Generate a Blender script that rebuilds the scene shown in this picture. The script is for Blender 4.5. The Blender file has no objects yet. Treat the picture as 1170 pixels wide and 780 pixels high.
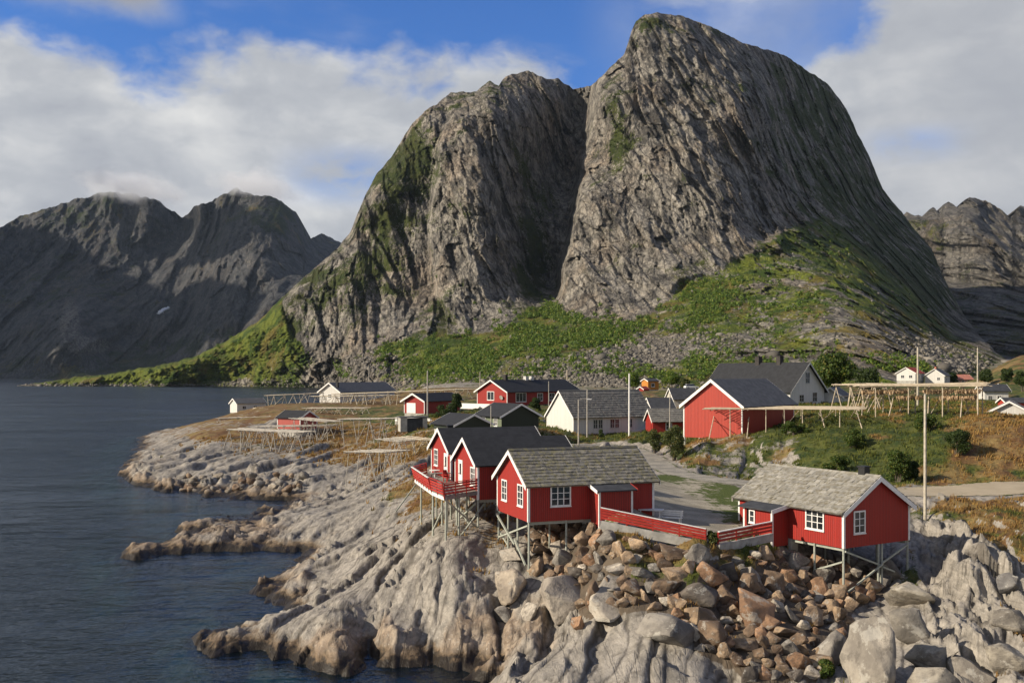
import bpy, bmesh, math, random
import numpy as np
from mathutils import Vector, Matrix

S = bpy.context.scene
COL = S.collection
random.seed(7)
RNG = np.random.default_rng(7)
R = math.radians

# ------------------------------------------------------------------ camera
F = 1124.0          # focal length expressed in photo pixels (photo is 1170 wide)
CX, CY = 585.0, 427.0   # principal column and horizon row of the photo
CZ = 18.0           # eye height over the sea, metres
cam = bpy.data.cameras.new("camera")
cam.sensor_width = 36.0
cam.lens = 36.0 * F / 1170.0
cam.shift_y = 37.0 / 1170.0
cam.clip_start = 0.5
cam.clip_end = 60000
camo = bpy.data.objects.new("camera", cam)
camo.location = (0, 0, CZ)
camo.rotation_euler = (R(90), 0, 0)
COL.objects.link(camo)
S.camera = camo

# ------------------------------------------------------------------ sun, sky, exposure
SUN_EL = 27.0
SUN_DIR = Vector((-0.965, -0.26, 0)).normalized() * math.cos(R(SUN_EL)) + Vector((0, 0, math.sin(R(SUN_EL))))
sl = bpy.data.lights.new("sun", 'SUN')
sl.energy = 5.0
sl.angle = R(0.53)
sl.color = (1.0, 0.885, 0.72)
so = bpy.data.objects.new("sun", sl)
so.rotation_euler = SUN_DIR.to_track_quat('Z', 'Y').to_euler()
so.location = (-300, -80, 300)
COL.objects.link(so)

S.view_settings.view_transform = 'Standard'
S.view_settings.look = 'None'
S.view_settings.exposure = 0.4
S.view_settings.gamma = 1.0
S.view_settings.use_curve_mapping = False
S.render.engine = 'CYCLES'
S.cycles.max_bounces = 6
S.cycles.diffuse_bounces = 2
S.cycles.glossy_bounces = 2
S.cycles.transmission_bounces = 3
S.cycles.transparent_max_bounces = 12
S.cycles.volume_bounces = 3
S.cycles.use_denoising = True
S.cycles.sample_clamp_indirect = 4.0


class NT:
    """small helper for writing node trees"""
    def __init__(self, tree):
        self.t = tree
        self.gain = True
        self.t.nodes.clear()

    def n(self, kind, **kw):
        nd = self.t.nodes.new('ShaderNode' + kind)
        ins = kw.pop('ins', {})
        for k, v in kw.items():
            setattr(nd, k, v)
        for k, v in ins.items():
            self.put(nd.inputs[k], v)
        return nd

    def put(self, sock, v):
        if isinstance(v, bpy.types.NodeSocket):
            self.t.links.new(v, sock)
        elif isinstance(v, bpy.types.Node):
            self.t.links.new(v.outputs[0], sock)
        elif isinstance(v, tuple) and len(v) == 3 and sock.type == 'RGBA':
            sock.default_value = (*v, 1)
        else:
            sock.default_value = v

    def m(self, op, a, b=0.0, c=0.0, clamp=False):
        nd = self.t.nodes.new('ShaderNodeMath')
        nd.operation = op
        nd.use_clamp = clamp
        for i, v in enumerate((a, b, c)):
            self.put(nd.inputs[i], v)
        return nd.outputs[0]

    def vm(self, op, a, b=(0, 0, 0), scale=1.0):
        nd = self.t.nodes.new('ShaderNodeVectorMath')
        nd.operation = op
        self.put(nd.inputs[0], a)
        self.put(nd.inputs[1], b)
        self.put(nd.inputs[3], scale)
        return nd.outputs[0]

    def ss(self, x, lo, hi, a=0.0, b=1.0):
        nd = self.t.nodes.new('ShaderNodeMapRange')
        nd.interpolation_type = 'SMOOTHSTEP'
        self.put(nd.inputs[0], x)
        self.put(nd.inputs[1], lo)
        self.put(nd.inputs[2], hi)
        self.put(nd.inputs[3], a)
        self.put(nd.inputs[4], b)
        return nd.outputs[0]

    def mix(self, f, a, b, blend='MIX'):
        nd = self.t.nodes.new('ShaderNodeMix')
        nd.data_type = 'RGBA'
        nd.blend_type = blend
        self.put(nd.inputs[0], f)
        self.put(nd.inputs[6], a)
        self.put(nd.inputs[7], b)
        return nd.outputs[2]

    def noise(self, vec, scale, detail=4.0, rough=0.55, dist=0.0, out=0):
        nd = self.n('TexNoise')
        self.put(nd.inputs['Vector'], vec)
        self.put(nd.inputs['Scale'], scale)
        self.put(nd.inputs['Detail'], detail)
        self.put(nd.inputs['Roughness'], rough)
        self.put(nd.inputs['Distortion'], dist)
        if out == 0 and self.gain:      # even out the low contrast of many octaves
            k = max(1.0, 0.5 * sum(rough ** i for i in range(int(detail) + 1)))
            return self.m('MULTIPLY_ADD', nd.outputs[0], k, 0.5 - 0.5 * k)
        return nd.outputs[out]

    def vor(self, vec, scale, feature='F1', out='Distance', rand=1.0):
        nd = self.n('TexVoronoi', feature=feature)
        self.put(nd.inputs['Vector'], vec)
        self.put(nd.inputs['Scale'], scale)
        self.put(nd.inputs['Randomness'], rand)
        return nd.outputs[out]

    def ramp(self, f, stops, interp='LINEAR'):
        nd = self.n('ValToRGB')
        self.put(nd.inputs[0], f)
        e = nd.color_ramp
        e.interpolation = interp
        while len(e.elements) < len(stops):
            e.elements.new(0.5)
        for el, (p, c) in zip(e.elements, stops):
            el.position = p
            el.color = (*c, 1)
        return nd.outputs[0]

    def attr(self, name, out='Fac'):
        return self.n('Attribute', attribute_name=name).outputs[out]

    def bump(self, h, strength=0.5, dist=0.1, normal=None):
        nd = self.n('Bump')
        nd.inputs['Strength'].default_value = strength
        nd.inputs['Distance'].default_value = dist
        self.put(nd.inputs['Height'], h)
        if normal is not None:
            self.put(nd.inputs['Normal'], normal)
        return nd.outputs[0]

    def out(self, shader, volume=None):
        o = self.n('OutputMaterial')
        if shader is not None:
            self.put(o.inputs['Surface'], shader)
        if volume is not None:
            self.put(o.inputs['Volume'], volume)

    def pbr(self, color, rough=0.8, normal=None, spec=0.3, **kw):
        p = self.n('BsdfPrincipled')
        self.put(p.inputs['Base Color'], color)
        self.put(p.inputs['Roughness'], rough)
        self.put(p.inputs['Specular IOR Level'], spec)
        for k, v in kw.items():
            self.put(p.inputs[k.replace('_', ' ')], v)
        if normal is not None:
            self.put(p.inputs['Normal'], normal)
        return p.outputs[0]


def new_mat(name):
    m = bpy.data.materials.new(name)
    m.use_nodes = True
    return m, NT(m.node_tree)


# ------------------------------------------------------------------ world: sky with cloud banks
W = bpy.data.worlds.new("World")
S.world = W
W.use_nodes = True
g = NT(W.node_tree)
g.gain = False
sky = g.n('TexSky', sky_type='NISHITA', sun_disc=False)
sky.sun_elevation = R(SUN_EL)
sky.sun_rotation = math.atan2(SUN_DIR.x, SUN_DIR.y) % (2 * math.pi)
sky.altitude = 10
sky.air_density = 1.0
sky.dust_density = 0.15
sky.ozone_density = 2.2
d = g.n('TexCoord').outputs['Generated']
sx = g.n('SeparateXYZ', ins={0: d})
az = g.m('MULTIPLY', g.m('ARCTAN2', sx.outputs[0], sx.outputs[1]), 57.29578)     # degrees clockwise from the view axis
el = g.m('MULTIPLY', g.m('ARCSINE', sx.outputs[2]), 57.29578)
cl = g.n('CombineXYZ', ins={0: g.m('MULTIPLY', az, 0.1), 1: g.m('MULTIPLY', el, 0.16), 2: 0.0}).outputs[0]
warp = g.vm('SCALE', g.vm('SUBTRACT', g.noise(cl, 1.6, 3, out=1), (0.5, 0.5, 0.5)), scale=0.3)
clw = g.vm('ADD', cl, warp)
n1 = g.noise(clw, 0.9, 9, 0.56)
n2 = g.noise(g.vm('ADD', clw, (7.3, 2.1, 0)), 1.7, 9, 0.56)
n3 = g.noise(g.vm('MULTIPLY', clw, (0.6, 1.3, 1)), 1.3, 8, 0.55)
# top edge of the cloud banks as a height over azimuth
fc = g.n('FloatCurve')
g.put(fc.inputs['Value'], g.m('DIVIDE', g.m('ADD', az, 40.0), 80.0, clamp=True))
cv = fc.mapping.curves[0]
pts = [(-40, 18.5), (-27, 17.6), (-20, 17.2), (-12, 17.4), (-5, 18.0), (-1, 18.6), (3, 17.0), (6, 15), (10, 12), (15, 14.6),
       (17.5, 17.4), (21, 19.8), (24, 23.5), (28, 27), (40, 28)]
while len(cv.points) < len(pts):
    cv.points.new(0.5, 0.5)
for p, (a, e) in zip(cv.points, pts):
    p.location = ((a + 40) / 80, e / 40)
fc.mapping.update()
edge = g.m('MULTIPLY', fc.outputs[0], 40.0)
under = g.m('SUBTRACT', edge, el)
under = g.m('ADD', under, g.m('MULTIPLY', g.m('SUBTRACT', n1, 0.5), 13.0))
bank = g.ss(under, -0.6, 1.7)
# gaps of blue low on the left, and one in the right bank
gap = g.m('MULTIPLY', g.ss(g.m('ABSOLUTE', g.m('ADD', az, 9.5)), 0.0, 5.0, 1, 0), g.ss(g.m('ABSOLUTE', g.m('SUBTRACT', el, 11.2)), 0.0, 2.2, 1, 0))
gap = g.m('MULTIPLY', gap, g.ss(n2, 0.36, 0.58))
bank = g.m('SUBTRACT', bank, g.m('MULTIPLY', gap, 0.75), clamp=True)
gap2 = g.m('MULTIPLY', g.ss(g.m('ABSOLUTE', g.m('SUBTRACT', az, 22)), 0.0, 4.0, 1, 0), g.ss(g.m('ABSOLUTE', g.m('SUBTRACT', el, 12.2)), 0.0, 1.3, 1, 0))
bank = g.m('SUBTRACT', bank, g.m('MULTIPLY', g.m('MULTIPLY', gap2, g.ss(n2, 0.4, 0.6)), 0.45), clamp=True)
# thin veils higher up, and a grey patch at the upper left
veil = g.m('MULTIPLY', g.ss(n3, 0.47, 0.78), g.ss(el, 32, 16, 0.45, 0.8))
veil = g.m('MULTIPLY', veil, g.ss(az, -10, 12, 0.35, 1.0))
vx = g.m('MULTIPLY', g.ss(g.m('ABSOLUTE', g.m('SUBTRACT', az, 13)), 3, 10, 1, 0), g.ss(n1, 0.3, 0.6))
veil = g.m('MAXIMUM', veil, g.m('MULTIPLY', vx, 0.42))
pat = g.m('MULTIPLY', g.ss(g.m('ADD', az, g.m('MULTIPLY', n1, 9.0)), -17.5, -12.5, 1, 0), g.ss(g.m('ADD', el, g.m('MULTIPLY', n2, 3.0)), 19.6, 21.4))
cov = g.m('MAXIMUM', g.m('MAXIMUM', bank, veil), g.m('MULTIPLY', pat, 0.95))
# overhead: broken cloud everywhere else so that the light has some white in it
over = g.m('MULTIPLY', g.ss(n2, 0.5, 0.7), g.ss(el, 28, 40))
cov = g.m('MAXIMUM', cov, over)
shade = g.m('ADD', g.m('MULTIPLY', n2, 0.9), g.m('MULTIPLY', n3, 0.5))
ccol = g.ramp(g.m('SUBTRACT', shade, 0.18), [(0.22, (0.43, 0.46, 0.53)), (0.5, (0.62, 0.645, 0.69)), (0.78, (0.95, 0.95, 0.94))])
ccol = g.mix(g.m('MULTIPLY', pat, 0.85), ccol, (0.40, 0.41, 0.45))
ccol = g.mix(g.m('MULTIPLY', g.ss(az, 14, 26), 0.5), ccol, (0.50, 0.52, 0.57))
bg1 = g.n('Background', ins={'Color': g.mix(1.0, sky.outputs[0], (0.48, 0.84, 1.45), 'MULTIPLY'), 'Strength': 0.078})
bg2 = g.n('Background', ins={'Color': ccol, 'Strength': 0.62})
ms = g.n('MixShader', ins={0: cov, 1: bg1, 2: bg2})
wo = g.n('OutputWorld')
g.put(wo.inputs['Surface'], ms.outputs[0])


# ------------------------------------------------------------------ noise and interpolation
_perm = np.random.default_rng(11).permutation(256).astype(np.int32)
PERM = np.concatenate([_perm, _perm, _perm])
_a = np.arange(256) * 2 * np.pi / 256
G2 = np.stack([np.cos(_a), np.sin(_a)], 1).astype(np.float32)


def perlin(x, y, seed=0):
    x = np.asarray(x, np.float32) + seed * 17.31
    y = np.asarray(y, np.float32) - seed * 9.77
    xi = np.floor(x).astype(np.int32)
    yi = np.floor(y).astype(np.int32)
    xf = (x - xi).astype(np.float32)
    yf = (y - yi).astype(np.float32)
    u = xf * xf * xf * (xf * (xf * 6 - 15) + 10)
    v = yf * yf * yf * (yf * (yf * 6 - 15) + 10)

    def gr(ix, iy, dx, dy):
        h = PERM[(PERM[ix & 255] + iy) & 255]
        gg = G2[h]
        return gg[..., 0] * dx + gg[..., 1] * dy
    a = gr(xi, yi, xf, yf)
    b = gr(xi + 1, yi, xf - 1, yf)
    c = gr(xi, yi + 1, xf, yf - 1)
    e = gr(xi + 1, yi + 1, xf - 1, yf - 1)
    return 1.5 * ((a + u * (b - a)) + v * ((c + u * (e - c)) - (a + u * (b - a))))


def fbm(x, y, octv=4, gain=0.5, lac=2.03, seed=0):
    s = 0.0
    a = 1.0
    for i in range(octv):
        s = s + a * perlin(x, y, seed + i * 3)
        x, y = x * lac, y * lac
        a *= gain
    return s


def ridged(x, y, octv=4, gain=0.5, lac=2.1, seed=0):
    s = 0.0
    a = 1.0
    for i in range(octv):
        s = s + a * (1 - 2 * np.abs(perlin(x, y, seed + i * 3)))
        x, y = x * lac, y * lac
        a *= gain
    return s


def voronoi(x, y, seed=0):
    """F1, F2 and a random value of the nearest cell"""
    xi = np.floor(x).astype(np.int32)
    yi = np.floor(y).astype(np.int32)
    f1 = np.full(x.shape, 9.0, np.float32)
    f2 = np.full(x.shape, 9.0, np.float32)
    rv = np.zeros(x.shape, np.float32)
    for dx in (-1, 0, 1):
        for dy in (-1, 0, 1):
            cx, cy = xi + dx, yi + dy
            h = PERM[(PERM[(cx + seed * 7) & 255] + cy) & 255]
            h2 = PERM[(h + 91 + seed) & 255]
            px = cx + h / 255.0
            py = cy + h2 / 255.0
            dd = np.hypot(px - x, py - y).astype(np.float32)
            near = dd < f1
            f2 = np.where(near, f1, np.minimum(f2, dd))
            rv = np.where(near, PERM[(h2 + 37) & 255] / 255.0, rv)
            f1 = np.where(near, dd, f1)
    return f1, f2, rv


def facet(x, y, seed=0, tilt=1.0):
    """broken planes: each cell has its own level and its own tilt"""
    xi = np.floor(x).astype(np.int32)
    yi = np.floor(y).astype(np.int32)
    f1 = np.full(x.shape, 9.0, np.float32)
    val = np.zeros(x.shape, np.float32)
    for dx in (-1, 0, 1):
        for dy in (-1, 0, 1):
            cx, cy = xi + dx, yi + dy
            h = PERM[(PERM[(cx + seed * 7) & 255] + cy) & 255]
            h2 = PERM[(h + 91 + seed) & 255]
            h3 = PERM[(h2 + 37) & 255]
            h4 = PERM[(h3 + 53) & 255]
            h5 = PERM[(h4 + 19) & 255]
            ox, oy = x - (cx + h / 255.0), y - (cy + h2 / 255.0)
            dd = (np.abs(ox) * 0.6 + np.hypot(ox, oy) * 0.6).astype(np.float32)
            near = dd < f1
            v = (h3 / 255.0 - 0.5) + tilt * ((h4 / 255.0 - 0.5) * ox + (h5 / 255.0 - 0.5) * oy)
            val = np.where(near, v, val)
            f1 = np.where(near, dd, f1)
    return val


def sstep(a, b, x):
    t = np.clip((x - a) / (b - a), 0, 1)
    return t * t * (3 - 2 * t)


class TPS:
    """thin plate spline through scattered values"""
    def __init__(self, pts, vals, smooth=0.0):
        self.p = np.asarray(pts, np.float64)
        v = np.asarray(vals, np.float64)
        n = len(self.p)
        K = self.k(np.hypot(self.p[:, None, 0] - self.p[None, :, 0], self.p[:, None, 1] - self.p[None, :, 1]))
        K += np.eye(n) * smooth
        P = np.concatenate([np.ones((n, 1)), self.p], 1)
        A = np.zeros((n + 3, n + 3))
        A[:n, :n] = K
        A[:n, n:] = P
        A[n:, :n] = P.T
        self.w = np.linalg.solve(A, np.concatenate([v, np.zeros(3)]))

    @staticmethod
    def k(r):
        return np.where(r > 1e-9, r * r * np.log(np.maximum(r, 1e-9)), 0)

    def __call__(self, x, y):
        sh = np.shape(x)
        x = np.ravel(x)
        y = np.ravel(y)
        o = np.empty(len(x))
        n = len(self.p)
        for i in range(0, len(x), 40000):
            a, b = x[i:i + 40000], y[i:i + 40000]
            K = self.k(np.hypot(a[:, None] - self.p[None, :, 0], b[:, None] - self.p[None, :, 1]))
            o[i:i + 40000] = K @ self.w[:n] + self.w[n] + a * self.w[n + 1] + b * self.w[n + 2]
        return o.reshape(sh)


def in_poly(x, y, poly):
    ins = np.zeros(np.shape(x), bool)
    n = len(poly)
    for i in range(n):
        x0, y0 = poly[i]
        x1, y1 = poly[(i + 1) % n]
        if y0 == y1:
            continue
        c = ((y0 > y) != (y1 > y)) & (x < (x1 - x0) * (y - y0) / (y1 - y0) + x0)
        ins ^= c
    return ins


# ------------------------------------------------------------------ objects
def tag(o, label=None, cat=None, group=None, kind=None):
    if label:
        o['label'] = label
    if cat:
        o['category'] = cat
    if group:
        o['group'] = group
    if kind:
        o['kind'] = kind
    return o


def thing(name, label, cat, loc=(0, 0, 0), rz=0.0, group=None):
    o = bpy.data.objects.new(name, None)
    o.empty_display_size = 0.3
    o.location = loc
    o.rotation_euler = (0, 0, rz)
    COL.objects.link(o)
    return tag(o, label, cat, group)


def link_mesh(name, me, mat, parent=None, smooth=False):
    o = bpy.data.objects.new(name, me)
    COL.objects.link(o)
    if mat is not None:
        me.materials.append(mat)
    if parent is not None:
        o.parent = parent
    if smooth:
        me.polygons.foreach_set('use_smooth', np.ones(len(me.polygons), bool))
    return o


def np_mesh(name, co, faces):
    """co (n,3), faces (m,3|4) arrays -> mesh"""
    me = bpy.data.meshes.new(name)
    faces = np.asarray(faces, np.int32)
    m, k = faces.shape
    me.vertices.add(len(co))
    me.vertices.foreach_set('co', np.asarray(co, np.float32).ravel())
    me.loops.add(m * k)
    me.loops.foreach_set('vertex_index', faces.ravel())
    me.polygons.add(m)
    me.polygons.foreach_set('loop_start', np.arange(0, m * k, k, dtype=np.int32))
    me.update(calc_edges=True)
    return me


def set_attr(me, name, v):
    a = me.attributes.new(name, 'FLOAT', 'POINT')
    a.data.foreach_set('value', np.asarray(v, np.float32).ravel())


def grid_faces(nr, nc):
    i = np.arange(nr * nc, dtype=np.int32).reshape(nr, nc)
    return np.stack([i[:-1, :-1], i[:-1, 1:], i[1:, 1:], i[1:, :-1]], -1).reshape(-1, 4)


class MB:
    """collects boxes, beams and polygons into one mesh"""
    def __init__(self):
        self.v = []
        self.f = []

    def poly(self, pts, faces):
        b = len(self.v)
        self.v += [tuple(p) for p in pts]
        self.f += [tuple(b + i for i in f) for f in faces]
        return self

    def hexa(self, p):
        """8 points: bottom loop 0-3, top loop 4-7"""
        return self.poly(p, [(3, 2, 1, 0), (4, 5, 6, 7), (0, 1, 5, 4), (1, 2, 6, 5), (2, 3, 7, 6), (3, 0, 4, 7)])

    def box(self, x0, y0, z0, x1, y1, z1):
        return self.hexa([(x0, y0, z0), (x1, y0, z0), (x1, y1, z0), (x0, y1, z0), (x0, y0, z1), (x1, y0, z1), (x1, y1, z1), (x0, y1, z1)])

    def prism(self, pts, vec):
        """closed polygon extruded along vec"""
        n = len(pts)
        v = Vector(vec)
        q = [Vector(p) for p in pts]
        f = [tuple(reversed(range(n))), tuple(range(n, 2 * n))]
        f += [(i, (i + 1) % n, (i + 1) % n + n, i + n) for i in range(n)]
        return self.poly([*q, *[p + v for p in q]], f)

    def beam(self, a, b, w, h=None, up=(0, 0, 1)):
        """square section bar from a to b"""
        h = w if h is None else h
        a, b = Vector(a), Vector(b)
        t = (b - a).normalized()
        u = Vector(up)
        if abs(t.dot(u)) > 0.98:
            u = Vector((1, 0, 0))
        s = t.cross(u).normalized()
        u = s.cross(t)
        s, u = s * w / 2, u * h / 2
        return self.hexa([a - s - u, a + s - u, a + s + u, a - s + u, b - s - u, b + s - u, b + s + u, b - s + u])

    def tube(self, pts, radii, n=8):
        pts = [Vector(p) for p in pts]
        b = len(self.v)
        for i, p in enumerate(pts):
            t = (pts[min(i + 1, len(pts) - 1)] - pts[max(i - 1, 0)]).normalized()
            u = Vector((0, 0, 1)) if abs(t.z) < 0.9 else Vector((1, 0, 0))
            s = t.cross(u).normalized()
            u = s.cross(t)
            for k in range(n):
                an = 2 * math.pi * k / n
                self.v.append(tuple(p + (s * math.cos(an) + u * math.sin(an)) * radii[i]))
        for i in range(len(pts) - 1):
            for k in range(n):
                k2 = (k + 1) % n
                self.f.append((b + i * n + k, b + i * n + k2, b + (i + 1) * n + k2, b + (i + 1) * n + k))
        self.f.append(tuple(b + k for k in reversed(range(n))))
        e = b + (len(pts) - 1) * n
        self.f.append(tuple(e + k for k in range(n)))
        return self

    def build(self, name, mat, parent=None, smooth=False, bevel=0.0):
        me = bpy.data.meshes.new(name)
        me.from_pydata(self.v, [], self.f)
        bm = bmesh.new()
        bm.from_mesh(me)
        bmesh.ops.recalc_face_normals(bm, faces=bm.faces)
        if bevel:
            bmesh.ops.bevel(bm, geom=list(bm.edges), offset=bevel, segments=1, affect='EDGES')
        bm.to_mesh(me)
        bm.free()
        return link_mesh(name, me, mat, parent, smooth)


def at(px, py, Y):
    """the world point that the photo shows at (px, py), Y metres away"""
    return Vector(((px - CX) * Y / F, Y, CZ - (py - CY) * Y / F))


def at_z(px, py, z):
    return at(px, py, F * (CZ - z) / (py - CY))

# ================================================================== materials of the land
def m_mountain(name, rock_lo=(0.060, 0.056, 0.051), rock_hi=(0.305, 0.278, 0.236), veg_a=(0.045, 0.075, 0.012), veg_b=(0.145, 0.170, 0.026),
               sc=1.0, bumpd=5.0):
    m, t = new_mat(name)
    p = t.n('TexCoord').outputs['Object']
    tilt = t.n('SeparateXYZ', ins={0: p})
    q = t.n('CombineXYZ', ins={0: t.m('ADD', tilt.outputs[0], t.m('MULTIPLY', tilt.outputs[2], 0.22)), 1: t.m('MULTIPLY', tilt.outputs[1], 0.6),
                               2: t.m('MULTIPLY', tilt.outputs[2], 0.36)}).outputs[0]
    st = t.noise(q, 0.055 * sc, 8, 0.66, 0.3)
    st2 = t.noise(q, 0.25 * sc, 6, 0.65)
    sp = t.noise(p, 0.035 * sc, 8, 0.62)
    fine = t.noise(p, 0.35 * sc, 6, 0.7)
    f = t.m('ADD', t.m('MULTIPLY', st, 0.55), t.m('ADD', t.m('MULTIPLY', sp, 0.35), t.m('MULTIPLY', st2, 0.35)))
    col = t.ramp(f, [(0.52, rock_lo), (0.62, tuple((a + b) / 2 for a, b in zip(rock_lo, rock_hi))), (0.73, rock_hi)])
    ochre = t.ss(t.noise(p, 0.012 * sc, 5, 0.6), 0.47, 0.68)
    col = t.mix(t.m('MULTIPLY', ochre, 0.4), col, t.mix(1.0, col, (1.12, 0.88, 0.68), 'MULTIPLY'))
    streak = t.ss(t.noise(q, 0.12 * sc, 5, 0.6), 0.56, 0.68)
    col = t.mix(t.m('MULTIPLY', streak, 0.5), col, (0.055, 0.052, 0.048))
    pale = t.ss(t.noise(q, 0.16 * sc, 7, 0.7, 0.4), 0.60, 0.74)
    col = t.mix(t.m('MULTIPLY', pale, 0.5), col, tuple(min(1, c * 1.6) for c in rock_hi))
    # scree: speckled stones
    vr = t.vor(p, 0.32 * sc, out='Color')
    scr = t.mix(t.n('SeparateColor', ins={0: vr}).outputs[0], (0.10, 0.092, 0.082), (0.25, 0.225, 0.19))
    sa = t.attr('scree')
    col = t.mix(t.ss(t.m('ADD', sa, t.m('MULTIPLY', t.m('SUBTRACT', fine, 0.5), 0.8)), 0.42, 0.58), col, scr)
    # vegetation
    vn = t.noise(p, 0.022 * sc, 8, 0.66)
    vcol = t.mix(t.ss(t.noise(p, 0.03 * sc, 6, 0.65), 0.38, 0.62), veg_a, veg_b)
    vcol = t.mix(t.m('MULTIPLY', t.ss(t.noise(p, 0.018 * sc, 5, 0.6), 0.5, 0.68), 0.75), vcol, (0.16, 0.115, 0.035))
    vcol = t.mix(t.ss(fine, 0.35, 0.7), t.mix(1.0, vcol, (0.6, 0.62, 0.6), 'MULTIPLY'), vcol)
    vcol = t.mix(t.ss(t.m('ADD', t.attr('gold'), t.m('MULTIPLY', t.m('SUBTRACT', vn, 0.5), 1.2)), 0.35, 0.7), vcol, t.mix(fine, (0.075, 0.065, 0.02), (0.20, 0.155, 0.05)))
    vcol = t.mix(t.m('MULTIPLY', t.attr('cliff'), 0.8), vcol, t.mix(t.ss(fine, 0.3, 0.7), (0.016, 0.022, 0.008), (0.045, 0.055, 0.016)))  # dark growth on cliffs, doubling as painted shade
    va = t.m('ADD', t.attr('veg'), t.m('ADD', t.m('MULTIPLY', t.m('SUBTRACT', vn, 0.5), 1.7), t.m('MULTIPLY', t.m('SUBTRACT', fine, 0.5), 1.1)))
    crack2 = t.vor(t.vm('ADD', q, t.vm('SCALE', t.noise(q, 0.3 * sc, 3, out=1), scale=3.0 / sc)), 0.30 * sc, 'DISTANCE_TO_EDGE')
    crack = t.vor(t.vm('ADD', q, t.vm('SCALE', t.noise(q, 0.08 * sc, 3, out=1), scale=9.0 / sc)), 0.09 * sc, 'DISTANCE_TO_EDGE')
    col = t.mix(t.m('MULTIPLY', t.ss(crack, 0.09, 0.0), 0.55), col, (0.03, 0.028, 0.026))
    col = t.mix(t.m('MULTIPLY', t.ss(crack2, 0.10, 0.0), 0.35), col, (0.035, 0.032, 0.03))
    vf = t.ss(va, 0.44, 0.60)
    col = t.mix(vf, col, vcol)
    h = t.m('ADD', t.m('MULTIPLY', st, 1.0), t.m('ADD', t.m('MULTIPLY', st2, 0.35), t.m('MULTIPLY', fine, 0.22)))
    h = t.m('ADD', h, t.m('MULTIPLY', t.ss(crack, 0.0, 0.10), 0.22))
    h = t.m('ADD', h, t.m('MULTIPLY', t.ss(crack2, 0.0, 0.10), 0.10))
    nm = t.bump(h, 0.9, bumpd / sc)
    t.out(t.pbr(col, 0.92, nm, 0.15))
    return m


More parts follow.
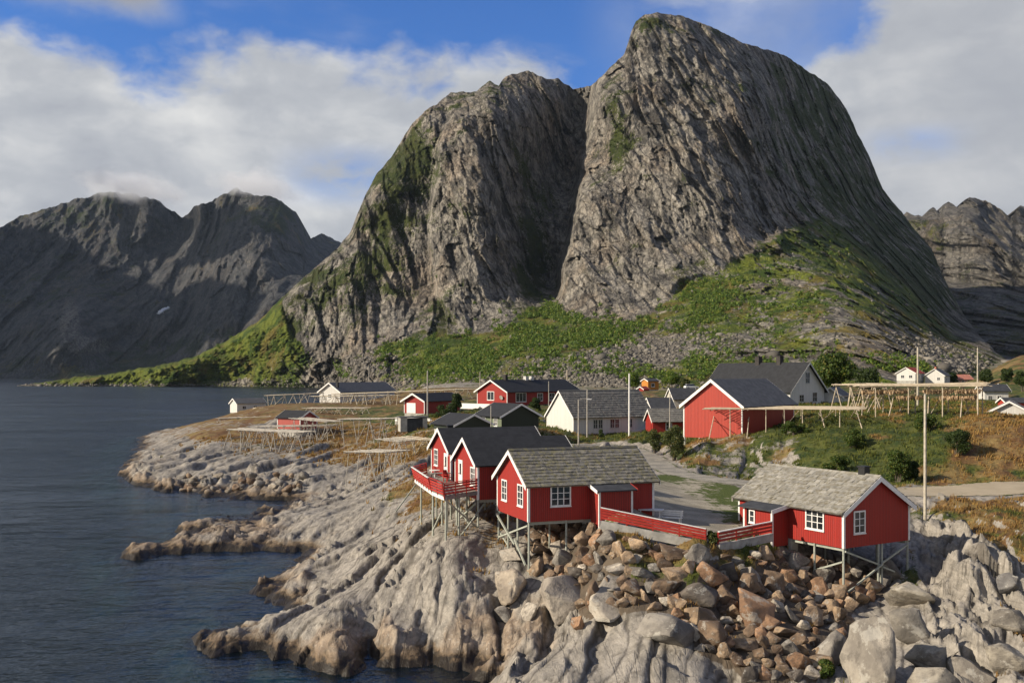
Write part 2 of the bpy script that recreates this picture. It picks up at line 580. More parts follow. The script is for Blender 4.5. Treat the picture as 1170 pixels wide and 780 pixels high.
def m_shore():
    m, t = new_mat("coastal_rock")
    p = t.n('TexCoord').outputs['Object']
    z = t.n('SeparateXYZ', ins={0: p}).outputs[2]
    big = t.noise(p, 0.16, 6, 0.6)
    mid = t.noise(p, 0.9, 7, 0.65)
    fine = t.noise(p, 5.0, 5, 0.7)
    # layering of the rock, running with the whalebacks
    q = t.n('Mapping')
    t.put(q.inputs['Vector'], p)
    q.inputs['Rotation'].default_value = (0, 0, R(17))
    q.inputs['Scale'].default_value = (1.0, 0.22, 1.5)
    lay = t.noise(q.outputs[0], 0.8, 7, 0.62, 0.4)
    lay2 = t.noise(q.outputs[0], 3.2, 5, 0.6, 0.3)
    f = t.m('ADD', t.m('MULTIPLY', lay, 0.5), t.m('ADD', t.m('MULTIPLY', mid, 0.3), t.m('MULTIPLY', lay2, 0.3)))
    col = t.ramp(f, [(0.38, (0.15, 0.137, 0.118)), (0.53, (0.25, 0.226, 0.192)), (0.70, (0.36, 0.326, 0.278))])
    warm = t.m('ADD', t.attr('warm'), t.m('MULTIPLY', t.m('SUBTRACT', big, 0.5), 1.5))
    wcol = t.mix(t.ss(mid, 0.35, 0.65), (0.17, 0.11, 0.065), (0.34, 0.25, 0.165))
    col = t.mix(t.m('MULTIPLY', t.ss(warm, 0.35, 0.9), 0.7), col, wcol)
    lich = t.ss(t.noise(p, 1.7, 8, 0.75), 0.56, 0.64)
    col = t.mix(t.m('MULTIPLY', lich, 0.35), col, (0.10, 0.095, 0.085))
    spot = t.ss(t.noise(p, 6.0, 3, 0.6), 0.62, 0.70)
    col = t.mix(t.m('MULTIPLY', spot, 0.35), col, (0.55, 0.53, 0.48))
    cr = t.attr('crack')
    col = t.mix(t.m('MULTIPLY', cr, 0.85), col, (0.045, 0.037, 0.028))
    # weed and tar lichen near the tide line
    zz = t.m('SUBTRACT', z, t.m('MULTIPLY', t.m('SUBTRACT', mid, 0.4), 1.1))
    col = t.mix(t.ss(zz, 0.95, 0.4), col, t.mix(t.ss(lay2, 0.3, 0.7), (0.065, 0.045, 0.026), (0.18, 0.125, 0.075)))
    col = t.mix(t.ss(zz, 0.58, 0.26), col, (0.022, 0.017, 0.012))
    sand = t.mix(t.ss(big, 0.4, 0.6), (0.16, 0.19, 0.14), (0.055, 0.07, 0.045))
    col = t.mix(t.ss(z, -0.25, -0.8), col, sand)
    col = t.mix(t.ss(z, -1.2, -4.5), col, (0.012, 0.022, 0.022))
    sl_ = t.attr('soil')
    col = t.mix(t.ss(t.m('ADD', sl_, t.m('MULTIPLY', t.m('SUBTRACT', mid, 0.5), 0.8)), 0.4, 0.6), col, t.mix(mid, (0.05, 0.04, 0.03), (0.15, 0.115, 0.08)))
    # turf
    gn = t.noise(p, 0.35, 7, 0.68)
    gold = t.mix(t.ss(t.noise(p, 0.22, 5, 0.6), 0.4, 0.62), (0.25, 0.175, 0.066), (0.165, 0.085, 0.034))
    green = t.mix(t.ss(t.noise(p, 0.5, 6, 0.6), 0.35, 0.65), (0.035, 0.058, 0.012), (0.115, 0.125, 0.024))
    lu = t.m('ADD', t.attr('lush'), t.m('MULTIPLY', t.m('SUBTRACT', t.noise(p, 0.17, 5, 0.6), 0.5), 1.6))
    gc = t.mix(t.ss(lu, 0.38, 0.62), gold, green)
    gc = t.mix(t.ss(fine, 0.3, 0.75), t.mix(1.0, gc, (0.55, 0.55, 0.55), 'MULTIPLY'), gc)
    ga = t.m('ADD', t.attr('turf'), t.m('ADD', t.m('MULTIPLY', t.m('SUBTRACT', gn, 0.5), 0.9), t.m('MULTIPLY', t.m('SUBTRACT', fine, 0.5), 0.35)))
    gf = t.ss(ga, 0.44, 0.58)
    col = t.mix(gf, col, gc)
    h = t.m('ADD', t.m('MULTIPLY', lay, 0.28), t.m('ADD', t.m('MULTIPLY', mid, 0.10), t.m('ADD', t.m('MULTIPLY', lay2, 0.16), t.m('MULTIPLY', fine, 0.05))))
    q2 = t.n('Mapping')
    t.put(q2.inputs['Vector'], p)
    q2.inputs['Rotation'].default_value = (0, 0, R(17))
    q2.inputs['Scale'].default_value = (1.0, 0.10, 0.45)
    sm = t.m('MAXIMUM', t.ss(t.m('ABSOLUTE', t.m('SUBTRACT', t.noise(q2.outputs[0], 0.55, 3, 0.5), 0.5)), 0.016, 0.0), t.m('MULTIPLY', t.ss(t.m('ABSOLUTE', t.m('SUBTRACT', t.noise(q2.outputs[0], 1.4, 3, 0.5), 0.5)), 0.016, 0.0), 0.6))
    col = t.mix(t.m('MULTIPLY', t.m('MULTIPLY', sm, 0.3), t.m('SUBTRACT', 1.0, gf)), col, (0.045, 0.038, 0.03))
    h = t.m('SUBTRACT', h, t.m('MULTIPLY', sm, 0.08))
    nm = t.bump(h, 0.9, 0.3)
    t.out(t.pbr(col, t.ss(zz, 0.2, 0.7, 0.45, 0.88), nm, 0.25))
    return m


def m_sea():
    m, t = new_mat("sea_water")
    p = t.n('TexCoord').outputs['Object']
    mp = t.n('Mapping')
    t.put(mp.inputs['Vector'], p)
    mp.inputs['Rotation'].default_value = (0, 0, R(-12))
    mp.inputs['Scale'].default_value = (0.55, 1.0, 1.0)
    w1 = t.noise(mp.outputs[0], 0.45, 4, 0.55, 0.3)
    w2 = t.noise(mp.outputs[0], 1.7, 3, 0.6, 0.2)
    w3 = t.noise(mp.outputs[0], 0.03, 4, 0.6)
    gust = t.ss(t.noise(p, 0.012, 4, 0.6), 0.3, 0.7, 0.35, 1.15)
    h = t.m('MULTIPLY', t.m('ADD', t.m('MULTIPLY', w1, 1.0), t.m('ADD', t.m('MULTIPLY', w2, 0.28), t.m('MULTIPLY', w3, 3.0))), gust)
    nm = t.bump(h, 0.9, 0.55)
    body = t.n('BsdfDiffuse', ins={'Color': (0.006, 0.014, 0.020)})
    clear = t.n('BsdfTransparent', ins={'Color': (0.22, 0.38, 0.40)})
    under = t.n('MixShader', ins={0: 0.80, 1: body.outputs[0], 2: clear.outputs[0]})
    gl = t.n('BsdfGlossy', ins={'Color': (0.86, 0.92, 1.0), 'Roughness': 0.16, 'Normal': nm})
    fr = t.n('Fresnel', ins={'IOR': 1.33, 'Normal': nm})
    lim = t.m('MINIMUM', t.m('MULTIPLY', fr.outputs[0], 0.9), 0.42)
    mx = t.n('MixShader', ins={0: lim, 1: under.outputs[0], 2: gl.outputs[0]})
    t.out(mx.outputs[0])
    return m


M = {}
M['shore'] = m_shore()
M['sea'] = m_sea()
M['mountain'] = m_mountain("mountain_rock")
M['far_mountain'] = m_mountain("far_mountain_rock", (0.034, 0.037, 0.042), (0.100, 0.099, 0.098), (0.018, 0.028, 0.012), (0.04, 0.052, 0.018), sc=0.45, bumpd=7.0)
M['east_mountain'] = m_mountain("eastern_mountain_rock", (0.075, 0.070, 0.063), (0.20, 0.185, 0.16), (0.03, 0.042, 0.012), (0.085, 0.09, 0.022), sc=0.5, bumpd=7.0)


def simple(name, col, rough=0.7, spec=0.3, var=0.0, scale=3.0, bump=0.0, bscale=20.0, metal=0.0):
    m, t = new_mat(name)
    p = t.n('TexCoord').outputs['Object']
    c = col
    nm = None
    if var:
        nz = t.noise(p, scale, 5, 0.6)
        c = t.mix(t.ss(nz, 0.3, 0.7), tuple(x * (1 - var) for x in col), tuple(min(1, x * (1 + var)) for x in col))
    if bump:
        nm = t.bump(t.noise(p, bscale, 4, 0.6), 0.6, bump)
    t.out(t.pbr(c, rough, nm, spec, Metallic=metal))
    return m


# ================================================================== mountains
def relief(name, sil, bot, ctrl, step, nz, detail, attrs, mat, jag=1.2, crown=60.0, sil_seed=3, back=(120, 420, 900)):
    """A mountain face: outline at its real distance, a depth for each control point, noise on top; closed by a rounded back."""
    sil = np.array(sil, float)
    bot = np.array(bot, float)
    px = np.arange(sil[0, 0], sil[-1, 0] + 1e-3, step)
    top = np.interp(px, sil[:, 0], sil[:, 1]) + jag * (fbm(px / 9.0, px * 0 + 0.5, 4, 0.6, seed=sil_seed))
    base = np.interp(px, bot[:, 0], bot[:, 1])
    t = np.linspace(0, 1, nz)
    t = 1 - (1 - t) ** 1.12
    PX = np.repeat(px[None], nz, 0)
    PY = base[None] + (top - base)[None] * t[:, None]
    ctrl = np.array(ctrl, float)
    Y = np.exp(TPS(ctrl[:, :2] / 100.0, np.log(ctrl[:, 2]), 0.002)(PX / 100.0, PY / 100.0))
    X = (PX - CX) * Y / F
    Z = CZ - (PY - CY) * Y / F
    dY, at_ = detail(PX, PY, X, Y, Z, t[:, None] + 0 * PX)
    Y2 = Y + dY + crown * (t[:, None] ** 14)
    X2 = (PX - CX) * Y2 / F
    Z2 = CZ - (PY - CY) * Y2 / F
    rows = [np.stack([X2, Y2, Z2], -1)]
    last = rows[0][-1]
    for k, b in enumerate(back):
        r = last.copy()
        r[:, 1] += b
        r[:, 0] *= 1.0 + 0.02 * k
        r[:, 2] = last[:, 2] * (1 - (0.06, 0.42, 1.15)[k]) - (0, 5, 30)[k]
        rows.append(r[None])
    co = np.concatenate(rows, 0)
    nr, nc = co.shape[:2]
    me = np_mesh(name, co.reshape(-1, 3), grid_faces(nr, nc))
    for k, v in at_.items():
        v = np.concatenate([v, np.repeat(v[-1:], len(back), 0)], 0)
        set_attr(me, k, v)
    o = link_mesh(name, me, mat, smooth=False)
    tag(o, kind='structure')
    return o, (PX, PY, X2, Y2, Z2, at_)


MAIN_SIL = [(20, 441.5), (59, 435), (84, 431), (110, 429), (184, 417), (221, 408), (257, 390), (294, 368), (324, 338), (353, 312), (386, 283), (399, 267), (418, 222),
            (431, 198), (448, 178), (469, 144), (486, 127), (498, 120), (515, 106), (544, 105), (560, 92), (570, 98), (578, 87), (604, 81), (623, 90), (638, 90),
            (655, 102), (675, 98), (683, 91), (698, 76), (713, 63), (722, 34), (727, 24), (736, 17), (749, 14), (777, 18), (814, 31), (847, 48), (898, 64), (920, 79),
            (946, 96), (968, 125), (979, 151), (994, 180), (1009, 217), (1031, 243), (1042, 258), (1064, 283), (1078, 316), (1089, 338), (1104, 364), (1118, 382), (1130, 393),
            (1141, 405), (1160, 418), (1185, 432)]
MAIN_BOT = [(20, 442), (60, 441.8), (240, 441.5), (300, 442), (340, 443), (400, 445.5), (440, 448), (520, 455), (1185, 462)]
MAIN_CTRL = [(500, 120, 1480), (560, 120, 1440), (600, 120, 1490), (640, 125, 1600), (665, 125, 1640), (690, 120, 1475), (740, 110, 1430), (800, 110, 1395), (860, 120, 1440),
             (900, 125, 1690), (950, 125, 2100),
             (400, 262, 1500), (450, 175, 1500), (520, 104, 1560), (600, 80, 1600), (750, 12, 1540), (850, 46, 1640), (946, 94, 2150), (1000, 190, 2250), (1040, 255, 2150), (1080, 318, 1850),
             (430, 225, 1420), (480, 220, 1430), (495, 225, 1395), (535, 220, 1330), (570, 220, 1375), (600, 218, 1470), (625, 215, 1540), (648, 215, 1560), (664, 220, 1410), (700, 220, 1350), (760, 220, 1295),
             (820, 220, 1262), (870, 220, 1305), (920, 220, 1510), (960, 215, 1760), (1000, 225, 2080),
             (330, 330, 1420), (400, 320, 1370), (470, 320, 1350), (492, 325, 1325), (525, 320, 1245), (565, 320, 1255), (600, 320, 1340), (625, 322, 1390), (650, 320, 1280), (700, 320, 1205),
             (760, 320, 1145), (820, 320, 1100), (880, 318, 1080), (930, 315, 1060), (980, 318, 1130), (1020, 320, 1340), (1060, 325, 1640),
             (260, 395, 1430), (300, 380, 1400), (360, 380, 1330), (430, 380, 1250), (540, 382, 1140), (600, 378, 1070), (700, 380, 985), (800, 378, 900), (880, 375, 830), (950, 370, 770), (1000, 375, 780),
             (1050, 375, 1020), (1095, 380, 1350),
             (200, 420, 1420), (330, 420, 1310), (420, 420, 1130), (520, 420, 960), (600, 420, 860), (700, 420, 780), (800, 420, 720), (880, 420, 640), (950, 415, 575), (1000, 415, 560), (1060, 415, 640),
             (1100, 412, 800), (1140, 412, 1000),
             (30, 441, 1446), (110, 440, 1440), (240, 441, 1420), (330, 442, 1345), (400, 444, 1180), (440, 446, 1040), (520, 450, 850), (600, 450, 760), (700, 450, 690), (800, 450, 610), (900, 450, 540),
             (1000, 450, 470), (1080, 450, 490), (1140, 450, 600), (1180, 450, 700)]
CLIFF_FOOT = [(0, 395), (180, 390), (250, 375), (290, 352), (318, 335), (332, 385), (360, 408), (400, 412), (430, 400), (470, 388), (500, 384), (530, 386), (545, 386), (575, 372), (610, 352), (632, 346), (655, 360), (690, 366),
              (720, 368), (750, 352), (775, 330), (830, 303), (870, 282), (905, 262), (940, 252), (965, 268), (990, 292), (1020, 318), (1050, 345), (1090, 385), (1190, 440)]


def blob(PX, PY, lst):
    o = np.zeros(PX.shape, np.float32)
    for (x, y, rx, ry, a) in lst:
        o = o + a * np.exp(-(((PX - x) / rx) ** 2 + ((PY - y) / ry) ** 2))
    return o


def main_detail(PX, PY, X, Y, Z, t):
    cf = np.array(CLIFF_FOOT, float)
    foot = np.interp(PX, cf[:, 0], cf[:, 1])
    cliff = sstep(-6, 10, foot - PY + 5 * fbm(X / 40, Z / 40, 3, seed=5))
    xs = X + 0.24 * Z            # the ribs lean
    wx = xs + 14 * fbm(X / 90, Z / 120, 3, seed=8)
    wz = Z + 18 * fbm(X / 110, Z / 90, 3, seed=14)
    d = 26 * fbm(wx / 150, wz / 420, 3, 0.5, seed=21)
    d -= 7 * (ridged(wx / 75, wz / 330, 3, 0.5, seed=2) - 0.6)
    d -= 1.2 * (ridged(wx / 8.5, wz / 26, 3, 0.6, seed=9) - 0.6)
    fx, fz = xs + 5 * fbm(X / 60, Z / 90, 2, seed=8), Z + 8 * fbm(X / 70, Z / 60, 2, seed=14)
    d += 22 * facet(fx / 62, fz / 150, 4, 1.6)
    d += 13 * facet((fx + 0.10 * fz) / 26, fz / 60, 9, 1.8)
    d += 6.5 * facet((fx - 0.12 * fz) / 11, fz / 22, 12, 1.8)
    d += 3.2 * facet((fx + 0.35 * fz) / 5.2, fz / 8.5, 17, 1.8)
    slope = 14 * fbm(X / 90, Z / 60, 5, 0.52, seed=31) + 3.5 * fbm(X / 16, Z / 10, 4, 0.6, seed=33)
    knoll = sstep(880, 930, PX) * sstep(330, 380, PY)
    slope = slope + 8 * facet(X / 17, Z / 9, 41, 1.6) * sstep(0.1, 0.5, fbm(X / 70, Z / 40, 3, seed=43) + 0.5 * knoll) + knoll * (-9 * (ridged((X + Z * 1.2) / 46, Z / 26, 4, 0.55, seed=40) - 0.6))
    rough = sstep(815, 880, PX) + 0.8 * sstep(480, 430, PX) * sstep(300, 380, PX)
    rv_ = facet((X + 0.4 * Z) / 58, Z / 34, 61, 1.8)
    slope = slope + rough * (24 * rv_ + 11 * facet((X + 0.5 * Z) / 23, Z / 14, 62, 1.8) + 5 * facet(X / 9, Z / 6, 63, 1.8))
    # left shoulder and the point: craggier slope
    lf = sstep(470, 380, PX)
    slope = slope * (1 + 0.6 * lf)
    # sharp left edge of the big face, with the dark gully behind it
    E = np.interp(PY, [60, 91, 200, 345, 380], [690, 682, 661, 636, 630]) + 3.5 * fbm(Z / 40, Z * 0 + 2.2, 3, seed=37)
    cut = np.exp(-np.maximum(E - PX, 0) / 40.0) * sstep(6, -6, PX - E) * np.interp(PY, [60, 100, 330, 365], [0.6, 1, 1, 0.0])
    d = d + 110 * cut - 40 * np.interp(PY, [60, 100, 330, 365], [0.0, 1, 1, 0.0]) * sstep(-6, 5, PX - E) * np.exp(-np.maximum(PX - E, 0) / 50.0)
    E2 = np.interp(PY, [110, 170, 260, 330, 385], [520, 500, 489, 496, 530]) + 2.5 * fbm(Z / 40, Z * 0 + 5.2, 3, seed=38)
    d = d + 45 * np.exp(-np.maximum(E2 - PX, 0) / 22.0) * sstep(5, -5, PX - E2) * np.interp(PY, [100, 140, 370, 390], [0.0, 1, 1, 0.0])
    depth = cliff * d + (1 - cliff) * slope
    low = sstep(0.0, 0.05, t)
    depth = depth * (0.25 + 0.75 * low)
    # vegetation; on right flank and left shoulder also shade put into the colour
    big = fbm(X / 130, Z / 100, 4, seed=51)
    veg = 0.05 + 0.76 * (1 - cliff) + 0.10 * big
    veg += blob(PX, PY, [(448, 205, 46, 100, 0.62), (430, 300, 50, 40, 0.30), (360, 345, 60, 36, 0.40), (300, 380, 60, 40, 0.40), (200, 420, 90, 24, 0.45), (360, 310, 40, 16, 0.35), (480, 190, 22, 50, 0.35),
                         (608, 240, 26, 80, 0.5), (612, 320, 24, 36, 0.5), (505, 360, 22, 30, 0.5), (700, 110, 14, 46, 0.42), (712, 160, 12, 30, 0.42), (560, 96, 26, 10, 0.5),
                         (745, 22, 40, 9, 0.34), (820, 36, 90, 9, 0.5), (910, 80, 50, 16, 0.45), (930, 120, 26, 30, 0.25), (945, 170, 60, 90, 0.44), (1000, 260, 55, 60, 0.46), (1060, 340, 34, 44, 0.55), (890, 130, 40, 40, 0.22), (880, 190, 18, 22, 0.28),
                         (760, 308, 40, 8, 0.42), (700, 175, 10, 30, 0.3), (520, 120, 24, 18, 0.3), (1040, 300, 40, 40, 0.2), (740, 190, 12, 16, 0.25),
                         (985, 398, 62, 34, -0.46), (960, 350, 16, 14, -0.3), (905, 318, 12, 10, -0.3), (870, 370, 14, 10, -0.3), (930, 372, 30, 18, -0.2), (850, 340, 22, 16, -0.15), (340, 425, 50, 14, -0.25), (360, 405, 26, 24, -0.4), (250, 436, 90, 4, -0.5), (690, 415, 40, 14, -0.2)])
    ledge = np.clip(fbm(X / 60, Z / 14, 3, seed=60), 0, 1)
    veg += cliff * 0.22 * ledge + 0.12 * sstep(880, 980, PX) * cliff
    scree = blob(PX, PY, [(425, 418, 30, 14, 1.1), (395, 432, 28, 10, 0.8), (720, 412, 46, 18, 1.0), (650, 425, 60, 18, 0.85), (760, 395, 40, 20, 0.8), (560, 432, 60, 8, 0.5), (690, 440, 120, 7, 0.7),
                          (830, 400, 26, 18, 0.6), (1060, 400, 26, 14, 0.7), (1085, 415, 30, 10, 0.8), (470, 440, 60, 5, 0.6)])
    scree = scree * (1 - cliff) * (0.62 + 0.5 * fbm(X / 50, Z / 30, 3, seed=77))
    veg = veg - rough * (1 - cliff) * 0.42 * sstep(0.0, 0.45, fbm((X + 0.5 * Z) / 34, Z / 20, 4, 0.6, seed=69))
    veg = veg - 0.75 * np.clip(scree, 0, 1)
    gold = blob(PX, PY, [(990, 390, 70, 40, 0.6), (930, 360, 30, 20, 0.4), (240, 415, 120, 20, 0.30), (330, 360, 40, 30, 0.2), (800, 420, 60, 12, 0.3), (1080, 400, 50, 20, 0.5)])
    return depth, {'veg': veg, 'scree': scree, 'cliff': cliff, 'gold': gold}


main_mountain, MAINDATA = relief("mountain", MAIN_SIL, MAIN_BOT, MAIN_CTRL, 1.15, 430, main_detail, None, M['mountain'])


def far_detail(PX, PY, X, Y, Z, t):
    xs = X + 0.12 * Z
    wx = xs + 60 * fbm(X / 500, Z / 500, 3, seed=18)
    d = -170 * (ridged(wx / 760, Z / 1500, 3, 0.5, seed=4) - 0.6)
    d -= 45 * (ridged(wx / 240, Z / 520, 4, 0.55, seed=7) - 0.6)
    d -= 15 * (ridged(wx / 75, Z / 130, 4, 0.6, seed=17) - 0.6)
    d += 60 * facet(wx / 170, Z / 330, 14, 1.6) + 26 * facet(wx / 70, Z / 110, 15, 1.6)
    low = sstep(0.0, 0.16, t)
    d = d * low
    veg = 0.22 + 0.3 * fbm(X / 500, Z / 300, 4, seed=23) + 0.35 * sstep(0.25, 0.0, t) + blob(PX, PY, [(80, 240, 60, 20, 0.35), (310, 250, 30, 20, 0.4), (140, 400, 60, 20, 0.2), (230, 390, 50, 16, 0.3),
                                                                                                  (95, 375, 34, 30, -0.5), (265, 330, 30, 40, -0.4), (180, 330, 60, 50, -0.3)])
    scree = blob(PX, PY, [(80, 370, 14, 34, 0.9), (108, 395, 22, 12, 0.9), (285, 300, 12, 16, 0.5)])
    return d, {'veg': veg, 'scree': scree}


FAR_SIL = [(-420, 330), (-300, 300), (-200, 318), (-120, 282), (-60, 285), (0, 260), (22, 248), (55, 237), (88, 228), (121, 219), (154, 222), (184, 230), (189, 237), (200, 241), (209, 250), (221, 237), (235, 233),
           (254, 222), (270, 215), (291, 223), (313, 225), (338, 241), (346, 257), (349, 274), (368, 267), (386, 275), (420, 300), (470, 340), (520, 380)]
FAR_BOT = [(-420, 432.6), (40, 432.6), (520, 434)]
FAR_CTRL = [(-420, 330, 4600), (-200, 318, 4600), (0, 262, 4900), (60, 240, 4900), (140, 224, 5000), (190, 240, 5000), (209, 252, 5200), (235, 235, 4700), (270, 218, 4500), (320, 230, 4450), (346, 262, 4600), (368, 268, 5200), (386, 278, 5300),
            (-420, 400, 4000), (0, 340, 4300), (60, 340, 4250), (130, 330, 4450), (190, 320, 4500), (215, 310, 4450), (250, 300, 4100), (280, 300, 3850), (320, 310, 3950), (360, 320, 4200), (450, 350, 4500),
            (-420, 432, 3700), (0, 400, 3850), (90, 390, 3800), (150, 395, 3950), (220, 390, 3700), (280, 380, 3450), (340, 385, 3500), (420, 400, 3900),
            (0, 431, 3600), (90, 431, 3580), (200, 431, 3450), (300, 431, 3350), (420, 431, 3600), (520, 431, 3900)]
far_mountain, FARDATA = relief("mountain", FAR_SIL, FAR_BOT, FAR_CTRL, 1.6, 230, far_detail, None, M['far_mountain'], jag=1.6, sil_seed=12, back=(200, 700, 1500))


def east_detail(PX, PY, X, Y, Z, t):
    wx = X + 0.2 * Z + 30 * fbm(X / 200, Z / 200, 3, seed=28)
    d = -90 * (ridged(wx / 330, Z / 600, 3, 0.5, seed=44) - 0.6)
    d -= 34 * (ridged(wx / 110, Z / 200, 4, 0.55, seed=47) - 0.6)
    d -= 12 * (ridged(wx / 36, Z / 60, 4, 0.6, seed=49) - 0.6)
    d += 34 * facet(wx / 90, Z / 150, 24, 1.6) + 14 * facet(wx / 34, Z / 50, 25, 1.6)
    veg = 0.12 + 0.3 * sstep(0.62, 0.35, t) + 0.25 * fbm(X / 260, Z / 160, 4, seed=53)
    veg = veg + blob(PX, PY, [(1050, 262, 22, 14, 0.4)])
    scree = blob(PX, PY, [(1110, 300, 40, 12, 0.4)])
    return d, {'veg': veg, 'scree': scree}


EAST_SIL = [(985, 300), (1010, 262), (1032, 246), (1036, 242), (1045, 246), (1056, 247), (1062, 239), (1067, 237), (1074, 246), (1078, 234), (1084, 230), (1095, 238), (1100, 230), (1108, 225), (1126, 229), (1145, 240), (1156, 251),
            (1160, 240), (1166, 235), (1180, 238), (1200, 250), (1230, 244), (1260, 270), (1330, 300), (1420, 330), (1500, 350)]
EAST_BOT = [(985, 440), (1500, 440)]
EAST_CTRL = [(985, 300, 3600), (1040, 250, 3300), (1070, 245, 3250), (1110, 228, 3200), (1150, 245, 3250), (1200, 250, 3300), (1350, 300, 3300), (1500, 350, 3300),
             (1040, 300, 3100), (1090, 300, 2900), (1130, 290, 2800), (1170, 300, 2850), (1300, 330, 2700),
             (1040, 345, 2700), (1100, 350, 2500), (1170, 345, 2400), (1300, 360, 2300), (1500, 380, 2300),
             (1040, 400, 2100), (1100, 400, 1900), (1170, 400, 1800), (1300, 400, 1700), (1040, 440, 1600), (1170, 440, 1400), (1500, 440, 1300)]
relief("mountain", EAST_SIL, EAST_BOT, EAST_CTRL, 1.5, 200, east_detail, None, M['east_mountain'], jag=1.2, sil_seed=19, back=(150, 500, 1200))

# snow patch in the far gully
def snow():
    m = simple("old_snow", (0.60, 0.62, 0.66), 0.6, 0.3, 0.05, 0.05)
    PX, PY, X, Y, Z, _ = FARDATA
    out = [(180, 359), (184, 354.5), (189, 352.5), (194.5, 351.2), (193, 353.3), (187, 356), (182.5, 359.2)]
    n = 26
    gx = np.linspace(177, 197, n)
    gy = np.linspace(349, 362, n)
    co, idx = [], -np.ones((n, n), int)
    for i, y in enumerate(gy):
        for j, x in enumerate(gx):
            c = int(np.argmin(np.abs(PX[0] - x)))
            r = int(np.argmin(np.abs(PY[:, c] - y)))
            k = Y[max(r - 4, 0):r + 5, max(c - 4, 0):c + 5].min() - 8
            idx[i, j] = len(co)
            co.append(tuple(at(x, y, k)))
    fs = []
    for i in range(n - 1):
        for j in range(n - 1):
            if in_poly(np.array([(gx[j] + gx[j + 1]) / 2]), np.array([(gy[i] + gy[i + 1]) / 2]), out)[0]:
                fs.append((idx[i, j], idx[i, j + 1], idx[i + 1, j + 1], idx[i + 1, j]))
    me = bpy.data.meshes.new("snow")
    me.from_pydata(co, [], fs)
    o = link_mesh("snow", me, m, smooth=True)
    sol = o.modifiers.new("thick", 'SOLIDIFY')
    sol.thickness = 6
    tag(o, kind='stuff', label="last bright patch of old snow in a dark gully of the far mountains", cat="snow")
snow()

# ================================================================== near land: a height field from surveyed points
# (photo column, photo row, height or None, distance or None, turf 0..1, lush 0..1)
LP = []


def zp(px, py, z, turf=0.0, lush=0.2, warm=0.0):
    p = at_z(px, py, z)
    LP.append((p.x, p.y, z, turf, lush, warm))


def yp(px, py, Y, turf=0.0, lush=0.2, warm=0.0):
    p = at(px, py, Y)
    LP.append((p.x, p.y, p.z, turf, lush, warm))


def wp(x, y, z, turf=0.0, lush=0.2, warm=0.0):
    LP.append((x, y, z, turf, lush, warm))


# shoreline (height 0), then the sea floor outside it
for a in [(143, 543), (155, 552), (169, 558), (195, 564), (225, 569), (278, 568), (315, 571), (330, 577), (305, 585), (252, 590), (210, 601), (228, 606), (285, 603), (200, 616), (146, 624), (206, 632), (270, 628), (330, 630), (351, 630), (345, 643), (318, 655), (297, 667), (262, 684),
          (244, 693), (289, 693), (318, 692), (285, 703), (245, 714), (222, 725), (233, 741), (248, 748), (308, 753), (360, 758), (420, 763), (496, 762), (535, 765), (541, 779)]:
    zp(*a, 0.05, warm=0.8)
for a in [(100, 540, -3), (60, 560, -4), (150, 575, -2.2), (220, 584, -2.2), (100, 625, -2.5), (150, 645, -3), (250, 655, -2), (200, 700, -3), (170, 730, -2.5), (180, 770, -2.5), (300, 775, -1.6), (420, 778, -1.6), (490, 778, -1.2),
          (60, 700, -6), (20, 620, -8), (-150, 640, -10), (-150, 760, -9), (-260, 560, -12), (0, 520, -9), (100, 500, -8), (-200, 490, -14), (300, 850, -4), (450, 860, -3), (100, 880, -6), (-200, 900, -8), (540, 850, -1.2), (90, 470, -10)]:
    zp(*a)
for a in [(-135, 330, -4), (-112, 380, -3), (-125, 250, -7), (-90, 440, -2.5), (-62, 520, -3), (-50, 640, -4), (-150, 500, -12), (-240, 700, -20), (-200, 400, -14), (-90, 800, -12), (-300, 1000, -25), (-60, 1000, -4), (-100, 650, -8), (-400, 600, -25), (-60, 240, 5.5)]:
    wp(*a)
# first headland with the drying racks
for a in [(160, 536, 1.0, 0, .1, .5), (190, 520, 2.0, 0, .2, .2), (215, 503, 3.2, .1, .1), (205, 540, 1.8, 0, 0, .2), (240, 535, 2.2, 0, 0, .2), (240, 553, 1.3, 0, 0, .7), (280, 545, 1.8, 0, 0, .5), (300, 558, 1.0, 0, 0, .8), (335, 555, 1.4, 0, 0, .6), (360, 545, 2.4, 0, 0, .2),
          (385, 555, 1.6, 0, 0, .4), (400, 545, 2.6, .1, .1, .1), (330, 525, 3.2, .25, .2), (290, 515, 3.5, .35, .2), (255, 496, 4.6, .9, 0), (228, 498, 4.0, .75, 0), (215, 515, 2.9, .15, .1), (250, 520, 2.9, .2, .1), (310, 500, 4.4, .8, .0), (360, 515, 3.7, .4, .2), (400, 525, 3.6, .6, .1), (440, 520, 4.6, .7, .1),
          (350, 498, 5.0, .6, .1), (400, 500, 5.2, .7, .1), (440, 497, 6.0, .6, .2), (430, 535, 3.9, .5, .1), (470, 520, 5.4, .8, .1), (425, 548, 3.2, .3, .1)]:
    zp(*a)
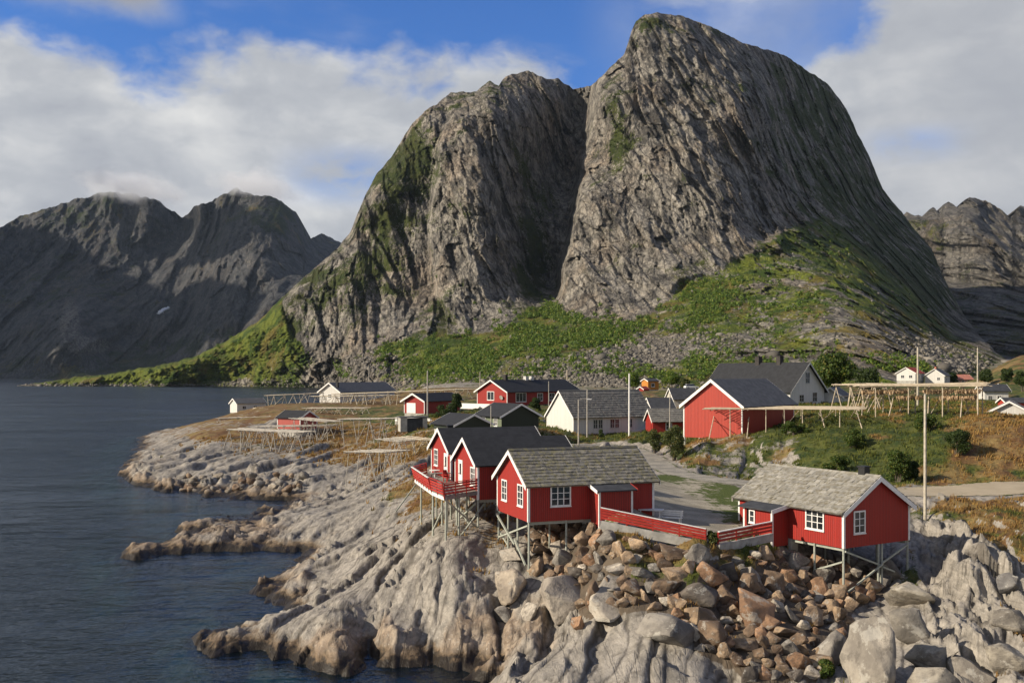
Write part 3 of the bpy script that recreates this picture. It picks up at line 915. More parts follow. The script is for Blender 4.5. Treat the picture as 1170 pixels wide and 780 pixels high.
for a in [(245, 478, 300, .9, .0), (300, 478, 250, .9, .1), (340, 482, 225, .8, .2), (380, 482, 225, .8, .3), (410, 470, 265, .8, .5), (440, 470, 250, .8, .4), (300, 465, 330, .9, .1), (350, 462, 340, .9, .1), (400, 459, 360, 1, .1), (440, 460, 330, 1, .1), (480, 473, 225, .8, .8), (520, 470, 225, .9, .8),
          (470, 495, 170, .6, .4), (500, 490, 170, .6, .5), (545, 490, 160, .7, .5), (590, 492, 150, .6, .5), (545, 465, 250, .8, .7), (600, 470, 210, .7, .7), (640, 497, 160, .8, .5), (700, 500, 160, .8, .6), (740, 500, 150, .8, .6), (760, 495, 165, .7, .5),
          (450, 452, 450, .9, .3), (520, 450, 480, .9, .4), (600, 448, 450, .9, .4), (700, 448, 380, .8, .4), (760, 446, 330, .8, .4), (820, 446, 290, .8, .5), (880, 446, 260, .8, .6), (960, 446, 250, .8, .7), (1040, 440, 330, .8, .5), (1100, 440, 330, .8, .5), (430, 449, 600, .5, .3),
          (470, 447, 800, .5, .5), (560, 447, 720, .5, .5), (700, 446, 640, .5, .5), (850, 446, 540, .5, .5), (1000, 443, 440, .6, .5), (1120, 438, 420, .6, .5)]:
    yp(*a)
# second tongue
for a in [(170, 622, .7, 0, 0, .9), (210, 618, .9, 0, 0, .9), (260, 613, 1.0, 0, 0, .9), (225, 601, .55, 0, 0, .9), (280, 592, .9, 0, 0, .8), (250, 622, .8, 0, 0, .9), (320, 584, 1.0, 0, 0, .6), (300, 612, .9, 0, 0, .8), (330, 610, 1.4, 0, 0, .5), (360, 600, 2.2, 0, 0, .2), (395, 585, 2.9, 0), (430, 568, 3.8, .1), (420, 590, 3.1), (400, 612, 1.9, 0, 0, .3), (370, 625, .7, 0, 0, .5),
          (440, 600, 3.3, .05), (460, 575, 4.3, .3), (455, 560, 4.8, .75, .1), (480, 575, 4.6, .75, .1), (375, 580, 2.3, 0), (400, 570, 2.7, .1), (350, 585, 1.7, 0, 0, .3)]:
    zp(*a)
# third and fourth whalebacks
for a in [(365, 642, 1.1, 0, 0, .5), (330, 660, .8, 0, 0, .6), (300, 683, .35, 0, 0, .8), (345, 672, .8, 0, 0, .7), (390, 630, 2.2), (430, 612, 3.4, .05), (460, 612, 4.5, .2), (497, 603, 5.6, .4, .1), (510, 613, 5.8, .3, .1), (535, 606, 6.0, .35, .2), (560, 612, 5.7, .5, .1), (480, 618, 4.9, .1), (340, 690, .7, 0, 0, .4), (390, 660, 1.9, 0, 0, .2), (420, 650, 2.4), (300, 710, 1.0), (260, 723, .5, 0, 0, .4),
          (350, 700, 1.6), (400, 680, 2.3), (460, 652, 3.6), (485, 660, 3.8), (510, 637, 5.0, .25, .0), (560, 637, 4.7, .3, 0), (603, 655, 4.25, .1), (300, 737, .5, 0, 0, .9), (400, 738, 1.0, 0, 0, .9), (480, 735, 1.1, 0, 0, .8), (400, 710, 1.7, 0, 0, .3), (460, 695, 2.2, 0, 0, .1), (520, 682, 3.3), (560, 665, 3.6, .1), (440, 720, 1.4, 0, 0, .7), (340, 725, 1.0, 0, 0, .5),
          (530, 722, 1.5, 0, 0, .8), (580, 710, 2.0, 0, 0, .8), (600, 690, 2.9, .1, 0, .4), (560, 748, .7, 0, 0, .9), (620, 720, 2.1, .0, 0, .7), (640, 690, 3.2, .0, .2, .4), (590, 675, 3.4, .1, 0, .1), (510, 748, .7, 0, 0, .9),
          (570, 778, 1.3), (620, 760, 2.3), (660, 740, 2.9), (700, 720, 3.4), (750, 735, 3.2), (700, 760, 2.6), (760, 770, 2.4), (800, 760, 2.5, .1), (840, 770, 2.1, .2, .5), (620, 790, 1.8), (700, 800, 1.8), (800, 810, 1.6)]:
    zp(*a)
# rock fill below the yard
for a in [(650, 660, 4.4), (690, 680, 4.2, 0, 0, .3), (640, 625, 5.2), (690, 625, 6.5, .1, .3), (660, 610, 6.6, .2, .5), (700, 604, 7.65, 1.3, .3), (730, 611, 7.3, 1.3, .3), (760, 619, 7.0, 1.3, .3), (785, 625, 6.85, 1.3, .3), (808, 626, 6.7, 1.3, .4), (823, 629, 6.5, 1.2, .5), (850, 621, 6.5, 1.2, .6), (870, 617, 6.5, 1.2, .6), (860, 625, 6.1, .6, .5), (760, 650, 5.2), (820, 660, 4.8), (760, 690, 4.2), (830, 700, 3.6), (880, 660, 4.6), (930, 640, 4.6), (900, 700, 3.4), (860, 735, 2.9),
          (930, 735, 2.6), (965, 686, 3.0), (1000, 665, 3.4, .1, .3), (1040, 655, 4.0, .5, .6), (960, 650, 4.2), (1000, 640, 4.4)]:
    zp(*a)
# yard and road
for a in [(690, 590, 7.95, .3, .5), (640, 590, 7.2, .1, .4), (750, 590, 7.55), (800, 600, 7.1), (838, 605, 6.8, .1, .5), (780, 560, 7.3), (830, 570, 7.0, .4, .8), (760, 545, 7.3), (800, 545, 7.1), (840, 551, 6.9), (720, 540, 7.2, .4, .6), (690, 512, 7.2, .2, .5), (740, 516, 7.1, .2, .5), (640, 508, 7.4, .5, .4), (600, 530, 7.2, .5, .4), (560, 540, 7.2, .6, .3),
          (900, 556, 7.0, .1, .5), (960, 560, 7.1, .0, .5), (1050, 562, 7.2), (1100, 560, 7.4), (1170, 556, 7.6), (1250, 556, 7.8), (1060, 572, 7.1, .3, .2), (1100, 573, 7.2, .8, .1), (1170, 572, 7.5, .9, .1), (1250, 575, 7.7, .9, .1)]:
    zp(*a)
# bluff, hill with racks and shrubs on the right
for a in [(790, 525, 121, .7, .5), (783, 518, 127, .7, .5), (800, 512, 124, .5, .3), (840, 506, 124, .6, .3), (880, 500, 122, .7, .7), (800, 500, 140, .8, .5), (830, 498, 150, .8, .6), (880, 490, 133, .8, .7), (840, 535, 118.5, .5, .5), (880, 538, 114, .5, .5), (885, 515, 119, .3, .4),
          (930, 545, 107, .8, .8), (940, 520, 113, .9, .8), (940, 500, 120, .9, .7), (1000, 545, 104, .8, .8), (1000, 520, 111, 1, .8), (1000, 495, 119, .9, .6), (1000, 478, 128, .9, .5), (960, 482, 130, .9, .7), (1060, 545, 101, .9, .6), (1060, 520, 107, 1, .7), (1060, 490, 117, .9, .6), (1060, 478, 126, .9, .7), (1110, 540, 102, .9, .5),
          (1110, 515, 106, .8, .1), (1110, 490, 113, 1, .2), (1110, 478, 124, 1, .3), (1165, 540, 101, .9, .4), (1165, 515, 105, .9, .0), (1165, 495, 109, 1, .0), (1165, 484, 118, 1, .1), (1250, 530, 100, .9, .2), (1250, 490, 112, 1, .1), (920, 465, 170, .8, .6), (980, 462, 180, .8, .6), (1060, 460, 185, .8, .5), (1130, 470, 170, .9, .4), (1170, 475, 160, .9, .3),
          (860, 470, 165, .7, .6), (1130, 455, 230, .8, .5), (1060, 442, 300, .8, .5), (1000, 445, 260, .8, .5), (1170, 440, 270, .9, .6), (1140, 418, 330, 1, .35), (1172, 405, 345, 1, .3), (1230, 398, 360, 1, .3), (1115, 436, 330, .9, .5), (1300, 410, 360, 1, .3), (1400, 430, 330, .9, .4), (1200, 420, 420, .9, .4), (1300, 425, 500, .8, .4)]:
    yp(*a)
# crag at the lower right
for a in [(1075, 582, 6.9, 1.0, .2), (1110, 590, 6.6, 1.0, .2), (1160, 590, 6.9, 1.0, .3), (1060, 610, 5.6, .1, .3), (1075, 640, 4.7, .0), (1100, 620, 6.1), (1130, 610, 6.4, .8, .4), (1110, 660, 4.9), (1080, 680, 3.6), (1120, 700, 3.5), (1150, 650, 5.2, .1), (1165, 620, 6.3, .7), (1170, 690, 3.8, .2, .4), (1165, 740, 2.9, .6, .2), (1140, 770, 2.3, .4, .3),
          (1060, 720, 2.7), (1090, 750, 2.4, .1), (1050, 770, 1.9, .1), (1000, 760, 1.9, .1, .5), (960, 770, 1.8, .3, .8), (900, 780, 1.8, .2, .6), (1250, 620, 6.5, .4, .2), (1250, 700, 4.0, .4, .2), (1250, 780, 2.6, .4, .2), (1000, 860, .6), (1200, 880, 1.5), (850, 880, .5), (1400, 700, 6, .5, .2), (1400, 850, 3, .5, .2), (1400, 580, 9, .8, .2), (700, 900, .1), (1400, 500, 11, .9, .2)]:
    zp(*a)
for a in [(160, 700, 9, .6, .5), (300, 600, 14, .6, .5), (500, 700, 20, .6, .5), (300, 1000, 20, .5, .5), (0, 1000, 9, .5, .5), (500, 1000, 30, .5, .5), (120, 130, 11, .9, .2), (200, 250, 16, .9, .3), (0, 30, 1, 0), (40, 30, 2, .3), (-40, 30, -5), (70, 60, 6, .5)]:
    wp(*a)

for a in [(238, 581, 1.0), (268, 580, 1.2), (298, 577, 1.0), (318, 575, 0.6), (222, 588, 1.2), (285, 640, 1.4), (318, 640, 1.2), (338, 637, 0.8), (265, 662, 1.6), (298, 653, 1.2), (240, 645, 2.0), (268, 700, 1.1), (298, 699, 0.8), (240, 702, 1.8)]:
    p = at_z(a[0], a[1], 0)
    wp(p.x, p.y, -a[2])
LA = np.array(LP)
uv = lambda x, y: np.stack([np.asarray(x) / np.asarray(y) * 9.0, 3.2 * np.log(np.asarray(y))], -1)
luv = uv(LA[:, 0], LA[:, 1])
H_TPS = TPS(luv, LA[:, 2], 0.012)
u_ax = np.arange(-330, 1480.1, 2.0)                   # columns of the mesh: bearings
v_ax = np.exp(np.arange(math.log(31.0), math.log(1050.0), 0.0048))   # rows: distances
TY = np.repeat(v_ax[:, None], len(u_ax), 1)
TX = (u_ax[None] - CX) / F * TY
# smooth height on a coarser grid, then enlarged
cs = 4
cu = np.concatenate([np.arange(0, len(u_ax), cs), [len(u_ax) - 1]])
cvv = np.concatenate([np.arange(0, len(v_ax), cs), [len(v_ax) - 1]])


def enlarge(small):
    a = np.empty((len(cvv), len(u_ax)))
    for i in range(len(cvv)):
        a[i] = np.interp(np.arange(len(u_ax)), cu, small[i])
    b = np.empty((len(v_ax), len(u_ax)))
    lo = np.clip(np.searchsorted(cvv, np.arange(len(v_ax)), 'right') - 1, 0, len(cvv) - 2)
    w = (np.arange(len(v_ax)) - cvv[lo]) / np.maximum(cvv[lo + 1] - cvv[lo], 1)
    b = a[lo] * (1 - w[:, None]) + a[lo + 1] * w[:, None]
    return b


cX, cY = TX[np.ix_(cvv, cu)], TY[np.ix_(cvv, cu)]
CUV = uv(cX, cY)
HS = enlarge(H_TPS(CUV[..., 0], CUV[..., 1]))
# masks by inverse distance
def idw(vals, power=3.0):
    c = CUV.reshape(-1, 2)
    o = np.empty(len(c))
    for i in range(0, len(c), 8000):
        dd = np.hypot(c[i:i + 8000, None, 0] - luv[None, :, 0], c[i:i + 8000, None, 1] - luv[None, :, 1]) + 1e-3
        w = dd ** -power
        o[i:i + 8000] = (w * vals[None]).sum(1) / w.sum(1)
    return enlarge(o.reshape(cX.shape))


TURF = idw(LA[:, 3])
LUSH = np.clip(idw(LA[:, 4]) + 0.10, 0, 1)
WARM = idw(LA[:, 5])
HS = np.clip(HS, -30, 60)

# level ground: yard, roads, house platforms (world polygons)
YARD = [at_z(*a)[:2] for a in [(700, 588, 7.75), (690, 594, 7.95), (700, 597, 7.85), (760, 607, 7.4), (815, 616, 6.95), (846, 604, 6.8), (846, 560, 6.9), (835, 553, 6.9), (800, 546, 7.0), (760, 541, 7.1), (746, 545, 7.2)]]
ROAD_C = [at_z(*a) for a in [(640, 507.5, 7.4), (690, 508.5, 7.2), (722, 513, 7.15), (745, 523, 7.08), (757, 534, 7.02), (778, 541.5, 6.95), (808, 546.5, 6.9), (845, 551, 6.9), (900, 556, 7.0), (960, 560, 7.08), (1010, 562, 7.15), (1060, 562, 7.22), (1110, 560, 7.4), (1170, 556, 7.6), (1260, 554, 7.8)]]
ROAD_W = [3.6, 3.6, 3.6, 3.4, 3.4, 3.6, 4.0, 4.4, 4.4, 4.6, 5.4, 7.2, 8.0, 8.4, 8.6]


def poly_dist(X, Y, line):
    """distance to a polyline and position along it (segment index + fraction)"""
    best = np.full(X.shape, 1e9)
    pos = np.zeros(X.shape)
    for i in range(len(line) - 1):
        ax, ay = line[i][0], line[i][1]
        bx, by = line[i + 1][0], line[i + 1][1]
        L2 = (bx - ax) ** 2 + (by - ay) ** 2
        t = np.clip(((X - ax) * (bx - ax) + (Y - ay) * (by - ay)) / L2, 0, 1)
        dd = np.hypot(X - ax - t * (bx - ax), Y - ay - t * (by - ay))
        pos = np.where(dd < best, i + t, pos)
        best = np.minimum(best, dd)
    return best, pos


RD, RPOS = poly_dist(TX, TY, ROAD_C)
RWID = np.interp(RPOS, np.arange(len(ROAD_W)), ROAD_W) / 2
roadm = sstep(1.6, 0.0, RD - RWID)
RZ = np.interp(RPOS, np.arange(len(ROAD_C)), [p.z for p in ROAD_C])
HS = HS * (1 - roadm) + RZ * roadm
yc = np.array(YARD).mean(0)
yard_d, _ = poly_dist(TX, TY, YARD + [YARD[0]])
yin = in_poly(TX, TY, YARD)
yardm = np.where(yin, 1.0, sstep(1.0, 0.0, yard_d))
flat = np.maximum(roadm, yardm)

turf_s = np.clip(TURF, 0, 1)
# rock relief
ca, sa_ = math.cos(R(17)), math.sin(R(17))
AL = -TX * -sa_ + TY * ca                 # along the whalebacks
AC = TX * ca - TY * sa_                   # across
land = sstep(-2.0, 1.0, HS)
rocky = (1 - 0.72 * sstep(0.35, 0.75, turf_s)) * (1 - 0.985 * flat)
near = sstep(330, 120, TY)
w1 = 1.1 * fbm(TX / 6, TY / 6, 3, seed=61)
HS = HS + (0.55 * fbm(AC / 5.5, AL / 10, 4, 0.55, seed=121) + 0.25 * np.clip(fbm(AC / 2.2, AL / 3.0, 3, seed=122), 0, 1)) * sstep(-1.6, -0.2, HS) * sstep(2.2, 0.8, HS)
wm = sstep(0.25, 0.8, WARM + 0.5 * fbm(TX / 5, TY / 5, 3, seed=71))      # blocky lower flanks
hgt_c = sstep(0.2, 3.0, HS)
hsh = lambda k: PERM[k.astype(np.int32) & 255] / 255.0 - 0.5


def slabs(c, l, wid, ln, seed, dip=1.0):
    """long sheets of rock laid like shingles along the strike: level, dip and the joint lines between them"""
    k = np.floor(c / wid)
    f = c / wid - k
    off = hsh(k * 13 + seed) * ln * 3
    j = np.floor((l + off) / ln)
    g = (l + off) / ln - j
    idn = PERM[(PERM[(k.astype(np.int32) + seed) & 255] + j.astype(np.int32)) & 255]
    lvl = PERM[(idn + 11) & 255] / 255.0 - 0.5
    dp = PERM[(idn + 77) & 255] / 255.0
    tl = PERM[(idn + 150) & 255] / 255.0 - 0.5
    v = lvl * 0.75 + dip * (0.35 + 0.65 * dp) * (f - 0.5) + tl * 0.7 * (g - 0.5) - 0.35 * (np.abs(f - 0.45) ** 2) * 2
    e = np.minimum(np.minimum(f, 1 - f) * wid, np.minimum(g, 1 - g) * ln * 0.8)
    v = v * (0.55 + 0.45 * sstep(0.0, 0.07 * wid + 0.06, e))
    return v, e


cA = AC + 2.6 * fbm(AC / 15, AL / 46, 3, 0.5, seed=111) + 0.22 * fbm(TX / 1.5, TY / 3.5, 2, seed=112)
lA = AL + 1.6 * fbm(AC / 5, AL / 9, 2, seed=113)
cA = cA + 1.3 * fbm(AC / 4.5, AL / 17, 2, 0.5, seed=118)
v1, e1 = slabs(cA, lA, 3.9, 11.0, 3)
v2, e2 = slabs(cA + 0.15 * w1, lA + 3, 1.15, 4.2, 41)
v3, e3 = slabs(cA + 0.4 * lA, lA - 0.3 * cA, 0.55, 1.5, 90, 0.6)
big = fbm(AC / 11, AL / 34, 3, 0.45, seed=3)
amp1 = 0.42 + 0.80 * sstep(-0.35, 0.45, fbm(AC / 12, AL / 16, 3, 0.5, seed=131))
D = big * 0.45 + amp1 * v1 * (0.52 + 0.36 * hgt_c) + v2 * (0.20 + 0.22 * wm) + v3 * (0.035 + 0.15 * wm) * near
D += 0.55 * wm * near * facet((AC + 0.2 * w1) / 1.5, (AL + 0.3 * w1) / 1.7, 32, 1.7)
crk = sstep(0.16, 0.0, e1) * (0.35 + 0.65 * sstep(0.4, 0.9, amp1))
crk2 = sstep(0.09, 0.0, e2)
D += -crk * 0.28 - crk2 * (0.09 + 0.10 * wm)
D += 0.035 * fbm(TX / 0.9, TY / 0.9, 3, 0.55, seed=73) * near + 0.16 * sstep(-0.5, 0.4, HS) * sstep(2.0, 0.6, HS)
HEAP = [(606, 600), (650, 596), (690, 609), (720, 617), (770, 630), (812, 641), (850, 637), (885, 631), (925, 638), (985, 644), (1030, 650), (1010, 680), (975, 694), (968, 734), (930, 775), (860, 780), (838, 756), (800, 744), (770, 704),
        (735, 694), (700, 694), (670, 704), (640, 664), (622, 659), (606, 640)]
HPX, HPY = CX + F * TX / TY, CY + F * (CZ - HS) / TY
calm = in_poly(HPX, HPY, HEAP) & (TY < 90)
for _ in range(1):                       # weathered edges
    D[1:-1] = (D[:-2] + 2 * D[1:-1] + D[2:]) / 4
    D[:, 1:-1] = (D[:, :-2] + 2 * D[:, 1:-1] + D[:, 2:]) / 4
steep = sstep(0.28, 0.6, np.hypot(np.gradient(HS, axis=1) / (TY * 2.0 / F), np.gradient(HS, axis=0) / np.gradient(TY, axis=0)))
blk = np.clip(wm + steep, 0, 1)
D = D + (0.06 + 0.16 * blk) * near * facet((AC + 0.1 * w1) / 0.8, (AL + 0.2 * w1) / 1.0, 36, 1.6) + 0.55 * blk * near * facet((AC + 0.25 * w1) / 2.0, (AL + 0.3 * w1) / 1.8, 37, 1.7)
D = D * (1 + 0.9 * sstep(118, 135, TY) * near)
D = np.where(D < 0, D * (0.35 + 0.65 * sstep(0.0, 1.8, HS)), D)
D = D * np.where(calm, 0.2, 1.0) * (0.8 + 0.2 * sstep(0.3, 2.6, HS))
# the crag at the right: upright ribs
crag = sstep(1040, 1075, CX + F * TX / TY) * sstep(90, 80, TY) * (1 - flat)
D += crag * (0.6 * (ridged(TX / 1.9 + 0.3 * w1, TY / 7.5, 2, 0.5, seed=81) - 0.8) + 1.0 * facet(TX / 1.6 + 0.2 * w1, TY / 3.6, 83, 1.7) + 0.5 * facet(TX / 0.7, TY / 1.4, 84, 1.6))
# far ground is calmer but still uneven
farc = 1 - near
D = D * (near + 0.9 * farc)
# the sloping rock bluff below the red boathouse
HN = HS + D * rocky * land * 0.95 + (1 - land) * 0.25 * D
turf_bump = (0.16 * fbm(TX / 1.6, TY / 1.6, 4, 0.6, seed=87) + 0.22 * fbm(TX / 6, TY / 6, 3, seed=88)) * sstep(0.3, 0.7, turf_s) * (1 - flat)
HN = HN + turf_bump
TZ = HN
slope_y, slope_x = np.gradient(TZ)
stepx = TY * 2.0 / F
stepy = np.gradient(TY, axis=0)
slp = np.hypot(slope_x / stepx, slope_y / stepy)
turf_final = turf_s - 0.55 * sstep(0.55, 1.3, slp) - 0.5 * sstep(1.4, 0.7, TZ)
turf_final = turf_final * (1 - flat) - 0.25 * flat + 0.35 * np.clip(-D, 0, 1) * rocky * sstep(2.2, 3.5, TZ) * sstep(0.02, 0.2, turf_s)
gverge = flat * 0.0
me = np_mesh("ground", np.stack([TX, TY, TZ], -1).reshape(-1, 3), grid_faces(*TX.shape))
set_attr(me, 'turf', turf_final)
set_attr(me, 'lush', LUSH)
set_attr(me, 'warm', WARM)
set_attr(me, 'soil', calm * 1.0)
set_attr(me, 'crack', np.clip(crk + 0.8 * crk2 * near, 0, 1) * rocky)
ground = tag(link_mesh("ground", me, M['shore'], smooth=False), kind='structure')
LNV = np.log(v_ax)


def height(x, y):
    """ground height under a point"""
    x = np.asarray(x, float)
    y = np.asarray(y, float)
    u = np.clip((CX + F * x / y - u_ax[0]) / 2.0, 0, len(u_ax) - 1.001)
    v = np.clip((np.log(y) - LNV[0]) / 0.0048, 0, len(v_ax) - 1.001)
    i, j = v.astype(int), u.astype(int)
    a, b = v - i, u - j
    return TZ[i, j] * (1 - a) * (1 - b) + TZ[i + 1, j] * a * (1 - b) + TZ[i, j + 1] * (1 - a) * b + TZ[i + 1, j + 1] * a * b


def field(A, x, y):
    u = np.clip(np.round((CX + F * np.asarray(x, float) / np.asarray(y, float) - u_ax[0]) / 2.0).astype(int), 0, len(u_ax) - 1)
    v = np.clip(np.round((np.log(np.asarray(y, float)) - LNV[0]) / 0.0048).astype(int), 0, len(v_ax) - 1)
    return A[v, u]


TPY = CY + F * (CZ - TZ) / TY


def spot(px, py):
    """the point of the ground that the photo shows at (px, py)"""
    j = int(np.clip(round((px - u_ax[0]) / 2.0), 0, len(u_ax) - 1))
    r = np.nonzero(TPY[:, j] <= py)[0]
    i = int(r[0]) if len(r) else len(v_ax) - 1
    return Vector((TX[i, j], TY[i, j], TZ[i, j]))


def gz(x, y):
    return float(height(x, y))


# road, gravel yard as draped sheets
def m_gravel(name, a, b, track=False):
    m, t = new_mat(name)
    p = t.n('TexCoord').outputs['Object']
    n = t.noise(p, 0.5, 6, 0.6)
    n2 = t.noise(p, 9.0, 4, 0.7)
    c = t.mix(t.ss(n, 0.35, 0.65), a, b)
    c = t.mix(t.m('MULTIPLY', t.ss(n2, 0.35, 0.7), 0.5), c, tuple(x * 0.55 for x in a))
    ga = t.ss(t.m('ADD', t.attr('weed'), t.m('MULTIPLY', t.m('SUBTRACT', t.noise(p, 1.1, 7, 0.7), 0.5), 1.9)), 0.4, 0.6)
    c = t.mix(ga, c, t.mix(t.ss(n2, 0.3, 0.7), (0.035, 0.055, 0.012), (0.10, 0.12, 0.025)))
    if track:
        xx = t.n('SeparateXYZ', ins={0: p}).outputs[0]
        c = t.mix(t.ss(xx, 31.0, 39.0), c, t.mix(n, (0.30, 0.245, 0.17), (0.46, 0.39, 0.28)))
        c = t.mix(ga, c, t.mix(t.ss(n2, 0.3, 0.7), (0.035, 0.055, 0.012), (0.10, 0.12, 0.025)))
    t.out(t.pbr(c, 0.95, t.bump(n2, 0.6, 0.05), 0.2))
    return m


def drape(name, mask_fn, bx, by, cell, lift, mat, weed=None):
    xs = np.arange(bx[0], bx[1], cell)
    ys = np.arange(by[0], by[1], cell)
    X, Y = np.meshgrid(xs, ys)
    Z = height(X, Y) + lift
    keep = mask_fn(X[:-1, :-1] + cell / 2, Y[:-1, :-1] + cell / 2)
    f = grid_faces(*X.shape)[keep.ravel()]
    used, inv = np.unique(f, return_inverse=True)
    co = np.stack([X, Y, Z], -1).reshape(-1, 3)[used]
    me = np_mesh(name, co, inv.reshape(f.shape))
    set_attr(me, 'weed', weed(co[:, 0], co[:, 1]) if weed else np.zeros(len(co)))
    return tag(link_mesh(name, me, mat, smooth=True), kind='structure')


M['road'] = m_gravel("worn_road", (0.235, 0.22, 0.19), (0.36, 0.33, 0.275), True)
M['yard'] = m_gravel("yard_gravel", (0.28, 0.25, 0.19), (0.42, 0.375, 0.29))


def road_mask(X, Y):
    dd, pos = poly_dist(X, Y, ROAD_C)
    return dd < np.interp(pos, np.arange(len(ROAD_W)), ROAD_W) / 2 + 0.15 * perlin(X * 1.3, Y * 1.3, 5)


def road_weed(X, Y):
    dd, pos = poly_dist(X, Y, ROAD_C)
    return sstep(0.75, 1.05, dd / (np.interp(pos, np.arange(len(ROAD_W)), ROAD_W) / 2)) * 0.7


WEED = [(at_z(*a), r_) for a, r_ in [((832, 570, 6.8), 3.4), ((838, 578, 6.8), 2.2), ((842, 562, 6.8), 4), ((752, 548, 7.1), 4.0), ((840, 600, 6.6), 1.2), ((765, 545, 7.1), 3.5), ((845, 590, 6.8), 2.0), ((700, 600, 7.8), 1.6), ((735, 604, 7.5), 1.5), ((780, 611, 7.2), 1.4)]]


def yard_weed(X, Y):
    o = np.zeros(np.shape(X))
    for p, r_ in WEED:
        o = np.maximum(o, 0.95 * np.exp(-((X - p.x) ** 2 + ((Y - p.y) * 0.6) ** 2) / r_ ** 2))
    return o


drape("road", road_mask, (0, 62), (84, 168), 0.4, 0.045, M['road'], road_weed)
drape("gravel_yard", lambda X, Y: in_poly(X, Y, YARD) & ~road_mask(X, Y), (4, 26), (66, 116), 0.35, 0.035, M['yard'], yard_weed)

# sea
me = bpy.data.meshes.new("sea")
me.from_pydata([(-9000, -200, 0), (9000, -200, 0), (9000, 14000, 0), (-9000, 14000, 0)], [], [(0, 1, 2, 3)])
tag(link_mesh("sea", me, M['sea']), kind='structure')
me = bpy.data.meshes.new("seabed")
me.from_pydata([(-9000, -200, -40), (9000, -200, -40), (9000, 14000, -40), (-9000, 14000, -40)], [], [(0, 1, 2, 3)])
tag(link_mesh("seabed", me, simple("deep_sea_floor", (0.006, 0.012, 0.014), 0.9)), kind='structure')

# ================================================================== building materials
def m_boards(name, col, board=0.16, dirt=0.5, rough=0.55):
    """upright boards with battens; the grain and weathering follow the wall"""
    m, t = new_mat(name)
    tc = t.n('TexCoord')
    p = tc.outputs['Object']
    nn = t.n('SeparateXYZ', ins={0: tc.outputs['Normal']})
    s = t.n('SeparateXYZ', ins={0: p})
    ax = t.m('GREATER_THAN', t.m('ABSOLUTE', nn.outputs[0]), 0.5)
    u = t.m('ADD', t.m('MULTIPLY', s.outputs[1], ax), t.m('MULTIPLY', s.outputs[0], t.m('SUBTRACT', 1.0, ax)))
    k = t.m('DIVIDE', u, board)
    fr = t.m('FRACT', k)
    ed = t.m('MINIMUM', fr, t.m('SUBTRACT', 1.0, fr))
    prof = t.ss(ed, 0.02, 0.14)
    idn = t.n('TexWhiteNoise', noise_dimensions='1D')
    t.put(idn.inputs['W'], t.m('FLOOR', k))
    uv_ = t.n('CombineXYZ', ins={0: t.m('MULTIPLY', u, 6.0), 1: 0.0, 2: t.m('MULTIPLY', s.outputs[2], 0.6)}).outputs[0]
    st = t.noise(uv_, 1.6, 5, 0.65)
    c = t.mix(t.m('MULTIPLY', idn.outputs[0], 0.35), col, tuple(x * 0.62 for x in col))
    c = t.mix(t.m('MULTIPLY', t.ss(st, 0.5, 0.75), dirt), c, tuple(x * 0.5 + 0.03 for x in col))
    c = t.mix(t.m('SUBTRACT', 1.0, prof), c, tuple(x * 0.35 for x in col))
    t.out(t.pbr(c, rough, t.bump(t.m('ADD', prof, t.m('MULTIPLY', st, 0.2)), 0.6, 0.03), 0.3))
    return m


def m_tiles(name, cols, moss=None, rough=0.85):
    """separate slates: each island its own tone"""
    m, t = new_mat(name)
    p = t.n('TexCoord').outputs['Object']
    r = t.n('NewGeometry').outputs['Random Per Island']
    st = [(i / max(1, len(cols) - 1), c) for i, c in enumerate(cols)]
    c = t.ramp(r, st)
    n = t.noise(p, 2.2, 6, 0.65)
    c = t.mix(t.m('MULTIPLY', t.ss(n, 0.45, 0.65), 0.5), c, tuple(x * 0.55 for x in cols[0]))
    if moss:
        c = t.mix(t.m('MULTIPLY', t.ss(t.noise(p, 3.0, 6, 0.7), 0.48, 0.62), 0.8), c, moss)
    t.out(t.pbr(c, rough, t.bump(t.noise(p, 9, 4, 0.6), 0.5, 0.03), 0.25))
    return m


def m_roof(name, col, var=0.3, rough=0.8, ridges=0.0):
    m, t = new_mat(name)
    p = t.n('TexCoord').outputs['Object']
    n = t.noise(p, 1.4, 6, 0.65)
    s = t.n('SeparateXYZ', ins={0: p})
    cx = t.n('CombineXYZ', ins={0: t.m('MULTIPLY', s.outputs[0], 3.0), 1: t.m('MULTIPLY', s.outputs[1], 0.5), 2: 0.0}).outputs[0]
    st = t.noise(cx, 1.2, 4, 0.6)
    c = t.mix(t.m('ADD', t.m('MULTIPLY', t.ss(n, 0.35, 0.65), 0.6), t.m('MULTIPLY', st, 0.4)), tuple(x * (1 - var) for x in col), tuple(min(1, x * (1 + var)) for x in col))
    row = t.m('FRACT', t.m('DIVIDE', s.outputs[2], 0.16))
    h = t.m('ADD', t.ss(row, 0.0, 0.25), t.m('MULTIPLY', n, 0.5))
    t.out(t.pbr(c, rough, t.bump(h, 0.5, 0.025), 0.3))
    return m


def m_wood(name, a, b, rough=0.85, sc=1.0):
    m, t = new_mat(name)
    p = t.n('TexCoord').outputs['Object']
    n = t.noise(p, 3.0 * sc, 5, 0.65)
    r = t.n('NewGeometry').outputs['Random Per Island']
    c = t.mix(t.ss(t.m('ADD', t.m('MULTIPLY', n, 0.6), t.m('MULTIPLY', r, 0.4)), 0.3, 0.7), a, b)
    t.out(t.pbr(c, rough, t.bump(t.noise(p, 18, 4, 0.6), 0.4, 0.01), 0.2))
    return m


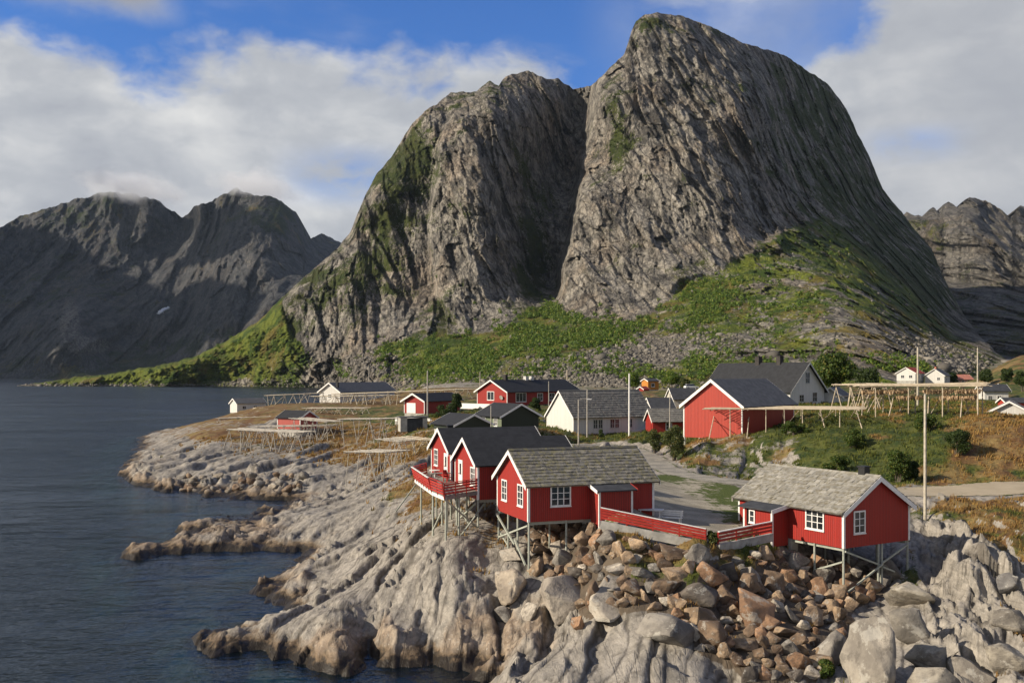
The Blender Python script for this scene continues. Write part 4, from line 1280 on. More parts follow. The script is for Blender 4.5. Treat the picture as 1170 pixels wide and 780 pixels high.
def m_glass():
    m, t = new_mat("window_glass")
    p = t.n('TexCoord').outputs['Object']
    n = t.noise(p, 0.8, 2, 0.5)
    c = t.mix(t.ss(n, 0.4, 0.6), (0.012, 0.015, 0.018), (0.05, 0.055, 0.06))
    t.out(t.pbr(c, 0.06, t.bump(t.noise(p, 1.3, 2), 0.12, 0.03), 0.6))
    return m


RED = (0.335, 0.027, 0.019)
M['red'] = m_boards("red_boards", RED)
M['red_dark'] = m_boards("older_red_boards", (0.31, 0.030, 0.022), 0.18)
M['red_faded'] = m_boards("faded_red_boards", (0.42, 0.055, 0.035), 0.22, 0.6)
M['salmon'] = m_boards("salmon_red_boards", (0.45, 0.10, 0.08), 0.2, 0.6)
M['white_boards'] = m_boards("white_boards", (0.70, 0.68, 0.63), 0.16, 0.25)
M['cream_boards'] = m_boards("cream_boards", (0.58, 0.55, 0.47), 0.16, 0.3)
M['green_boards'] = m_boards("grey_green_boards", (0.17, 0.20, 0.13), 0.16, 0.3)
M['dark_green'] = m_boards("dark_green_boards", (0.035, 0.045, 0.03), 0.16, 0.3)
M['orange_boards'] = m_boards("orange_boards", (0.55, 0.22, 0.035), 0.2, 0.3)
M['pink_boards'] = m_boards("pale_pink_boards", (0.52, 0.30, 0.25), 0.2, 0.3)
M['trim'] = simple("white_paint", (0.74, 0.72, 0.68), 0.5, 0.35, 0.08, 4)
M['trim_grey'] = simple("pale_grey_paint", (0.50, 0.49, 0.46), 0.6, 0.3, 0.1, 4)
M['red_paint'] = simple("red_paint", (0.36, 0.032, 0.022), 0.55, 0.3, 0.15, 3)
M['slate'] = m_tiles("grey_slates", [(0.10, 0.098, 0.09), (0.20, 0.19, 0.17), (0.145, 0.135, 0.12), (0.25, 0.235, 0.20)], (0.17, 0.155, 0.085))
M['slate_pale'] = m_tiles("lichen_slates", [(0.205, 0.195, 0.17), (0.31, 0.295, 0.26), (0.25, 0.237, 0.205), (0.37, 0.35, 0.305)], (0.18, 0.16, 0.115))
M['slate_grey'] = m_tiles("old_slates", [(0.13, 0.125, 0.115), (0.185, 0.18, 0.16), (0.16, 0.15, 0.135), (0.215, 0.205, 0.18)])
M['black_roof'] = m_roof("black_roofing", (0.022, 0.023, 0.026), 0.3, 0.75)
M['dark_roof'] = m_roof("dark_grey_roofing", (0.045, 0.047, 0.052), 0.3, 0.75)
M['grey_roof'] = m_roof("grey_roofing", (0.12, 0.12, 0.12), 0.25)
M['red_roof'] = m_roof("red_roofing", (0.36, 0.055, 0.035), 0.2)
M['rust_roof'] = m_roof("pale_red_roofing", (0.42, 0.17, 0.12), 0.2)
M['glass'] = m_glass()
M['stilt'] = m_wood("weathered_posts", (0.25, 0.265, 0.215), (0.40, 0.41, 0.35))
M['pole'] = m_wood("silver_wood", (0.30, 0.26, 0.20), (0.52, 0.47, 0.38))
M['pole_tan'] = m_wood("fresh_wood", (0.33, 0.265, 0.185), (0.55, 0.47, 0.355))
M['pole_grey'] = m_wood("grey_wood", (0.21, 0.19, 0.16), (0.43, 0.40, 0.35))
M['deck'] = m_wood("grey_decking", (0.16, 0.15, 0.13), (0.27, 0.25, 0.22))
M['concrete'] = simple("concrete", (0.36, 0.345, 0.31), 0.9, 0.2, 0.2, 1.5, 0.02, 12)
M['black'] = simple("black_metal", (0.014, 0.014, 0.015), 0.5, 0.4)
M['brick_dark'] = simple("dark_chimney_stone", (0.05, 0.045, 0.042), 0.9, 0.2, 0.3, 4)
M['shadow'] = simple("opening_shade", (0.008, 0.007, 0.007), 0.9, 0.1)


class House:
    """gable-roofed timber house; local x runs along the ridge from gable to gable, y across, z up from the floor"""
    def __init__(self, name, label, cat, O, ang, L, W_, H, rise, wall='red', roof='black_roof', trim='trim', oh=0.35, ohg=0.30, thick=0.12, tiles=None,
                 gable_wall=None, corner=True, group=None, ground=True, bw=0.20):
        self.L, self.W, self.H, self.rise = L, W_, H, rise
        self.root = thing(name, label, cat, O, ang, group)
        self.O, self.ang = Vector(O), ang
        self.trim = M[trim]
        r = self.root
        hy = W_ / 2
        mb = MB()
        sec = [(0, 0, 0), (0, W_, 0), (0, W_, H), (0, hy, H + rise), (0, 0, H)]
        mb.prism(sec, (L, 0, 0))
        mb.build("wall", M[wall], r)
        if gable_wall:
            for x, dx in ((-0.012, -0.02), (L + 0.012, 0.02)):
                MB().prism([(x, 0.02, 0.02), (x, W_ - 0.02, 0.02), (x, W_ - 0.02, H), (x, hy, H + rise - 0.02), (x, 0.02, H)], (dx, 0, 0)).build("gable_wall", M[gable_wall], r)
        # roof slabs
        sl_ = rise / hy
        z_e = H - oh * sl_
        n = Vector((0, -rise, hy)).normalized()
        rf = MB()
        lift = 0.02
        for sgn in (0, 1):
            a = Vector((0, -oh, z_e))
            b = Vector((0, hy, H + rise))
            nn = Vector((0, -rise, hy)).normalized()
            if sgn:
                a.y = W_ + oh
                nn.y = -nn.y
            a, b = a + nn * lift, b + nn * lift
            # mitre at the ridge
            bt = Vector((0, hy, b.z + thick / nn.z))
            bb = Vector((0, hy, H + rise + lift / nn.z))
            at2 = a + nn * thick
            rf.prism([(-ohg, a.y, a.z), (-ohg, bb.y, bb.z), (-ohg, bt.y, bt.z), (-ohg, at2.y, at2.z)], (L + 2 * ohg, 0, 0))
        if tiles is None:
            self.roof = rf.build("roof", M[roof], r)
        else:
            self.roof = rf.build("roof", M[roof], r)
            rng = random.Random(int(L * 100) + 5)
            tm = MB()
            ts, tw, tt = tiles
            for sgn in (0, 1):
                nn = Vector((0, -rise, hy)).normalized()
                up = Vector((0, hy, rise)).normalized()
                base = Vector((0, -oh, z_e)) + nn * (lift + thick)
                if sgn:
                    nn.y, up.y = -nn.y, -up.y
                    base = Vector((0, W_ + oh, z_e)) + nn * (lift + thick)
                ln = math.hypot(hy + oh, rise + oh * sl_)
                rows = int(ln / ts)
                for i in range(rows):
                    x = -ohg - rng.random() * tw
                    while x < L + ohg:
                        w = tw * rng.uniform(0.65, 1.35)
                        x0, x1 = max(x, -ohg), min(x + w, L + ohg)
                        if x1 - x0 > 0.05:
                            d0 = i * ts - 0.04 * rng.random() - (0.05 if i == 0 else 0)
                            d1 = min((i + 1.25) * ts, ln)
                            t0 = tt * rng.uniform(1.3, 2.6)
                            dz = rng.uniform(-0.012, 0.02)
                            p = [base + up * d0 + Vector((x0, 0, 0)) + nn * (0.012 + dz), base + up * d0 + Vector((x1 - 0.012, 0, 0)) + nn * (0.012 - dz),
                                 base + up * d1 + Vector((x1 - 0.012, 0, 0)) + nn * 0.004, base + up * d1 + Vector((x0, 0, 0)) + nn * 0.004]
                            tm.hexa(p + [p[0] + nn * t0, p[1] + nn * t0, p[2] + nn * tt * 0.6, p[3] + nn * tt * 0.6])
                        x += w
            tm.prism([(-ohg, hy - 0.16, H + rise + thick + 0.0), (-ohg, hy + 0.16, H + rise + thick), (-ohg, hy, H + rise + thick + 0.15)], (L + 2 * ohg, 0, 0))
            tm.build("roof_slates", M[roof], self.roof)
        # barge boards
        for x, dx in ((-ohg - 0.004, -0.035), (L + ohg + 0.004, 0.035)):
            mb = MB()
            for sgn in (0, 1):
                y0 = -oh - 0.02 if not sgn else W_ + oh + 0.02
                zt = thick + 0.05
                z0 = z_e - 0.02 * sl_
                mb.prism([(x, y0, z0 - bw + 0.06), (x, hy, H + rise - bw + 0.06), (x, hy, H + rise + zt), (x, y0, z0 + zt)], (dx, 0, 0))
            mb.build("bargeboard", self.trim, r)
        if corner:
            c = 0.13
            for x in (0, L):
                for y in (0, W_):
                    xa, xb = (x - 0.03, x + c) if x == 0 else (x - c, x + 0.03)
                    ya, yb = (y - 0.03, y + c) if y == 0 else (y - c, y + 0.03)
                    MB().box(xa, ya, 0.0, xb, yb, H - 0.02).build("corner_board", self.trim, r)
        if ground:
            # footing down to the ground
            zs = []
            for x in np.linspace(0, L, 5):
                for y in np.linspace(0, W_, 5):
                    w = self.world(x, y, 0)
                    zs.append(gz(w.x, w.y) - self.O.z)
            lo = min(min(zs) - 0.4, -0.2)
            MB().box(0.06, 0.06, lo, L - 0.06, W_ - 0.06, 0.0).build("footing", M['concrete'], r)

    def world(self, x, y, z):
        c, s = math.cos(self.ang), math.sin(self.ang)
        return Vector((self.O.x + c * x - s * y, self.O.y + s * x + c * y, self.O.z + z))

    def frame(self, face):
        """origin, along, out for a wall face"""
        if face == 'y0':
            return Vector((0, 0, 0)), Vector((1, 0, 0)), Vector((0, -1, 0))
        if face == 'y1':
            return Vector((0, self.W, 0)), Vector((1, 0, 0)), Vector((0, 1, 0))
        if face == 'x0':
            return Vector((0, 0, 0)), Vector((0, 1, 0)), Vector((-1, 0, 0))
        return Vector((self.L, 0, 0)), Vector((0, 1, 0)), Vector((1, 0, 0))

    def window(self, face, s, z, w, h, nx=2, ny=2, fw=0.10, trim=None, off=0.0, parent=None, base=None):
        o, a, n = self.frame(face)
        if base is not None:
            o = base
        o = o + n * off
        up = Vector((0, 0, 1))

        def bar(s0, z0, s1, z1, d0, d1, mb):
            p = [o + a * q + up * k + n * d for d in (d0, d1) for q, k in ((s0, z0), (s1, z0), (s1, z1), (s0, z1))]
            mb.hexa(p)
        mb = MB()
        bar(s - fw, z - fw, s, z + h + fw, 0.003, 0.06, mb)
        bar(s + w, z - fw, s + w + fw, z + h + fw, 0.003, 0.06, mb)
        bar(s, z + h, s + w, z + h + fw, 0.003, 0.06, mb)
        bar(s, z - fw, s + w, z, 0.003, 0.06, mb)
        bar(s - fw - 0.03, z - fw - 0.05, s + w + fw + 0.03, z - fw - 0.002, 0.003, 0.10, mb)
        mt = 0.045
        for i in range(1, nx):
            x = s + w * i / nx
            k = mt * (1.5 if nx > 2 or nx == 2 else 1)
            bar(x - k / 2, z, x + k / 2, z + h, 0.012, 0.045, mb)
        for j in range(1, ny):
            y = z + h * j / ny
            bar(s, y - mt / 2, s + w, y + mt / 2, 0.012, 0.040, mb)
        wn = mb.build("window", trim or self.trim, parent or self.root)
        g_ = MB()
        bar(s, z, s + w, z + h, 0.004, 0.018, g_)
        g_.build("pane", M['glass'], wn)
        return wn

    def door(self, face, s, w, h, mat='trim', glass=True, z=0.0):
        o, a, n = self.frame(face)
        up = Vector((0, 0, 1))

        def bar(s0, z0, s1, z1, d0, d1, mb):
            p = [o + a * q + up * k + n * d for d in (d0, d1) for q, k in ((s0, z0), (s1, z0), (s1, z1), (s0, z1))]
            mb.hexa(p)
        mb = MB()
        bar(s, z, s + w, z + h, 0.003, 0.04, mb)
        bar(s - 0.09, z, s - 0.002, z + h + 0.09, 0.003, 0.06, mb)
        bar(s + w + 0.002, z, s + w + 0.09, z + h + 0.09, 0.003, 0.06, mb)
        bar(s, z + h + 0.002, s + w, z + h + 0.09, 0.003, 0.06, mb)
        d_ = mb.build("door", M[mat], self.root)
        if glass:
            g_ = MB()
            bar(s + w * 0.25, z + h * 0.45, s + w * 0.75, z + h * 0.90, 0.042, 0.05, g_)
            g_.build("pane", M['glass'], d_)
        k_ = MB()
        bar(s + w * 0.84, z + h * 0.46, s + w * 0.91, z + h * 0.50, 0.042, 0.09, k_)
        k_.build("handle", M['black'], d_)
        return d_

    def chimney(self, x, y, w, h, mat='brick_dark', cap=True, z0=None):
        z = self.H + self.rise * (1 - abs(y - self.W / 2) / (self.W / 2)) - 0.4 if z0 is None else z0
        mb = MB().box(x - w / 2, y - w / 2, z, x + w / 2, y + w / 2, z + h + 0.4)
        if cap:
            mb.box(x - w / 2 - 0.06, y - w / 2 - 0.06, z + h + 0.402, x + w / 2 + 0.06, y + w / 2 + 0.06, z + h + 0.50)
        mb.build("chimney", M[mat], self.roof)

    def stilt(self, x, y, extra=0.0, ztop=0.0, w=0.15):
        p = self.world(x, y, 0)
        g_ = gz(p.x, p.y) - self.O.z
        MB().tube([(x, y, g_ - 0.5), (x, y, ztop)], [w * 0.55, w * 0.5], 8).build("stilt", M['stilt'], self.root, smooth=False)
        return g_

    def brace(self, a, b, w=0.11):
        MB().beam(a, b, w, w).build("brace", M['stilt'], self.root)


def add_floor_beams(h, xs, z=-0.0):
    mb = MB()
    for y in (0.25, h.W - 0.25):
        mb.box(0.1, y - 0.09, z - 0.22, h.L - 0.1, y + 0.09, z - 0.004)
    mb.build("floor_beam", M['stilt'], h.root)


# ------------------------------------------------------------------ the four cabins on the shore
TH = R(20)
# front cabin, slate roof
N = at(603.5, 596.5, 68.0)
A = House("cabin", "red cabin with a grey slate roof and porch, at the fence's left end", "cabin", N, TH, 9.75, 6.5, 2.60, 2.0,
          wall='red', roof='slate', tiles=(0.36, 0.40, 0.03), ground=False, group="red cabins by the water")
A.window('y0', 1.75, 1.10, 1.35, 1.25, 3, 3)
A.window('x0', 1.0, 1.02, 0.95, 1.35, 2, 3)
A.window('x0', 4.35, 1.02, 0.95, 1.35, 2, 3)
# porch: side walls, front wall, pent roof
ps0, ps1, pp = 4.75, 7.35, 1.35
MB().box(ps0, -pp, -0.6, ps1, -0.002, 2.05).build("porch_wall", M['red_dark'], A.root)
pr = MB()
pr.hexa([(ps0 - 0.25, -pp - 0.30, 2.07), (ps1 + 0.25, -pp - 0.30, 2.07), (ps1 + 0.25, -0.01, 2.50), (ps0 - 0.25, -0.01, 2.50),
         (ps0 - 0.25, -pp - 0.30, 2.15), (ps1 + 0.25, -pp - 0.30, 2.15), (ps1 + 0.25, -0.01, 2.58), (ps0 - 0.25, -0.01, 2.58)])
A_pr = pr.build("porch_roof", M['dark_roof'], A.root)
for x, mt in ((ps0 - 0.29, M['trim']), (ps1 + 0.252, M['red_paint'])):
    MB().hexa([(x, -pp - 0.32, 1.95), (x + 0.035, -pp - 0.32, 1.95), (x + 0.035, -0.012, 2.36), (x, -0.012, 2.36), (x, -pp - 0.32, 2.19), (x + 0.035, -pp - 0.32, 2.19), (x + 0.035, -0.012, 2.60), (x, -0.012, 2.60)]).build("porch_bargeboard", mt, A.root)
for x in (ps0 - 0.02, ps1 - 0.12):
    MB().box(x, -pp - 0.03, -0.62, x + 0.14, -pp + 0.08, 2.04).build("porch_post", M['trim'], A.root)
for x, y in ((0.08, 0.08), (0.08, 2.3), (0.08, 4.3), (0.08, 6.42), (2.9, 0.1), (2.9, 3.2), (2.9, 6.4)):
    A.stilt(x, y)
g0 = gz(*A.world(0, 0, 0)[:2]) - A.O.z
g1 = gz(*A.world(0, 6.4, 0)[:2]) - A.O.z
A.brace((0.0, 0.1, -0.25), (0.0, 6.3, -2.0))
A.brace((-0.13, 6.3, -0.25), (-0.13, 2.4, -1.9))
A.brace((-0.13, 2.4, -1.5), (-0.13, 0.2, -3.0))
A.brace((0.15, 4.3, -2.4), (0.15, 6.4, -1.6))
add_floor_beams(A, None)
MB().box(5.0, 0.1, -2.2, 9.6, 6.3, -0.004).build("footing", M['concrete'], A.root)

# black roofed pair behind it
NB = at(545.6, 571.0, 76.0)
B = House("cabin", "black roofed red cabin standing between the grey slate roofed cabin and its black roofed twin", "cabin", NB, TH, 8.3, 6.0, 2.75, 1.75,
          wall='red', roof='black_roof', ground=False, group="red cabins by the water")
B.window('x0', 0.55, 1.05, 1.05, 1.30, 3, 3)
B.door('x0', 3.9, 0.95, 2.0, z=0.66)
B.window('y0', 6.2, 1.2, 0.8, 0.9, 2, 2)
for x, y in ((0.08, 0.1), (0.08, 3.0), (0.08, 5.9), (2.6, 0.1), (5.0, 0.1), (2.6, 3.0), (2.6, 5.9)):
    B.stilt(x, y)
B.brace((-0.1, 0.2, -0.3), (-0.1, 5.8, -2.6))
B.brace((-0.22, 5.8, -0.3), (-0.22, 0.3, -2.6))
add_floor_beams(B, None)
MB().box(4.5, 0.1, -2.0, 8.2, 5.9, -0.004).build("footing", M['concrete'], B.root)
NC = at(515.0, 551.0, 84.0)
Cc = House("cabin", "black roofed red cabin at the rear of the terrace, farthest from the slate roofed one", "cabin", NC, TH, 8.6, 6.2, 2.60, 1.75,
           wall='red', roof='black_roof', ground=False, group="red cabins by the water")
Cc.window('x0', 4.0, 1.15, 1.05, 1.30, 2, 3)
Cc.door('x0', 0.9, 0.95, 2.0, z=0.30)
Cc.chimney(0.9, 3.4, 0.45, 0.45, 'black')
for x, y in ((0.08, 0.1), (0.08, 3.0), (0.08, 6.0), (2.6, 3.1), (2.6, 6.0)):
    Cc.stilt(x, y)
add_floor_beams(Cc, None)
MB().box(3.5, 0.1, -2.0, 8.4, 6.0, -0.004).build("footing", M['concrete'], Cc.root)

# right-hand cabin
ND = at(964.0, 626.5, 65.7)
aD = math.atan2(0.86, -0.51)
gdir = Vector((math.sin(aD), -math.cos(aD), 0))       # from the near corner along the gable
WD = 6.7
OD = ND + gdir * WD
D_ = House("cabin", "red stilted cabin with a pale lichened roof and black stove pipe", "cabin", OD, aD, 9.9, WD, 2.45, 2.05,
           wall='red', roof='slate_pale', tiles=(0.42, 0.50, 0.04), ground=False, group="red cabins by the water", bw=0.24)
D_.window('y1', 1.75, 1.02, 1.45, 1.30, 3, 3)
D_.window('x0', WD - 2.0, 0.98, 0.95, 1.35, 2, 3)
q0, q1, qp = 4.95, 7.75, 1.55
yw = WD
MB().box(q0, yw + 0.002, -0.5, q1, yw + qp, 2.0).build("porch_wall", M['red'], D_.root)
MB().hexa([(q0 - 0.3, yw + 0.01, 2.40), (q1 + 0.3, yw + 0.01, 2.40), (q1 + 0.3, yw + qp + 0.35, 2.02), (q0 - 0.3, yw + qp + 0.35, 2.02),
           (q0 - 0.3, yw + 0.01, 2.48), (q1 + 0.3, yw + 0.01, 2.48), (q1 + 0.3, yw + qp + 0.35, 2.10), (q0 - 0.3, yw + qp + 0.35, 2.10)]).build("porch_roof", M['dark_roof'], D_.root)
MB().hexa([(q0 - 0.34, yw + 0.012, 2.22), (q0 - 0.304, yw + 0.012, 2.22), (q0 - 0.304, yw + qp + 0.37, 1.86), (q0 - 0.34, yw + qp + 0.37, 1.86),
           (q0 - 0.34, yw + 0.012, 2.50), (q0 - 0.304, yw + 0.012, 2.50), (q0 - 0.304, yw + qp + 0.37, 2.14), (q0 - 0.34, yw + qp + 0.37, 2.14)]).build("porch_bargeboard", M['trim'], D_.root)
for x in (q0 - 0.03, q1 - 0.11):
    MB().box(x, yw + qp - 0.10, -0.7, x + 0.15, yw + qp + 0.035, 1.98).build("porch_post", M['trim'], D_.root)
MB().box(q1 - 0.62, yw + qp + 0.003, 0.75, q1 - 0.30, yw + qp + 0.02, 1.95).build("porch_opening_shade", M['shadow'], D_.root)  # flat dark sheet painting the shade of an opening on the closed wall
D_.window('y1', q1 - 1.05, 1.05, 0.38, 0.75, 1, 2, off=qp)
D_.chimney(1.25, WD / 2 - 0.15, 0.55, 0.75, 'black')
for x, y in ((0.08, WD - 0.08), (0.08, WD - 3.55), (0.08, WD - 3.9), (0.08, 0.1), (2.6, WD - 0.1), (2.6, 3.2), (2.6, 0.2), (4.7, 3.2), (4.7, 0.2)):
    D_.stilt(x, y)
D_.brace((-0.05, WD - 0.1, -0.2), (-0.05, WD - 3.6, -1.45))
D_.brace((-0.17, WD - 0.2, -2.9), (-0.17, WD - 3.7, -1.35))
D_.brace((-0.05, WD - 3.7, -1.35), (-0.05, 0.2, -0.25))
D_.brace((-0.17, WD - 3.7, -1.55), (-0.17, 0.2, -2.6))
D_.brace((0.1, WD, -0.9), (2.6, WD, -1.9))
add_floor_beams(D_, None)
MB().box(4.75, WD - 0.8, -1.4, 5.15, WD - 0.1, -0.004).build("footing", M['concrete'], D_.root)
MB().box(6.9, 0.2, -1.6, 9.7, WD - 0.1, -0.005).build("footing", M['concrete'], D_.root)

# ------------------------------------------------------------------ terrace in front of the black roofed cabins
def terrace():
    zt = 8.98
    pts = [B.world(-0.02, 0.05, 0), B.world(-0.02, 6.3, 0), Cc.world(-0.02, 0.1, 0), Cc.world(-0.02, 6.2, 0)]
    p_far = at_z(474, 546.5, zt)
    p_mid = at_z(493.5, 560.5, zt)
    p_near = at_z(507.5, 566.5, zt)
    ring = [Vector(p_near), Vector(p_mid), Vector(p_far), pts[3], pts[2], pts[1], pts[0]]
    o0 = Vector((p_near.x, p_near.y, zt))
    root = thing("terrace", "raised timber terrace with red rails on stilts in front of the two black roofed cabins", "terrace", o0)
    loc = [Vector((p.x - o0.x, p.y - o0.y, 0)) for p in ring]
    MB().prism([(p.x, p.y, -0.06) for p in loc], (0, 0, 0.06)).build("decking", M['deck'], root)
    for i, mt in ((0, 'trim'), (1, 'trim'), (6, 'deck')):
        a, b = loc[i], loc[(i + 1) % len(loc)]
        MB().beam((a.x, a.y, -0.19), (b.x, b.y, -0.19), 0.06, 0.25).build("fascia", M[mt], root)
    # rails lean outwards
    segs = [(loc[6], loc[0], 0.0, 0.92), (loc[0], loc[1], 0.15, 1.0), (loc[1], loc[2], 0.28, 1.0), (loc[2], loc[3].lerp(loc[2], 0.25), 0.1, 1.0)]
    cen = sum(loc, Vector()) / len(loc)
    for a, b, lean, h in segs:
        d_ = (b - a).normalized()
        out = Vector((d_.y, -d_.x, 0))
        if out.dot((a + b) / 2 - cen) < 0:
            out = -out
        L = (b - a).length
        np_ = max(2, int(L / 1.3) + 1)
        for k in range(np_):
            q = a.lerp(b, k / (np_ - 1)) if np_ > 1 else a
            MB().beam(q + Vector((0, 0, -0.2)), q + out * lean + Vector((0, 0, h)), 0.08).build("railing_post", M['red_paint'], root)
        for j, zz in enumerate((0.16, 0.38, 0.60, 0.80)):
            f = zz / h
            a2, b2 = a + out * (lean * f + 0.05), b + out * (lean * f + 0.05)
            MB().beam(a2 + Vector((0, 0, zz)), b2 + Vector((0, 0, zz)), 0.03, 0.13).build("railing_board", M['red_paint'], root)
        MB().beam(a + out * lean + Vector((0, 0, h + 0.02)), b + out * lean + Vector((0, 0, h + 0.02)), 0.14, 0.05).build("top_rail", M['trim'] if lean > 0.2 else M['red_paint'], root)
    for fx, fy in ((0, 0), (0.5, 0.02), (0, 1), (0.5, 1), (1, 1), (0, 1.7), (0.6, 1.7), (0, 2.3), (0.6, 2.4), (0.35, 0.5), (0.8, 0.5)):
        i = int(fy)
        a = [loc[0], loc[1], loc[2], loc[2]][i].lerp([loc[1], loc[2], loc[3], loc[3]][i], fy - i)
        b = [loc[6], loc[5], loc[4], loc[3]][i].lerp([loc[5], loc[4], loc[3], loc[3]][i], fy - i)
        q = a.lerp(b, fx * 0.8 + 0.05)
        g_ = gz(q.x + o0.x, q.y + o0.y) - zt
        MB().tube([(q.x, q.y, g_ - 0.4), (q.x, q.y, -0.08)], [0.08, 0.075], 8).build("stilt", M['stilt'], root)
    def br(a, b):
        MB().beam(a, b, 0.10).build("brace", M['stilt'], root)
    br(loc[0] + Vector((0.1, 0.1, -0.3)), loc[0].lerp(loc[6], 1.2) + Vector((0, 0.2, -3.4)))
    br(loc[0].lerp(loc[6], 1.3) + Vector((0, -0.1, -0.9)), loc[0] + Vector((0.3, -0.1, -4.2)))
    br(loc[2] + Vector((0.1, 0.1, -0.5)), loc[2] + Vector((-1.6, -0.5, -2.8)))
    br(loc[1] + Vector((0.1, 0.1, -3.0)), loc[0] + Vector((-0.2, 0.1, -1.2)))
    # furniture
    c0 = Vector((at_z(511, 550.5, zt).x, at_z(511, 550.5, zt).y, zt))
    ch = thing("garden_chair", "small red garden chair on the railed terrace beside the glazed cabin door", "chair", c0, R(40))
    MB().box(-0.26, -0.26, 0.38, 0.26, 0.26, 0.44).build("seat", M['red_paint'], ch)
    MB().hexa([(-0.26, 0.20, 0.442), (0.26, 0.20, 0.442), (0.26, 0.26, 0.442), (-0.26, 0.26, 0.442), (-0.2, 0.36, 1.0), (0.2, 0.36, 1.0), (0.2, 0.41, 1.0), (-0.2, 0.41, 1.0)]).build("backrest", M['red_paint'], ch)
    for x in (-0.22, 0.22):
        for y in (-0.22, 0.22):
            MB().beam((x, y, 0.0), (x, y, 0.379), 0.05).build("leg", M['red_paint'], ch)
        MB().box(x - 0.04, -0.26, 0.60, x + 0.04, 0.19, 0.64).build("armrest", M['red_paint'], ch)
    c1 = Vector((at_z(503, 549, zt).x, at_z(503, 549, zt).y, zt))
    tb = thing("garden_table", "low grey timber table on the railed terrace", "table", c1, R(20))
    MB().box(-0.8, -0.4, 0.62, 0.8, 0.4, 0.67).build("tabletop", M['deck'], tb)
    for x in (-0.7, 0.7):
        for y in (-0.32, 0.32):
            MB().beam((x, y, 0.0), (x, y, 0.619), 0.07).build("leg", M['deck'], tb)
    c2 = Vector((at_z(496.5, 546.5, zt).x, at_z(496.5, 546.5, zt).y, zt))
    tb = thing("garden_table", "round white table in the far corner of the railed terrace", "table", c2)
    MB().tube([(0, 0, 0.70), (0, 0, 0.74)], [0.45, 0.45], 16).build("tabletop", M['trim'], tb)
    MB().tube([(0, 0, 0), (0, 0, 0.70)], [0.06, 0.05], 8).build("leg", M['trim'], tb)
    MB().tube([(0, 0, 0), (0, 0, 0.03)], [0.26, 0.24], 12).build("base", M['trim'], tb)
terrace()

# ------------------------------------------------------------------ buildings of the village
# white warehouse
NW = at(655.2, 496.0, 165.0)
Wh = House("warehouse", "long white warehouse with a grey slate roof beside the tall pale mast", "warehouse", NW, R(30), 16.6, 8.4, 3.0, 4.1, wall='white_boards', roof='slate_grey', tiles=(0.55, 0.7, 0.04), oh=0.4)
for s in (4.1, 7.6, 11.4):
    Wh.window('y0', s, 0.9, 0.75, 1.4, 2, 2, fw=0.08, trim=M['trim_grey'])
Wh.window('y0', 5.15, 0.9, 0.75, 1.4, 2, 2, fw=0.08, trim=M['trim_grey'])
Wh.window('y0', 8.6, 0.9, 0.75, 1.4, 2, 2, fw=0.08, trim=M['trim_grey'])
rp = MB()
rp.hexa([(8.2, -1.3, -0.6), (16.0, -1.3, -0.6), (16.0, -0.02, -0.6), (8.2, -0.02, -0.6), (8.2, -1.3, -0.5), (16.0, -1.3, 0.9), (16.0, -0.02, 0.9), (8.2, -0.02, -0.5)])
rp.build("ramp", M['trim_grey'], Wh.root)

# big red boathouse
NF = at(848, 503, 130.0)
NF.z = 9.3
Fb = House("boathouse", "large red boathouse with a grey roof and broad white bargeboards behind the long drying rack", "boathouse", NF, R(48), 15, 9.0, 4.55, 3.3, wall='red_faded', roof='grey_roof', oh=0.45, ohg=0.4, bw=0.34, corner=True, ground=False)
for x in (0.1, 4, 8, 12):
    for y in (0.15, 3, 6, 8.85):
        Fb.stilt(x, y, w=0.3)

# white house with dark roof and two chimneys
NG = at(902.9, 466, 180.0)
aG = math.atan2(0.84, -0.54)
gG = Vector((math.sin(aG), -math.cos(aG), 0))
NG.z = 12.0
Gh = House("dwelling_house", "white house with a black roof and two dark chimneys, rising behind the red boathouse", "house", NG + gG * 9.2, aG, 22, 9.2, 3.1, 4.9, wall='white_boards', roof='black_roof', oh=0.6, ohg=0.7, trim='trim_grey', bw=0.28)
Gh.window('x0', 4.0, 4.3, 1.0, 1.9, 2, 2, trim=M['trim_grey'])
Gh.window('x0', 2.0, 0.9, 1.1, 1.6, 2, 2, trim=M['trim_grey'])
Gh.window('x0', 5.6, 0.9, 1.1, 1.2, 2, 2, trim=M['trim_grey'])
Gh.chimney(6.6, 4.6, 1.0, 1.3)
Gh.chimney(12.0, 4.6, 1.0, 1.3)

# red house with white terrace wall
NH = at(579.5, 468, 235.0)
Hh = House("dwelling_house", "red house with a long black roof above a white terrace wall", "house", NH, R(45), 26, 10.5, 4.4, 2.6, wall='red', roof='black_roof', oh=0.6, ohg=0.6, bw=0.26)
Hh.window('x0', 4.6, 2.3, 2.2, 1.9, 2, 1, fw=0.14)
Hh.window('y0', 3.0, 1.9, 3.4, 2.0, 3, 1, fw=0.12)
Hh.window('y0', 10.5, 2.0, 1.8, 1.7, 2, 2, fw=0.12)
Hh.window('y0', 14.8, 2.0, 1.8, 1.7, 2, 2, fw=0.12)
Hh.chimney(4.6, 5.25, 0.8, 1.3)
Hh.chimney(11.8, 5.25, 0.9, 0.9, 'trim_grey')
Hh.chimney(13.8, 5.25, 0.9, 0.9, 'trim_grey')
mb = MB()
mb.box(-4.6, 0.8, -2.2, -0.05, 11.5, 0.15)
mb.build("terrace_base", M['red'], Hh.root)
MB().box(-4.8, 0.6, 0.152, -4.6, 11.7, 1.45).build("terrace_wall", M['trim'], Hh.root)
MB().box(-4.598, 0.6, 0.152, 0.0, 0.8, 1.45).build("terrace_wall", M['trim'], Hh.root)
MB().box(-4.70, 0.9, -2.2, -4.602, 11.4, -0.35).build("terrace_panel", M['trim'], Hh.root)
